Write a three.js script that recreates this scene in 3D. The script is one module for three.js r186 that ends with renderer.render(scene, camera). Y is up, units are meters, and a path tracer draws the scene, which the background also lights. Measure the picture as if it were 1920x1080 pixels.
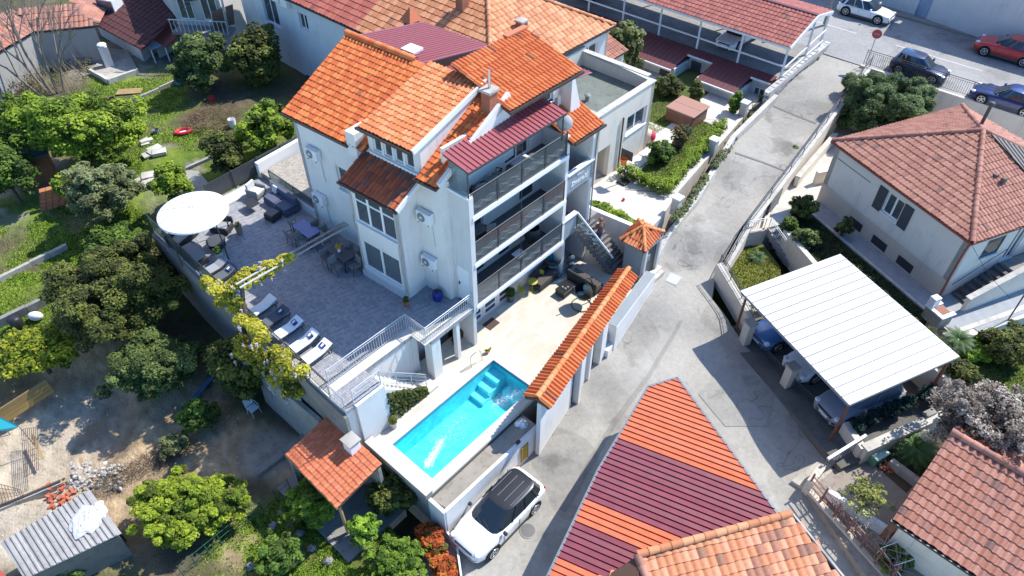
import * as THREE from 'three';
import { mergeGeometries } from 'three/addons/utils/BufferGeometryUtils.js';
import { RoundedBoxGeometry } from 'three/addons/geometries/RoundedBoxGeometry.js';
import { Sky } from 'three/addons/objects/Sky.js';
import { ImprovedNoise } from 'three/addons/math/ImprovedNoise.js';
import { MarchingCubes } from 'three/addons/objects/MarchingCubes.js';

// ---------- camera, sky, sun, exposure ----------
const scene = new THREE.Scene();
const CAM_H = 28, PITCH = 44 * Math.PI / 180, FOCAL = 1330;           // drone height (m), pitch, focal length in photo pixels
const camera = new THREE.PerspectiveCamera(2 * Math.atan(540 / FOCAL) * 180 / Math.PI, 16 / 9, 0.1, 900);
camera.position.set(0, CAM_H, 0); camera.rotation.x = -PITCH;
const SUN_AZ = 30 * Math.PI / 180, SUN_EL = 51 * Math.PI / 180;
const sunDir = new THREE.Vector3(Math.cos(SUN_AZ) * Math.cos(SUN_EL), Math.sin(SUN_EL), -Math.sin(SUN_AZ) * Math.cos(SUN_EL));
const sky = new Sky(); sky.name = 'sky'; sky.scale.setScalar(800); sky.userData.kind = 'structure';
sky.material.uniforms.sunPosition.value.copy(sunDir); sky.material.uniforms.turbidity.value = 2.5; sky.material.uniforms.rayleigh.value = 1.3;
sky.material.uniforms.mieCoefficient.value = 0.004; scene.add(sky);
scene.environmentIntensity = 0.21;
const sun = new THREE.DirectionalLight(new THREE.Color(1, 0.955, 0.87), 4.6);
sun.position.copy(sunDir).multiplyScalar(120).add(new THREE.Vector3(0, 0, -30)); sun.target.position.set(0, 0, -30);
sun.castShadow = true; sun.shadow.mapSize.set(4096, 4096);
Object.assign(sun.shadow.camera, { left: -60, right: 60, top: 60, bottom: -60, near: 10, far: 260 });
scene.add(sun, sun.target);
const renderer = new THREE.WebGLRenderer({ antialias: true });
renderer.toneMapping = THREE.LinearToneMapping; renderer.toneMappingExposure = 1.45; renderer.shadowMap.enabled = true;

// ---------- helpers ----------
const V3 = (x, y, z) => new THREE.Vector3(x, y, z);
let seed = 12345;
const rnd = () => { seed |= 0; seed = seed + 0x6D2B79F5 | 0; let t = Math.imul(seed ^ seed >>> 15, 1 | seed); t = t + Math.imul(t ^ t >>> 7, 61 | t) ^ t; return ((t ^ t >>> 14) >>> 0) / 4294967296; };
const rr = (a, b) => a + (b - a) * rnd();
const perlin = new ImprovedNoise();
const fbm = (x, y, o = 4, z = 0.37) => { let s = 0, a = 0.5; for (let i = 0; i < o; i++) { s += a * perlin.noise(x, y, z + i * 7.1); x *= 2.03; y *= 2.03; a *= 0.5; } return s; };
const lerp = (a, b, t) => a + (b - a) * t, clamp = (v, a = 0, b = 1) => Math.min(b, Math.max(a, v));
const sm = (a, b, v) => { const t = clamp((v - a) / (b - a)); return t * t * (3 - 2 * t); };
// survey helper: the ground point at height h that the survey photo shows at pixel (px, py)
function at(px, py, h) {
  const x = (px - 960) / FOCAL, y = -(py - 540) / FOCAL, c = Math.cos(PITCH), s = Math.sin(PITCH);
  const d = V3(x, y * c - s, -y * s - c);
  return d.multiplyScalar((h - CAM_H) / d.y).add(V3(0, CAM_H, 0));
}
const frame = (deg, ox = 0, oz = 0) => new THREE.Matrix4().makeRotationY(deg * Math.PI / 180).setPosition(ox, 0, oz);
const F = (m, x, y, z) => V3(x, y, z).applyMatrix4(m);
const VF = frame(48);                                                   // pool deck and balcony axes
const ho = F(VF, 15.05, 0, -22); const HF = frame(52, ho.x, ho.z);       // old wing of the villa
const V = (u, y, n) => F(VF, u, y, n), Hh = (x, y, z) => F(HF, x, y, z);
const RF = frame(23), CF = frame(23.5), BF = frame(-25);                 // right house, white carport, long carport
const names = {};
const numbered = n => { const k = names[n] = (names[n] ?? -1) + 1; return k ? n + '_' + String(k).padStart(3, '0') : n; };
function tag(o, label, category, group, kind) {
  o.userData.label = label; if (category) o.userData.category = category;
  if (group) o.userData.group = group; if (kind) o.userData.kind = kind; return o;
}
const ORG = V3(0, 0, 0);
function thing(name, label, category, base = ORG, turn = 0, group) {      // base: world point of the thing's foot
  const o = new THREE.Group(); o.name = numbered(name); o.position.copy(base); o.rotation.y = turn; scene.add(o);
  o.wb = turn ? ORG : base.clone();                                     // geometry comes in world metres unless the thing is turned
  return tag(o, label, category, group);
}
function copyOf(o, base, turn, label, group) {
  const c = o.clone(); c.name = numbered(o.name.replace(/_\d{3}$/, '')); c.position.copy(base); c.rotation.y = turn; scene.add(c);
  c.userData = { ...o.userData, label }; if (group) c.userData.group = group; return c;
}
const wbOf = p => { while (p && !p.wb && p !== scene) p = p.parent; return p && p.wb ? p.wb : ORG; };
function obj(name, geos, mat, parent = scene) {
  let g = Array.isArray(geos) ? merge(geos) : geos;
  const m = new THREE.Mesh(g, mat); m.name = parent === scene ? numbered(name) : name;
  const wb = wbOf(parent);
  if (parent === scene) { g.computeBoundingBox(); const c = g.boundingBox.getCenter(V3()); c.y = g.boundingBox.min.y; g.translate(-c.x, -c.y, -c.z); m.position.copy(c); m.wb = c; }
  else if (wb.lengthSq()) g.translate(-wb.x, -wb.y, -wb.z);
  m.castShadow = m.receiveShadow = true; parent.add(m); return m;
}
const struct = (name, geos, mat, parent = scene) => { const o = obj(name, geos, mat, parent); o.userData.kind = 'structure'; return o; };
const stuff = o => { o.userData.kind = 'stuff'; return o; };
function merge(list) {
  const anyCol = list.some(g => g.attributes.color);
  list = list.map(g => {
    if (g.index) g = g.toNonIndexed();
    for (const k of Object.keys(g.attributes)) if (!['position', 'normal', 'uv', 'color'].includes(k)) g.deleteAttribute(k);
    if (!g.attributes.normal) g.computeVertexNormals();
    if (!g.attributes.uv) g.setAttribute('uv', new THREE.BufferAttribute(new Float32Array(g.attributes.position.count * 2), 2));
    if (anyCol && !g.attributes.color) g.setAttribute('color', new THREE.BufferAttribute(new Float32Array(g.attributes.position.count * 3).fill(1), 3));
    return g;
  });
  return list.length === 1 ? list[0] : mergeGeometries(list);
}
function metreUV(g) {                                                     // uv in metres by the dominant axis of each normal
  const p = g.attributes.position, n = g.attributes.normal, uv = new Float32Array(p.count * 2);
  for (let i = 0; i < p.count; i++) {
    const ax = Math.abs(n.getX(i)), ay = Math.abs(n.getY(i)), az = Math.abs(n.getZ(i));
    if (ay >= ax && ay >= az) { uv[2 * i] = p.getX(i); uv[2 * i + 1] = p.getZ(i); }
    else if (ax > az) { uv[2 * i] = p.getZ(i); uv[2 * i + 1] = p.getY(i); } else { uv[2 * i] = p.getX(i); uv[2 * i + 1] = p.getY(i); }
  }
  g.setAttribute('uv', new THREE.BufferAttribute(uv, 2)); return g;
}
function bx(M, x0, x1, y0, y1, z0, z1) {
  const g = new THREE.BoxGeometry(Math.abs(x1 - x0), Math.abs(y1 - y0), Math.abs(z1 - z0)); g.translate((x0 + x1) / 2, (y0 + y1) / 2, (z0 + z1) / 2);
  metreUV(g); return M ? g.applyMatrix4(M) : g;
}
function rbx(M, x0, x1, y0, y1, z0, z1, r = 0.03, seg = 2) {
  const g = new RoundedBoxGeometry(x1 - x0, y1 - y0, z1 - z0, seg, r); g.translate((x0 + x1) / 2, (y0 + y1) / 2, (z0 + z1) / 2); metreUV(g); return M ? g.applyMatrix4(M) : g;
}
function triGeo(tris) {                                                   // flat-shaded triangles, world points
  const g = new THREE.BufferGeometry(); g.setAttribute('position', new THREE.Float32BufferAttribute(tris.flatMap(v => [v.x, v.y, v.z]), 3));
  g.computeVertexNormals(); return metreUV(g);
}
const quad = (a, b, c, d) => [a, b, c, a, c, d];
function hexa(b, t) {                                                     // b: 4 bottom points (ccw from above), t: 4 top points
  const T = [...quad(t[0], t[1], t[2], t[3]), ...quad(b[3], b[2], b[1], b[0])];
  for (let i = 0; i < 4; i++) { const j = (i + 1) % 4; T.push(...quad(b[i], b[j], t[j], t[i])); }
  return triGeo(T);
}
const area2 = p => { let s = 0; for (let i = 0; i < p.length; i++) { const a = p[i], b = p[(i + 1) % p.length]; s += a.x * b.z - b.x * a.z; } return s; };
function prism(pts, y0, y1) {                                             // vertical prism over a plan polygon; y may be a number or per-point function
  if (area2(pts) > 0) pts = [...pts].reverse();
  const f = typeof y1 === 'function' ? y1 : () => y1, f0 = typeof y0 === 'function' ? y0 : () => y0;
  const T = [], up = pts.map(p => V3(p.x, f(p), p.z)), dn = pts.map(p => V3(p.x, f0(p), p.z));
  const tr = THREE.ShapeUtils.triangulateShape(pts.map(p => new THREE.Vector2(p.x, -p.z)), []);
  for (const [a, b, c] of tr) { T.push(up[a], up[b], up[c], dn[c], dn[b], dn[a]); }
  for (let i = 0; i < pts.length; i++) { const j = (i + 1) % pts.length; T.push(...quad(dn[i], dn[j], up[j], up[i])); }
  return triGeo(T);
}
function sheet(pts) { if (area2(pts) > 0) pts = [...pts].reverse(); const T = []; for (const [a, b, c] of THREE.ShapeUtils.triangulateShape(pts.map(p => new THREE.Vector2(p.x, -p.z)), [])) T.push(pts[a], pts[b], pts[c]); return triGeo(T); }
function wallSeg(a, b, th, ya0, ya1, yb0 = ya0, yb1 = ya1) {               // straight wall between plan points, sloping top and foot allowed
  const d = V3(b.x - a.x, 0, b.z - a.z).normalize(), n = V3(-d.z, 0, d.x).multiplyScalar(th / 2);
  const q = (p, s, y) => V3(p.x + s * n.x, y, p.z + s * n.z);
  return hexa([q(a, 1, ya0), q(b, 1, yb0), q(b, -1, yb0), q(a, -1, ya0)], [q(a, 1, ya1), q(b, 1, yb1), q(b, -1, yb1), q(a, -1, ya1)]);
}
function bar(a, b, r, r2 = r, seg = 6) {
  const d = b.clone().sub(a), L = d.length(), g = new THREE.CylinderGeometry(r2, r, L, seg); g.translate(0, L / 2, 0);
  g.applyQuaternion(new THREE.Quaternion().setFromUnitVectors(V3(0, 1, 0), d.normalize())); g.translate(a.x, a.y, a.z); return g;
}
function beam(a, b, w, h) {                                               // rectangular bar, h upright
  const d = b.clone().sub(a), L = d.length(); d.normalize();
  const up = Math.abs(d.y) > 0.95 ? V3(1, 0, 0) : V3(0, 1, 0), s = V3().crossVectors(d, up).normalize(), u = V3().crossVectors(s, d);
  const g = new THREE.BoxGeometry(L, h, w); metreUV(g);
  return g.applyMatrix4(new THREE.Matrix4().makeBasis(d, u, s).setPosition(a.clone().add(b).multiplyScalar(0.5)));
}
const tube = (pts, r, seg = 6, n = pts.length * 5, closed = false) => new THREE.TubeGeometry(new THREE.CatmullRomCurve3(pts, closed), n, r, seg, closed);
const lathe = (prof, p, seg = 14) => { const g = new THREE.LatheGeometry(prof.map(([r, y]) => new THREE.Vector2(r, y)), seg); g.translate(p.x, p.y, p.z); return g; };
const sph = (p, rx, ry = rx, rz = rx, a = 10, b = 8) => { const g = new THREE.SphereGeometry(1, a, b); g.scale(rx, ry, rz); g.translate(p.x, p.y, p.z); return g; };
const mid = (a, b, t = 0.5) => a.clone().lerp(b, t);
const tint = (g, c) => { const n = g.attributes.position.count, a = new Float32Array(n * 3); for (let i = 0; i < n; i++) { a[3 * i] = c[0]; a[3 * i + 1] = c[1]; a[3 * i + 2] = c[2]; } g.setAttribute('color', new THREE.BufferAttribute(a, 3)); return g; };

// ---------- materials ----------
function noiseTex(size, metres, fn, srgb = false) {                       // fn(u, v in 0..1) -> [r, g, b] linear 0..1
  const d = new Uint8Array(size * size * 4);
  for (let j = 0; j < size; j++) for (let i = 0; i < size; i++) { const c = fn(i / size, j / size), o = 4 * (j * size + i); for (let k = 0; k < 3; k++) d[o + k] = 255 * clamp(srgb ? Math.pow(c[k], 1 / 2.2) : c[k]); d[o + 3] = 255; }
  const t = new THREE.DataTexture(d, size, size); t.wrapS = t.wrapT = THREE.RepeatWrapping; t.magFilter = THREE.LinearFilter; t.minFilter = THREE.LinearMipmapLinearFilter; t.generateMipmaps = true;
  if (srgb) t.colorSpace = THREE.SRGBColorSpace; t.repeat.set(1 / metres, 1 / metres); t.needsUpdate = true; return t;
}
const GR = Array.from({ length: 4096 }, (_, i) => { const t = i * 2.39996 + (i * i % 97); return [Math.cos(t), Math.sin(t)]; });
const PERM = (() => { const p = Array.from({ length: 4096 }, (_, i) => i); let s = 77; for (let i = 4095; i > 0; i--) { s = (s * 1103515245 + 12345) & 0x7fffffff; const j = s % (i + 1); [p[i], p[j]] = [p[j], p[i]]; } return p; })();
const tn = (u, v, f, o = 4, z = 0) => {                                    // tiling gradient noise, about -1..1
  let s = 0, a = 0.55; f = Math.max(1, Math.round(f));
  for (let i = 0; i < o; i++) {
    const k = f << i, x = (u - Math.floor(u)) * k, y = (v - Math.floor(v)) * k, xi = Math.floor(x), yi = Math.floor(y), fx = x - xi, fy = y - yi, zz = Math.round(z * 131 + i * 977);
    const g = (X, Y, dx, dy) => { const q = GR[PERM[(PERM[(((X % k) + k) % k + zz) & 4095] + ((Y % k) + k) % k * 17) & 4095]]; return q[0] * dx + q[1] * dy; };
    const sx = fx * fx * (3 - 2 * fx), sy = fy * fy * (3 - 2 * fy), A = g(xi, yi, fx, fy), B = g(xi + 1, yi, fx - 1, fy), Cc = g(xi, yi + 1, fx, fy - 1), Dd = g(xi + 1, yi + 1, fx - 1, fy - 1);
    s += a * 1.5 * (A + (B - A) * sx + (Cc - A) * sy + (A - B - Cc + Dd) * sx * sy); a *= 0.55;
  } return s;
};
const hash = (i, j, k = 0) => { let h = Math.imul(i, 374761393) + Math.imul(j, 668265263) + Math.imul(k, 2147483647) | 0; h = Math.imul(h ^ h >>> 13, 1274126177); return ((h ^ h >>> 16) >>> 0) / 4294967296; };
const C = (r, g, b) => new THREE.Color().setRGB(r, g, b);
const plasterTex = noiseTex(512, 5, (u, v) => { const s = 0.94 + 0.06 * tn(u, v, 6, 5) - 0.22 * sm(0.05, 0.6, tn(u * 2, v * 0.5, 4, 4, 9)) * (0.5 + 0.5 * tn(u, v, 40, 2, 3)); const q = s - 0.15 * sm(0.05, 0.5, tn(u, 0.37, 60, 2, 4)) * sm(-0.2, 0.4, tn(u, v, 3, 2, 14)); return [q, q * 0.995, q * 0.975]; }, true);
const plasterBump = noiseTex(256, 0.8, (u, v) => { const s = 0.5 + 0.4 * tn(u, v, 16, 3, 5); return [s, s, s]; });
const grainTex = noiseTex(512, 2.2, (u, v) => { const s = 0.86 + 0.18 * tn(u, v, 5, 6, 2); return [s, s, s]; }, true);
const dirtTex = noiseTex(512, 6, (u, v) => { const a = tn(u, v, 5, 6, 4), s = 0.8 + 0.25 * a - 0.15 * sm(0.1, 0.4, tn(u, v, 22, 3, 8)); return [s, s * 0.985, s * 0.96]; }, true);
const std = (c, rough = 0.8, o = {}) => new THREE.MeshStandardMaterial({ color: c, roughness: rough, ...o });
const plaster = (r, g, b, bump = 0.003) => std(C(r, g, b), 0.92, { map: plasterTex, bumpMap: plasterBump, bumpScale: bump });
const concrete = (r, g, b) => std(C(r, g, b), 0.93, { map: dirtTex, bumpMap: plasterBump, bumpScale: 0.006 });
const M = {
  white: plaster(0.76, 0.735, 0.705), whiteClean: std(C(0.8, 0.8, 0.79), 0.5), cream: plaster(0.73, 0.655, 0.56), creamDark: plaster(0.6, 0.52, 0.43), greyWall: plaster(0.3, 0.33, 0.35), bluewhite: plaster(0.64, 0.63, 0.625),
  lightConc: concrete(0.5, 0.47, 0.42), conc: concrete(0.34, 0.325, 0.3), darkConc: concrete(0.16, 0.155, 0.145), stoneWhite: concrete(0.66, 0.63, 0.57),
  black: std(C(0.018, 0.018, 0.02), 0.5), darkGrey: std(C(0.06, 0.065, 0.07), 0.55), anthr: std(C(0.045, 0.052, 0.06), 0.45), midGrey: std(C(0.2, 0.21, 0.22), 0.6),
  steel: std(C(0.55, 0.56, 0.58), 0.32, { metalness: 0.85 }), rail: std(C(0.5, 0.52, 0.54), 0.4, { metalness: 0.5 }), darkMetal: std(C(0.07, 0.075, 0.08), 0.45, { metalness: 0.4 }), whiteMetal: std(C(0.72, 0.73, 0.74), 0.4),
  gutter: std(C(0.05, 0.04, 0.038), 0.45), glass: new THREE.MeshPhysicalMaterial({ color: C(0.42, 0.47, 0.5), roughness: 0.04, transmission: 0.85, thickness: 0, ior: 1.5 }), carGlass: new THREE.MeshPhysicalMaterial({ color: C(0.02, 0.026, 0.032), roughness: 0.04, clearcoat: 1, clearcoatRoughness: 0.03 }),
  clear: new THREE.MeshPhysicalMaterial({ color: C(0.55, 0.62, 0.64), roughness: 0.12, transmission: 0.85, thickness: 0, ior: 1.45 }),
  interior: std(C(0.06, 0.058, 0.056), 0.9), curtain: std(C(0.3, 0.36, 0.42), 0.85), wood: std(C(0.16, 0.09, 0.045), 0.7, { map: grainTex }), paleWood: std(C(0.42, 0.28, 0.13), 0.75, { map: grainTex }),
  rattan: std(C(0.035, 0.032, 0.034), 0.8), cushionBlue: std(C(0.09, 0.1, 0.15), 0.95), cushionPale: std(C(0.62, 0.6, 0.57), 0.95), terracotta: std(C(0.36, 0.13, 0.055), 0.8), soil: std(C(0.09, 0.06, 0.04), 1),
  trunk: std(C(0.11, 0.085, 0.065), 0.95, { map: grainTex }), bareBranch: std(C(0.24, 0.2, 0.16), 0.95), rubber: std(C(0.015, 0.015, 0.016), 0.85),
};
M.clear.side = THREE.DoubleSide;
// ---------- roofs, windows, foliage ----------
function planeOf(pts) {                                                   // first two points lie on the eave
  let o = pts[0], e = pts[1].clone().sub(o).normalize(); let n = V3();
  for (let i = 2; i < pts.length; i++) { const q = V3().crossVectors(e, pts[i].clone().sub(o)); if (q.y < 0) q.negate(); n.add(q); }
  n.normalize(); let s = V3().crossVectors(n, e).normalize(); if (s.dot(pts[2].clone().sub(o)) < 0) s.negate();
  if (V3().crossVectors(e, s).dot(n) < 0) { o = pts[1]; e = e.clone().negate(); }
  return { o, e, s, n, to: p => { const d = p.clone().sub(o); return [d.dot(e), d.dot(s)]; }, from: (a, b, c = 0) => o.clone().addScaledVector(e, a).addScaledVector(s, b).addScaledVector(n, c) };
}
const inPoly = (x, y, P) => { let r = false; for (let i = 0, j = P.length - 1; i < P.length; j = i++) if ((P[i][1] > y) !== (P[j][1] > y) && x < (P[j][0] - P[i][0]) * (y - P[i][1]) / (P[j][1] - P[i][1]) + P[i][0]) r = !r; return r; };
function tileGeo(tw, tl, h, col, seg = 8, flat = 0) {
  const pos = [], L = tl * 1.13, lift = 0.036, th = 0.03, zf = x => { const t = x / tw; return h * Math.pow(0.5 - 0.5 * Math.cos(2 * Math.PI * t), flat ? 0.6 : 1); };
  const p = (x, y, dz = 0) => [x, y, zf(x) + lift * (1 - y / L) + dz];
  const Q = (a, b, c, d) => pos.push(...a, ...b, ...c, ...a, ...c, ...d);
  for (let i = 0; i < seg; i++) { const x0 = tw * i / seg * 1.02, x1 = tw * (i + 1) / seg * 1.02; Q(p(x0, 0), p(x1, 0), p(x1, L), p(x0, L)); Q(p(x0, 0, -th), p(x1, 0, -th), p(x1, 0), p(x0, 0)); }
  const g = new THREE.BufferGeometry(); g.setAttribute('position', new THREE.Float32BufferAttribute(pos, 3)); g.computeVertexNormals(); metreUV(g); return tint(g, col);
}
const tileGeos = {};
function tileSet(key, tw, tl, h, tones, flat) { return tileGeos[key] ??= [...tones, tones[0].map(v => v * 0.42 + 0.035)].map(c => tileGeo(tw, tl, h, c, flat === 2 ? 4 : 8, flat)); }
const tileMat = std(C(1, 1, 1), 0.78, { vertexColors: true, map: noiseTex(256, 0.7, (u, v) => { const s = 0.9 + 0.2 * tn(u, v, 7, 4, 6); return [s, s, s]; }, true), side: THREE.DoubleSide });
function tileRoof(parent, pts, key, { tw, tl, h, tones, board, indiv = 300, name = 'roof_tile', margin = 0.02, flat = 0, wear }) {
  const P = planeOf(pts), poly = pts.map(P.to), wb = wbOf(parent);
  if (board) {                                                            // the deck under the tiles
    const up = pts.map(p => p.clone().addScaledVector(P.n, -0.03)), dn = pts.map(p => p.clone().addScaledVector(P.n, -0.16)), T = [];
    for (const [a, b, c] of THREE.ShapeUtils.triangulateShape(poly.map(p => new THREE.Vector2(...p)), [])) T.push(up[a], up[b], up[c], dn[c], dn[b], dn[a]);
    for (let i = 0; i < pts.length; i++) { const j = (i + 1) % pts.length; T.push(...quad(dn[i], dn[j], up[j], up[i])); }
    obj('roof_deck', triGeo(T), board, parent);
  }
  let a0 = Infinity, a1 = -Infinity, b0 = Infinity, b1 = -Infinity; for (const [a, b] of poly) { a0 = Math.min(a0, a); a1 = Math.max(a1, a); b0 = Math.min(b0, b); b1 = Math.max(b1, b); }
  const nc = Math.max(1, Math.round((a1 - a0) / tw)), nr = Math.max(1, Math.round((b1 - b0) / tl)), sx = (a1 - a0) / nc / tw, sy = (b1 - b0) / nr / tl;
  const gs = tileSet(key, tw, tl, h, tones, flat), all = [];
  for (let j = 0; j < nr; j++) for (let i = 0; i < nc; i++) {
    const a = a0 + i * tw * sx, b = b0 + j * tl * sy; if (!inPoly(a + tw * sx / 2, b + tl * sy * 0.45, poly)) continue;
    const w = wear ? wear(a, b) : 0; const nt = gs.length - 1; let k = Math.floor(clamp(0.5 + fbm(a * 0.45 + pts[0].x, b * 0.45, 3) * 0.7 + rr(-0.3, 0.3), 0, 0.999) * nt); if (rnd() < (w || 0.014)) k = nt - (w ? 1 : 0) + (w && rnd() < 0.5 ? 1 : 0);
    const pos = P.from(a + rr(-0.006, 0.006), b + rr(-0.015, 0.01) - 0.02, rr(0, 0.008));
    all.push({ k, pos, d: pos.distanceTo(camera.position), m: new THREE.Matrix4().makeBasis(P.e, P.s, P.n).multiply(new THREE.Matrix4().makeRotationZ(rr(-0.012, 0.012))).scale(V3(sx, sy, 1)).setPosition(pos) });
  }
  all.sort((x, y) => x.d - y.d); const rest = [];
  all.forEach((t, i) => {
    if (i < indiv) { const m = new THREE.Mesh(gs[t.k], tileMat); m.name = name; m.applyMatrix4(t.m); m.position.sub(wb); m.castShadow = m.receiveShadow = true; parent.add(m); }
    else rest.push(gs[t.k].clone().applyMatrix4(t.m));
  });
  if (rest.length) stuff(obj(name + 's', rest, tileMat, parent));
  return P;
}
function ridgeTiles(parent, a, b, r, tones, step = 0.38, name = 'ridge_tile') {  // half-barrel cap tiles along a line
  const d = b.clone().sub(a), L = d.length(); d.normalize(); const n = Math.max(1, Math.round(L / step)), st = L / n, s = V3().crossVectors(d, V3(0, 1, 0)).normalize(), u = V3().crossVectors(s, d);
  for (let i = 0; i < n; i++) {
    const g = new THREE.CylinderGeometry(r * 0.92, r * 1.06, st * 1.1, 8, 1, true, -Math.PI / 2, Math.PI); tint(g, tones[Math.floor(rnd() * tones.length)]);
    g.applyMatrix4(new THREE.Matrix4().makeBasis(s, d, u)); const p = a.clone().addScaledVector(d, (i + 0.5) * st); g.translate(p.x, p.y - r * 0.25 + rr(0, 0.012), p.z); obj(name, g, tileMat, parent);
  }
}
const clipHalf = (P, f) => { const o = []; for (let i = 0; i < P.length; i++) { const a = P[i], b = P[(i + 1) % P.length], fa = f(a), fb = f(b); if (fa >= 0) o.push(a); if (fa * fb < 0) { const t = fa / (fa - fb); o.push([lerp(a[0], b[0], t), lerp(a[1], b[1], t)]); } } return o; };
function sheetRoof(parent, pts, ribDir, pitch, matOf, { ribH = 0.05, ribW = 0.07, th = 0.025, name = 'roof_panel', ribMat, jig = 0, wave = 0, gap = 0 } = {}) {
  const P = planeOf(pts), rd = ribDir.clone().addScaledVector(P.n, -ribDir.dot(P.n)).normalize(), ac = V3().crossVectors(P.n, rd).normalize();
  const to = p => { const d = p.clone().sub(P.o); return [d.dot(ac), d.dot(rd)]; }, from = (a, b, c) => P.o.clone().addScaledVector(ac, a).addScaledVector(rd, b).addScaledVector(P.n, c);
  if (gap) { const up = pts.map(p => p.clone().addScaledVector(P.n, -th - 0.01)); obj('rib_shade_sheet', triGeo([...up.slice(1, -1).flatMap((p, i) => [up[0], p, up[i + 2]])]), M.darkGrey, parent); }  // dark sheet under the gaps stands for the thin shadow lines of ribs
  const poly = pts.map(to); let a0 = Math.min(...poly.map(p => p[0])), a1 = Math.max(...poly.map(p => p[0])); const n = Math.max(1, Math.round((a1 - a0) / pitch)), st = (a1 - a0) / n;
  for (let i = 0; i < n; i++) {
    const l = a0 + i * st + gap, r = a0 + (i + 1) * st; const q = clipHalf(clipHalf(poly, p => p[0] - l), p => r - p[0]); if (q.length < 3) continue;
    const T = [], c0 = (i * 7 % 5) * 0.001 * (jig ? 1 : 0), up = q.map(p => from(p[0], p[1], c0)), dn = q.map(p => from(p[0], p[1], c0 - th));
    for (const [x, y, z] of THREE.ShapeUtils.triangulateShape(q.map(p => new THREE.Vector2(...p)), [])) { T.push(up[x], up[y], up[z], dn[z], dn[y], dn[x]); }
    for (let k = 0; k < q.length; k++) { const j = (k + 1) % q.length; T.push(...quad(dn[k], dn[j], up[j], up[k])); }
    const tris = []; for (let k = 0; k < T.length; k += 3) tris.push(T[k], T[k + 1], T[k + 2]);
    const bs = q.filter(p => Math.abs(p[0] - l) < 1e-4).map(p => p[1]), geos = [triGeo(tris)];
    const rib = (aa, b0, b1) => { const w = ribW / 2, s = (da, b, c) => from(aa + da, b, c); const B = [s(-w, b0, c0), s(w, b0, c0), s(w, b1, c0), s(-w, b1, c0)], U = [s(-w * 0.45, b0, ribH), s(w * 0.45, b0, ribH), s(w * 0.45, b1, ribH), s(-w * 0.45, b1, ribH)]; return hexa(B, U); };
    if (bs.length > 1 && i) geos.push(rib(l, Math.min(...bs), Math.max(...bs)));
    if (wave) for (let k = 1; k < wave; k++) { const aa = l + st * k / wave, Z = []; for (let t = 0; t < q.length; t++) { const A = q[t], B = q[(t + 1) % q.length]; if ((A[0] - aa) * (B[0] - aa) < 0) Z.push(lerp(A[1], B[1], (aa - A[0]) / (B[0] - A[0]))); } if (Z.length > 1) geos.push(rib(aa, Math.min(...Z), Math.max(...Z))); }
    obj(name, geos, matOf(i, n), parent);
  }
  return P;
}
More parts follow.
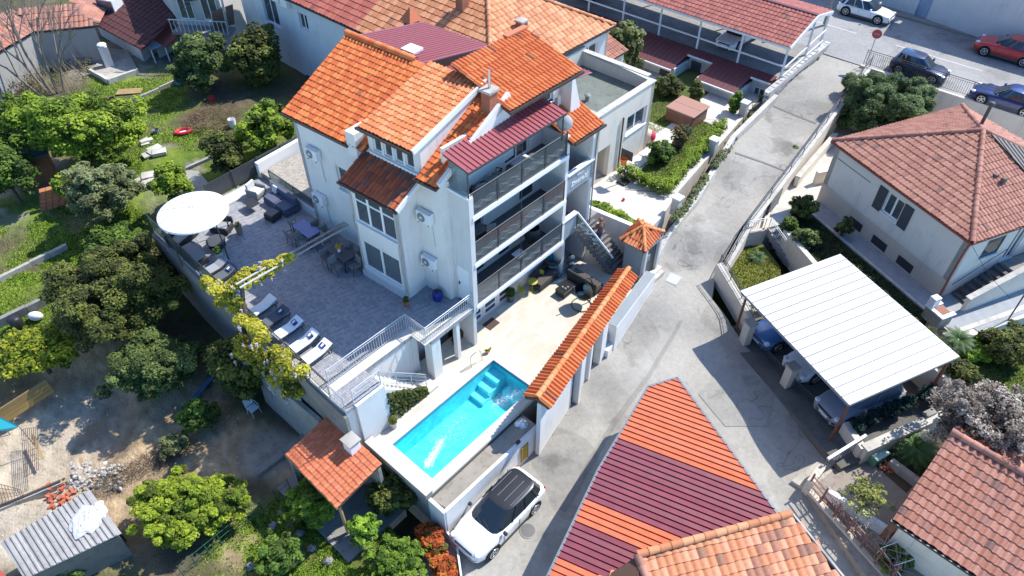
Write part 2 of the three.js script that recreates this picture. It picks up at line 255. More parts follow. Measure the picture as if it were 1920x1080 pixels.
// wall from plan point A (left seen from outside) to B with holes [s0, s1, y0, y1]; thickness goes inward
const wallBasis = (A, B) => { const x = V3(B.x - A.x, 0, B.z - A.z), L = x.length(); x.normalize(); return { L, m: new THREE.Matrix4().makeBasis(x, V3(0, 1, 0), V3().crossVectors(x, V3(0, 1, 0))).setPosition(A.x, 0, A.z) }; };
function wallPanel(A, B, y0, yA, yB, holes = [], th = 0.24) {
  const { L, m } = wallBasis(A, B), s = new THREE.Shape([[0, y0], [L, y0], [L, yB], [0, yA]].map(p => new THREE.Vector2(...p)));
  for (const [a, b, c, d] of holes) s.holes.push(new THREE.Path([[a, c], [a, d], [b, d], [b, c]].map(p => new THREE.Vector2(...p))));
  const g = new THREE.ExtrudeGeometry(s, { depth: th, bevelEnabled: false }); g.translate(0, 0, -th); metreUV(g); return g.applyMatrix4(m);
}
function win(parent, A, B, hole, { cols = 2, rows = 1, split, fr = 0.06, mat = M.whiteClean, inset = 0.12, sill = true, curtain, back = true, glass = M.glass, name = 'window', proud = 0 } = {}) {
  const { m } = wallBasis(A, B), [a, b, c, d] = hole, z = -inset + proud, G = [];
  G.push(bx(m, a, b, c, c + fr, z - 0.05, z), bx(m, a, b, d - fr, d, z - 0.05, z), bx(m, a, a + fr, c + fr, d - fr, z - 0.05, z), bx(m, b - fr, b, c + fr, d - fr, z - 0.05, z));
  const ys = rows > 1 ? [c, ...(split ?? Array.from({ length: rows - 1 }, (_, i) => c + (d - c) * (i + 1) / rows)), d] : [c, d], w = (b - a) / cols;
  for (let i = 1; i < cols; i++) G.push(bx(m, a + i * w - fr * 0.7, a + i * w + fr * 0.7, c + fr, d - fr, z - 0.05, z));
  for (let j = 1; j < ys.length - 1; j++) for (let i = 0; i < cols; i++) G.push(bx(m, a + i * w + fr * 0.7, a + (i + 1) * w - fr * 0.7, ys[j] - fr * 0.5, ys[j] + fr * 0.5, z - 0.05, z - 0.004));
  const f = obj(name, G, mat, parent);
  for (let i = 0; i < cols; i++) for (let j = 0; j < ys.length - 1; j++) obj('pane', bx(m, a + i * w + fr * 0.6, a + (i + 1) * w - fr * 0.6, ys[j] + fr * 0.4, ys[j + 1] - fr * 0.4, z - 0.035, z - 0.022), glass, f);
  if (curtain) { const q = []; const n = Math.round((b - a) / 0.11); for (let i = 0; i < n; i++) { const x = a + (b - a) * (i + 0.5) / n; q.push(bx(m, x - 0.03, x + 0.03, c + fr, d - fr, z - 0.14 - 0.03 * (i % 2), z - 0.12)); } obj('curtain', q, curtain, f); }
  else if (back && !/door/.test(name) && b - a > 0.7) { const q = []; for (const [x0, x1] of [[a + fr, a + (b - a) * 0.27], [b - (b - a) * 0.3, b - fr]]) for (let x = x0; x < x1; x += 0.075) q.push(bx(m, x, x + 0.045, c + fr, d - fr, z - 0.12 - 0.02 * (q.length % 2), z - 0.1)); if (q.length) obj('curtain', q, M.cushionPale, f); }
  if (sill) obj('sill', bx(m, a - 0.06, b + 0.06, c - 0.05, c - 0.002, -inset, 0.07), M.whiteClean, f);
  return f;
}
// foliage: many small leaf faces in clumps through a crown's volume
function foliage(clumps, size, pal, { flat = 0.25, aspect = 1.7, jitter = 0.18, hang = 0, fill = 0.55 } = {}) {
  let n = 0; for (const c of clumps) n += c.n; const pos = new Float32Array(n * 18), nor = new Float32Array(n * 18), col = new Float32Array(n * 18); let o = 0;
  const d = V3(), t = V3(), b = V3(), nn = V3(), p = V3();
  for (const c of clumps) {
    const tone = c.tone ?? rnd();
    for (let i = 0; i < c.n; i++) {
      d.set(rr(-1, 1), rr(-1, 1), rr(-1, 1)); if (d.lengthSq() < 0.01) d.y = 1; d.normalize(); if (d.y < -0.3 && rnd() < 0.5) d.y *= -1;
      const rad = c.r * Math.pow(rr(fill * fill * fill, 1), 0.333); p.copy(c.c).add(V3(d.x * rad, d.y * rad * (c.sy ?? 0.8), d.z * rad));
      nn.copy(d).multiplyScalar(0.6).add(V3(rr(-0.7, 0.7), rr(-0.2, 1) + flat, rr(-0.7, 0.7))).normalize();
      t.set(rr(-1, 1), rr(-0.6, 0.4) - hang, rr(-1, 1)).cross(nn).normalize(); b.crossVectors(nn, t);
      const s = size * rr(0.65, 1.35), l = s * aspect; const base = pal[Math.min(pal.length - 1, Math.floor(clamp(tone * 0.75 + rnd() * 0.25 + rr(-0.08, 0.08)) * pal.length))], k = 1 + rr(-jitter, jitter);
      const A = [p.x - b.x * l / 2, p.y - b.y * l / 2, p.z - b.z * l / 2], B = [p.x + t.x * s / 2 + nn.x * s * 0.12, p.y + t.y * s / 2 + nn.y * s * 0.12, p.z + t.z * s / 2 + nn.z * s * 0.12], D = [p.x - t.x * s / 2 + nn.x * s * 0.12, p.y - t.y * s / 2 + nn.y * s * 0.12, p.z - t.z * s / 2 + nn.z * s * 0.12], E = [p.x + b.x * l / 2, p.y + b.y * l / 2, p.z + b.z * l / 2];
      pos.set([...A, ...B, ...D, ...B, ...E, ...D], o); for (let q = 0; q < 6; q++) { nor[o + 3 * q] = nn.x; nor[o + 3 * q + 1] = nn.y; nor[o + 3 * q + 2] = nn.z; col[o + 3 * q] = base[0] * k; col[o + 3 * q + 1] = base[1] * k; col[o + 3 * q + 2] = base[2] * k; }
      o += 18;
    }
  }
  const g = new THREE.BufferGeometry(); g.setAttribute('position', new THREE.BufferAttribute(pos, 3)); g.setAttribute('normal', new THREE.BufferAttribute(nor, 3)); g.setAttribute('color', new THREE.BufferAttribute(col, 3)); g.setAttribute('uv', new THREE.BufferAttribute(new Float32Array(n * 12), 2)); return g;
}
const leafMat = new THREE.MeshPhysicalMaterial({ color: C(1, 1, 1), vertexColors: true, roughness: 0.75, side: THREE.DoubleSide, transmission: 0.25, thickness: 0, specularIntensity: 0.4 });
const petalMat = std(C(1, 1, 1), 0.9, { vertexColors: true, side: THREE.DoubleSide });
const PAL = {
  bright: [[0.035, 0.06, 0.01], [0.07, 0.12, 0.015], [0.12, 0.185, 0.02], [0.18, 0.25, 0.028]],
  mid: [[0.022, 0.045, 0.012], [0.04, 0.075, 0.016], [0.06, 0.11, 0.02], [0.085, 0.15, 0.03]],
  dark: [[0.024, 0.034, 0.012], [0.042, 0.056, 0.017], [0.07, 0.088, 0.024], [0.115, 0.135, 0.038]],
  olive: [[0.05, 0.065, 0.035], [0.08, 0.1, 0.055], [0.11, 0.135, 0.08], [0.15, 0.18, 0.11]],
  yellow: [[0.09, 0.1, 0.012], [0.17, 0.17, 0.015], [0.28, 0.25, 0.02], [0.4, 0.33, 0.03]],
  lime: [[0.06, 0.1, 0.012], [0.12, 0.18, 0.018], [0.18, 0.25, 0.025], [0.26, 0.32, 0.04]],
  wist: [[0.1, 0.09, 0.015], [0.25, 0.2, 0.02], [0.38, 0.29, 0.03], [0.48, 0.36, 0.06]],
  sage: [[0.03, 0.05, 0.02], [0.05, 0.08, 0.03], [0.08, 0.12, 0.045], [0.12, 0.17, 0.07]],
  red: [[0.12, 0.1, 0.02], [0.36, 0.07, 0.015], [0.5, 0.11, 0.025], [0.28, 0.28, 0.04]],
  blossom: [[0.14, 0.1, 0.075], [0.24, 0.19, 0.15], [0.35, 0.29, 0.24], [0.48, 0.42, 0.36]],
  dry: [[0.1, 0.075, 0.05], [0.16, 0.12, 0.08], [0.22, 0.17, 0.12]],
};
for (const k of ['bright', 'mid', 'dark', 'olive', 'yellow', 'lime', 'wist', 'sage']) PAL[k] = PAL[k].map(([r, g, b]) => k === 'yellow' || k === 'wist' || k === 'lime' ? [r * 1.2, g * 1.45, b * 1.2] : [r * 1.7 + 0.004, g * 1.6, b * 1.1]);
function clumpsIn(c, rx, ry, rz, n, cr, leaves, { top = -0.35, shell = 0.45, sy = 0.8 } = {}) {
  const out = []; const ph = rr(0, 50); n = Math.round(n * 1.9); cr *= 0.74; leaves *= 0.62;
  for (let i = 0; i < n; i++) {
    const d = V3(rr(-1, 1), rr(top, 1), rr(-1, 1)); if (d.lengthSq() > 1.2 || d.lengthSq() < 0.05) { i--; continue; } d.normalize();
    const k = Math.pow(rr(shell ** 3, 1), 1 / 3) * (0.84 + 0.55 * perlin.noise(d.x * 1.9 + ph, d.y * 1.9, d.z * 1.9) + (rnd() < 0.1 ? 0.14 : 0));
    out.push({ c: V3(c.x + d.x * rx * k, c.y + d.y * ry * k, c.z + d.z * rz * k), r: cr * rr(0.5, 1.35), n: Math.round(leaves * rr(0.6, 1.4)), sy });
  }
  return out;
}
function limbs(base, c, rx, ry, rz, n, r0, trunkH) {                      // tapered trunk with limbs
  const G = [], fork = base.clone().lerp(V3(c.x, base.y, c.z), 0.3); fork.y = base.y + trunkH; G.push(bar(base.clone().add(V3(0, -0.3, 0)), fork, r0, r0 * 0.75, 8));
  for (let i = 0; i < n; i++) { const a = i / n * 6.283 + rr(-0.4, 0.4), e = V3(c.x + Math.cos(a) * rx * rr(0.4, 0.8), c.y + ry * rr(-0.1, 0.6), c.z + Math.sin(a) * rz * rr(0.4, 0.8)), m2 = mid(fork, e, 0.5).add(V3(rr(-0.1, 0.1), rr(0.05, 0.2), rr(-0.1, 0.1)));
    G.push(bar(fork, m2, r0 * 0.55, r0 * 0.36, 6), bar(m2, e, r0 * 0.36, r0 * 0.1, 5)); for (let k = 0; k < 2; k++) G.push(bar(m2, m2.clone().add(V3(rr(-1, 1) * rx * 0.4, rr(0.2, 0.8) * ry * 0.5, rr(-1, 1) * rz * 0.4)), r0 * 0.2, r0 * 0.06, 4)); }
  return G;
}
// base: foot on the ground, H: crown centre above the foot
function tree(name, label, cat, base, H, [rx, ry, rz], { pal = PAL.mid, n = 60, cr = 0.5, leaves = 160, size = 0.11, trunk = 0.12, off = [0, 0], top, shell, group, opt, aspect, sy, nb = 6 } = {}) {
  const t = thing(name, label, cat, base, 0, group), c = V3(base.x + off[0], base.y + H, base.z + off[1]);
  obj('trunk', limbs(base, c, rx, ry, rz, nb, trunk, Math.max(0.2, H - ry * 0.8)), M.trunk, t);
  obj('crown', foliage(clumpsIn(c, rx, ry, rz, n, cr, leaves, { top, shell, sy }), size, pal, { aspect, ...opt }), leafMat, t); return t;
}
// ---------- the ground, lane, street, yards ----------
function surf(list, pw = 2) { const A = list.map(([x, y, h]) => { const p = at(x, y, h); return [p.x, p.z, h]; }); return (x, z) => { let s = 0, w = 0; for (const [a, b, h] of A) { const k = 1 / Math.pow((x - a) ** 2 + (z - b) ** 2 + 1.5, pw); s += k * h; w += k; } return s / w; }; }
const hLane = surf([[960, 1000, 0], [860, 1079, 0], [900, 1200, 0], [1100, 800, 0.45], [1240, 560, 1.9], [1210, 620, 1.5], [1320, 400, 2.8], [1420, 260, 3.5], [1570, 110, 4.44], [1640, 100, 4.47], [1500, 60, 4.47], [1585, 85, 4.47], [1610, 115, 4.46], [1400, 700, 1.0], [1300, 680, 1.0], [1500, 900, 0.6], [1560, 1000, 0.4], [1340, 560, 1.7], [1160, 650, 1.2], [1080, 1000, 0.1], [1650, 1070, 0.3], [1250, 800, 0.7]], 2.2);
const hGard = surf([[600, 850, 0], [480, 780, 0], [300, 850, -0.4], [100, 900, -0.8], [350, 1000, -0.5], [640, 1000, 0], [500, 1060, -0.3], [50, 500, 1.2], [250, 450, 1.6], [330, 520, 1.0], [450, 300, 3.6], [300, 280, 3.0], [100, 380, 1.8], [200, 120, 3.0], [450, 140, 3.4], [0, 0, 3.2], [400, 360, 3.2], [250, 360, 2.4], [520, 240, 3.7], [420, 620, 0.4], [0, 200, 2.8], [0, 700, 0.2], [750, 1000, 0], [900, 900, -0.4], [1200, 600, 0.2], [1500, 400, 0.6], [1700, 700, 0.2], [1700, 900, 0], [1500, 0, 3.0], [900, 100, 2.5], [1800, 100, 3.5], [1300, 200, 1.8], [0, 1070, -1]], 1.6);
const AX = (px, py, h) => at(px, py, h);
const clipBox = (P, x0, x1, z0, z1) => clipHalf(clipHalf(clipHalf(clipHalf(P, p => p[0] - x0), p => x1 - p[0]), p => p[1] - z0), p => z1 - p[1]);
function gridSheet(poly, h, cell, colFn) {                                // terrain sheet over a plan polygon [[x, z]...]
  const xs = poly.map(p => p[0]), zs = poly.map(p => p[1]), x0 = Math.min(...xs), x1 = Math.max(...xs), z0 = Math.min(...zs), z1 = Math.max(...zs), T = [], nx = Math.ceil((x1 - x0) / cell), nz = Math.ceil((z1 - z0) / cell);
  const key = new Map(), hh = (x, z) => { const k = Math.round(x * 500) + '_' + Math.round(z * 500); let v = key.get(k); if (v === undefined) key.set(k, v = h(x, z)); return v; };
  for (let j = 0; j < nz; j++) for (let i = 0; i < nx; i++) {
    const a = x0 + i * cell, b = z0 + j * cell, c4 = [[a, b], [a + cell, b], [a + cell, b + cell], [a, b + cell]], ins = c4.map(p => inPoly(p[0], p[1], poly)); let q = c4;
    if (!ins.every(Boolean)) { q = clipBox(poly, a, a + cell, b, b + cell); if (q.length < 3) continue; }
    const v = q.map(([x, z]) => V3(x, hh(x, z), z));
    if (q === c4) T.push(v[0], v[2], v[1], v[0], v[3], v[2]); else for (const [k, l, m] of THREE.ShapeUtils.triangulateShape(q.map(p => new THREE.Vector2(p[0], -p[1])), [])) { const n = V3().crossVectors(v[l].clone().sub(v[k]), v[m].clone().sub(v[k])); n.y > 0 ? T.push(v[k], v[l], v[m]) : T.push(v[k], v[m], v[l]); }
  }
  const g = new THREE.BufferGeometry(), n = T.length, pos = new Float32Array(n * 3), nor = new Float32Array(n * 3), uv = new Float32Array(n * 2), col = colFn && new Float32Array(n * 3);
  T.forEach((v, i) => {
    pos.set([v.x, v.y, v.z], 3 * i); uv.set([v.x, v.z], 2 * i); const e = 0.4, m = V3(h(v.x - e, v.z) - h(v.x + e, v.z), 2 * e, h(v.x, v.z - e) - h(v.x, v.z + e)).normalize(); nor.set([m.x, m.y, m.z], 3 * i);
    if (col) col.set(colFn(v.x, v.z), 3 * i);
  });
  g.setAttribute('position', new THREE.BufferAttribute(pos, 3)); g.setAttribute('normal', new THREE.BufferAttribute(nor, 3)); g.setAttribute('uv', new THREE.BufferAttribute(uv, 2)); if (col) g.setAttribute('color', new THREE.BufferAttribute(col, 3)); return g;
}
const XZ = pts => pts.map(p => [p.x, p.z]);
const pxPoly = (list, h) => list.map(([x, y]) => at(x, y, h));
// garden colours: bare soil, grass, trodden earth, pale dug-out dirt (what the ground is made of, by place)
const spot = (px, py, h, r, e = 1) => { const p = at(px, py, h); return (x, z) => 1 - sm(0.55, 1.15, Math.hypot((x - p.x), (z - p.z) * e) / r + 0.35 * fbm(x * 0.35 + px, z * 0.35, 3)); };
const grassSpots = [[120, 500, 1, 4], [30, 560, 1, 4], [60, 430, 1, 3], [230, 270, 3, 4], [330, 300, 3, 4.5], [420, 310, 3.4, 3.5], [210, 420, 1.5, 3], [270, 190, 3, 4], [230, 150, 3, 3], [180, 185, 3, 3], [480, 1040, -0.3, 2.6], [560, 1050, 0, 3.5], [640, 1020, 0, 3], [540, 990, 0, 2], [720, 1060, 0, 3], [520, 250, 3.6, 3], [30, 400, 1.8, 3], [430, 1075, -.4, 2]].map(a => spot(...a));
const dirtSpots = [[120, 830, -0.6, 5.5], [40, 900, -0.8, 4], [280, 820, -0.4, 2.6], [320, 850, -0.4, 3], [420, 840, -0.2, 2.2], [230, 900, -0.5, 3], [470, 1010, -0.4, 1.8], [330, 790, -0.4, 2.5], [210, 730, 0, 3], [130, 720, -0.2, 2.5], [560, 870, 0, 1.4]].map(a => spot(...a));
const paleSpots = [[60, 870, -0.7, 3.4], [130, 800, -0.5, 2.4], [30, 960, -0.8, 3]].map(a => spot(...a));
const concSpots = [[330, 330, 3, 3.2], [190, 110, 3, 3.4], [300, 290, 3, 1.4], [500, 850, 0, 1.5], [30, 340, 2, 3], [40, 370, 2, 3.2], [250, 120, 3, 3]].map(a => spot(...a));
const mx = (f, x, z) => { let m = 0; for (const s of f) m = Math.max(m, s(x, z)); return m; };
const mixc = (a, b, t) => [lerp(a[0], b[0], t), lerp(a[1], b[1], t), lerp(a[2], b[2], t)];
function gardCol(x, z) {
  const n = fbm(x * 0.5, z * 0.5, 4), n2 = fbm(x * 2.3, z * 2.3, 3, 5); let c = mixc([0.15, 0.115, 0.07], [0.12, 0.14, 0.035], sm(-0.2, 0.3, n));
  c = mixc(c, mixc([0.46, 0.32, 0.18], [0.6, 0.45, 0.28], sm(-0.3, 0.3, n2)), mx(dirtSpots, x, z)); c = mixc(c, [0.62, 0.54, 0.43], 0.85 * mx(paleSpots, x, z)); c = mixc(c, [0.42, 0.38, 0.32], 0.9 * mx(concSpots, x, z));
  c = mixc(c, [0.3, 0.22, 0.13], 0.75 * sm(0.1, 0.3, fbm(x * 0.28 + 9, z * 0.28, 3, 3))); c = mixc(c, mixc([0.12, 0.2, 0.015], [0.22, 0.3, 0.03], sm(-0.4, 0.4, n2 + n)), mx(grassSpots, x, z) * (1 - 0.85 * sm(0.02, 0.22, fbm(x * 0.5, z * 0.5, 3, 8)))); const k = 0.9 + 0.5 * n2; return c.map(v => v * k);
}
const bumpy = (x, z) => hGard(x, z) + 0.1 * fbm(x * 0.9, z * 0.9, 3) - 0.75 * sm(0, 1, mx([pitSpot], x, z));
const pitSpot = spot(110, 800, -0.5, 4.2);
struct('ground', gridSheet([[-140, -160], [140, -160], [140, -2], [-140, -2]], (x, z) => hGard(x, z) - 2.2 - (x > -3 && x < 60 && z > -62 ? 0.4 : 0) - sm(60, 100, Math.hypot(x, z + 30)) * 2, 4), std(C(0.11, 0.095, 0.06), 1, { map: dirtTex }));
struct('garden_ground', gridSheet([[-46, -70], [-17, -75], [-13, -48], [-12.3, -35.6], [-16.2, -31.2], [-19.2, -29], [-7.9, -17.6], [-3.1, -12.2], [-3.6, -9], [-40, -9], [-46, -30]], bumpy, 0.3, gardCol), std(C(1, 1, 1), 1, { vertexColors: true, map: dirtTex, bumpMap: noiseTex(256, 1.1, (u, v) => { const s = 0.5 + 0.5 * tn(u, v, 9, 5, 3); return [s, s, s]; }), bumpScale: 0.05 }));
const laneTex = noiseTex(1024, 16, (u, v) => {
  let s = 0.84 + 0.2 * tn(u, v, 4, 7, 1) + 0.1 * tn(u, v, 60, 2, 2); const p = sm(0.12, 0.2, tn(u, v, 3, 3, 21)); s -= 0.11 * p; const st = sm(0.2, 0.5, tn(u, v, 7, 5, 33)); s -= 0.22 * st;
  const cr = Math.abs(tn(u + 0.03 * tn(u, v, 9, 2, 4), v, 5, 4, 12)); s -= 0.3 * (1 - sm(0.0, 0.014, cr)) * sm(-0.1, 0.2, tn(u, v, 3, 2, 7)); const c2 = Math.abs(tn(u, v + 0.02 * tn(u, v, 12, 2, 6), 9, 4, 51)); s -= 0.16 * (1 - sm(0, 0.02, c2)) * sm(0, 0.3, tn(u, v, 4, 2, 44)); const pt = sm(0.3, 0.31, tn(u, v, 2, 2, 61)); s += pt * (0.07 + 0.05 * tn(u, v, 30, 2, 3)); s -= 0.12 * sm(0.28, 0.3, tn(u, v, 3, 1, 71)); s += 0.09 * tn(u, v, 110, 2, 15); return [s, s * 0.965, s * 0.9];
}, true);
const laneBump = noiseTex(512, 3, (u, v) => { const s = 0.5 + 0.35 * tn(u, v, 24, 4, 5); return [s, s, s]; });
const laneMat = std(C(0.405, 0.392, 0.368), 0.93, { map: laneTex, bumpMap: laneBump, bumpScale: 0.012 });
const lanePts = [[700, 1300], [780, 1080], [808, 990], [836, 990], [1000, 835], [1085, 715], [1150, 648], [1195, 585], [1212, 535], [1245, 455], [1300, 385], [1370, 268], [1452, 188], [1535, 112], [1556, 60], [1640, 92], [1624, 128], [1560, 205], [1470, 325], [1392, 425], [1342, 515], [1335, 560], [1372, 612], [1440, 690], [1570, 815], [1560, 880], [1515, 925], [1560, 1000], [1640, 1090], [1750, 1300]];
const lanePoly = lanePts.map(([x, y]) => { let p = at(x, y, 1); for (let i = 0; i < 4; i++) p = at(x, y, hLane(p.x, p.z)); return [p.x, p.z]; });
struct('lane', gridSheet(lanePoly, hLane, 0.5), laneMat);
const onLane = (px, py, dy = 0) => { let p = at(px, py, 1); for (let i = 0; i < 5; i++) p = at(px, py, hLane(p.x, p.z) + dy); return p; };
{ // darker wheel-worn resurfaced strips and the drain cut, laid on the lane
  const strip = (list, dy) => { const p = list.map(([x, y]) => onLane(x, y)); return gridSheet(XZ(p), (x, z) => hLane(x, z) + dy, 0.25); };
  struct('lane_patch', strip([[1350, 690], [1395, 680], [1450, 740], [1440, 800], [1360, 800], [1310, 740]], 0.02), std(C(0.36, 0.355, 0.34), 0.95, { map: laneTex }));
  struct('lane_joint', strip([[1378, 285], [1470, 318], [1470, 321], [1378, 288]], 0.022), std(C(0.2, 0.19, 0.18), 0.95));
  struct('lane_joint', strip([[1445, 195], [1530, 230], [1530, 233], [1445, 198]], 0.022), std(C(0.2, 0.19, 0.18), 0.95));
  struct('gutter_strip', strip([[1150, 785], [1215, 700], [1275, 600], [1281, 602], [1222, 704], [1160, 790], [1060, 960], [1050, 955]], 0.02), std(C(0.32, 0.31, 0.29), 0.95, { map: laneTex }));
}
// main street beyond, level 4.5
const SL = 4.5, streetMat = std(C(0.34, 0.345, 0.36), 0.9, { map: laneTex, bumpMap: laneBump, bumpScale: 0.008 });
struct('main_road', sheet([V(51.4, SL, -90), V(61.4, SL, -90), V(61.4, SL, 40), V(51.4, SL, 40)]), streetMat);
struct('pavement', [bx(VF, 61.4, 64.2, SL - 0.3, SL + 0.12, -90, 40)], M.conc);
struct('road_kerb', [bx(VF, 51.25, 51.5, SL - 0.3, SL + 0.015, -31, -17)], M.stoneWhite);
struct('road_apron', sheet([V(46, SL - 0.03, -40), V(51.3, SL - 0.03, -40), V(51.3, SL - 0.03, -15.9), V(46, SL - 0.03, -15.9)]), laneMat);
const dash = std(C(0.55, 0.55, 0.54), 0.9);
struct('centre_line', [[-40, -33.5], [-30.5, -24.5], [-21.5, -15.5], [-12.5, -6.5]].map(([a, b]) => sheet([V(56.2, SL + 0.005, a), V(56.29, SL + 0.005, a), V(56.29, SL + 0.005, b), V(56.2, SL + 0.005, b)])), dash);

// ---------- pool deck, pool, terrace ----------
const D = 2.2, T = 4.85;
const shapeV = pts => new THREE.Shape(pts.map(p => new THREE.Vector2(p[0], -p[1])));
function slabV(pts, y0, y1, holes = []) { const s = shapeV(pts); for (const h of holes) s.holes.push(new THREE.Path(h.map(p => new THREE.Vector2(p[0], -p[1])))); const g = new THREE.ExtrudeGeometry(s, { depth: y1 - y0, bevelEnabled: false }); g.rotateX(-Math.PI / 2); g.translate(0, y0, 0); metreUV(g); return g.applyMatrix4(VF); }
const flagTex = noiseTex(1024, 3, (u, v) => {
  const n = 10, r = Math.floor(v * n), q = u * n / 2 + (hash(r, 3) * 1), c = Math.floor(q), fu = q - c, fv = v * n - r; const j = Math.min(fu * 2, (1 - fu) * 2, fv, 1 - fv);
  const t = 0.86 + 0.16 * (hash(r, ((c % 5) + 5) % 5) - 0.5) + 0.07 * tn(u, v, 30, 3, 2) - 0.1 * (1 - sm(0.0, 0.035, j)); return [t, t * 0.975, t * 0.93];
}, true);
const deckMat = std(C(0.7, 0.64, 0.54), 0.85, { map: flagTex });
const poolRect = [[9.25, -15.28], [15.65, -15.28], [15.65, -12.72], [9.25, -12.72]];
const deckPts = [[8.62, -16.05], [8.62, -12.3], [15.98, -12.3], [16.2, -11.7], [23.1, -12.95], [26.5, -12.95], [26.5, -17.9], [22, -17.9], [10, -17.7], [10, -16.05]];
struct('pool_deck', slabV(deckPts, D - 0.12, D, [poolRect]), deckMat);
struct('deck_body', slabV(deckPts.map(([u, n]) => [u + (u < 9 ? 0.02 : 0), n - (n > -12.4 ? 0.02 : 0)]), -0.9, D - 0.124, [[[9.2, -15.33], [15.7, -15.33], [15.7, -12.67], [9.2, -12.67]]]), M.conc);
const coping = std(C(0.69, 0.64, 0.56), 0.8, { map: grainTex });
{ // coping stones round the pool and along the outer west wall
  const P = thing('pool_coping', 'pale stone coping framing the turquoise swimming pool', 'coping', V(12.4, D, -14));
  const run = (a, b, fix, w, alongU) => { const n = Math.round(Math.abs(b - a) / 0.6), s = (b - a) / n; for (let i = 0; i < n; i++) { const k = [a + i * s + 0.004, a + (i + 1) * s - 0.004], y = D + 0.035 + rr(0, 0.004); obj('coping_stone', alongU ? bx(VF, k[0], k[1], D + 0.002, y, fix, fix + w) : bx(VF, fix, fix + w, D + 0.002, y, k[0], k[1]), coping, P); } };
  run(8.9, 16, -15.63, 0.4, true); run(8.9, 16, -12.77, 0.42, true); run(-15.22, -12.78, 8.9, 0.4, false); run(-15.22, -12.78, 15.6, 0.4, false);
}
{
  const causticLiner = std(C(0.2, 0.8, 0.86), 0.6, { map: noiseTex(512, 3, (u, v) => { const w = 1 - Math.abs(tn(u + 0.05 * tn(u, v, 4, 2, 3), v, 4, 3, 6)) * 2, s = 0.82 + 0.13 * tn(u, v, 3, 3, 2) + 0.16 * w * w * w; return [s * (0.75 + 0.25 * w), s, s]; }, true) });  // web pattern in the turquoise colour imitates caustic light under water
  const p = thing('swimming_pool', 'rectangular turquoise swimming pool with submerged steps beside the beige deck', 'pool', V(12.4, 0.8, -14));
  obj('pool_floor', bx(VF, 9.2, 15.7, 0.75, 0.85, -15.33, -12.67), causticLiner, p);
  const w = (u0, u1, n0, n1) => obj('pool_wall', bx(VF, u0, u1, 0.85, D - 0.02, n0, n1), causticLiner, p);
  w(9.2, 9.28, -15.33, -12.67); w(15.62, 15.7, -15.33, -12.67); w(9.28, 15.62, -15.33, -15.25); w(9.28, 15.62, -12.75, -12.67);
  const stepM = std(C(0.3, 0.83, 0.87), 0.6); [[15.0, 15.6, 1.7], [14.5, 15.0, 1.4], [14.0, 14.5, 1.1]].forEach(([a, b, y]) => obj('pool_step', bx(VF, a, b, 0.86, y, -15.24, -14.45), stepM, p));
  obj('pool_bench', bx(VF, 15.05, 15.61, 0.86, 1.35, -14.18, -12.76), stepM, p);
  obj('tile_band', [bx(VF, 9.285, 15.61, D - 0.2, D - 0.03, -15.245, -15.235), bx(VF, 15.6, 15.612, D - 0.2, D - 0.03, -15.23, -12.76)], std(C(0.1, 0.25, 0.34), 0.4), p);
}
const waterBump = noiseTex(512, 2.6, (u, v) => { const a = 1 - Math.abs(tn(u + 0.04 * tn(u, v, 5, 2, 9), v, 5, 3, 1)) * 1.6, s = clamp(0.3 + 0.55 * a * a + 0.12 * tn(u, v, 24, 2, 4)); return [s, s, s]; });
struct('water', sheet([V(9.285, D - 0.12, -15.245), V(9.285, D - 0.12, -12.755), V(15.615, D - 0.12, -12.755), V(15.615, D - 0.12, -15.245)]), new THREE.MeshPhysicalMaterial({ color: C(0.62, 0.97, 1), roughness: 0.03, transmission: 1, thickness: 0, ior: 1.33, bumpMap: waterBump, bumpScale: 0.12 }));
{ // pool cover strip / bare planter roof along the lane wall, pool's outer walls
  const w = thing('planter_strip', 'long weathered concrete strip between the pool and the lane wall', 'planter', V(11.5, 1.6, -12));
  obj('planter_slab', hexa([V(8.75, 0, -12.25), V(8.85, 0, -11.5), V(14.1, 0.2, -11.45), V(14.1, 0.2, -12.25)].map(p => p), [V(8.75, 1.98, -12.25), V(8.85, 1.98, -11.5), V(14.3, 1.98, -11.45), V(14.3, 1.98, -12.25)]), concrete(0.37, 0.33, 0.27), w);
  const l = thing('lane_wall', 'white rendered retaining wall below the pool beside the parked white car', 'wall', V(11.5, 0, -11.4));
  obj('wall', wallSeg(V(8.7, 0, -11.43), V(14.25, 0, -11.36), 0.14, -0.6, 2.03, -0.2, 2.05), M.white, l);
  obj('wall_return', wallSeg(V(8.68, 0, -12.3), V(8.68, 0, -11.38), 0.16, -0.6, 2.02), M.bluewhite, l);
  obj('parapet', bx(VF, 8.5, 8.84, D, D + 0.297, -16.04, -12.25), M.conc, l);
  const c = thing('west_coping', 'pale coping along the outer west edge of the pool deck', 'coping', V(8.6, D, -14));
  for (let i = 0; i < 7; i++) obj('coping_stone', bx(VF, 8.48, 8.88, D + 0.3, D + 0.36, -16.0 + i * 0.54, -16.0 + i * 0.54 + 0.53), coping, c);
}
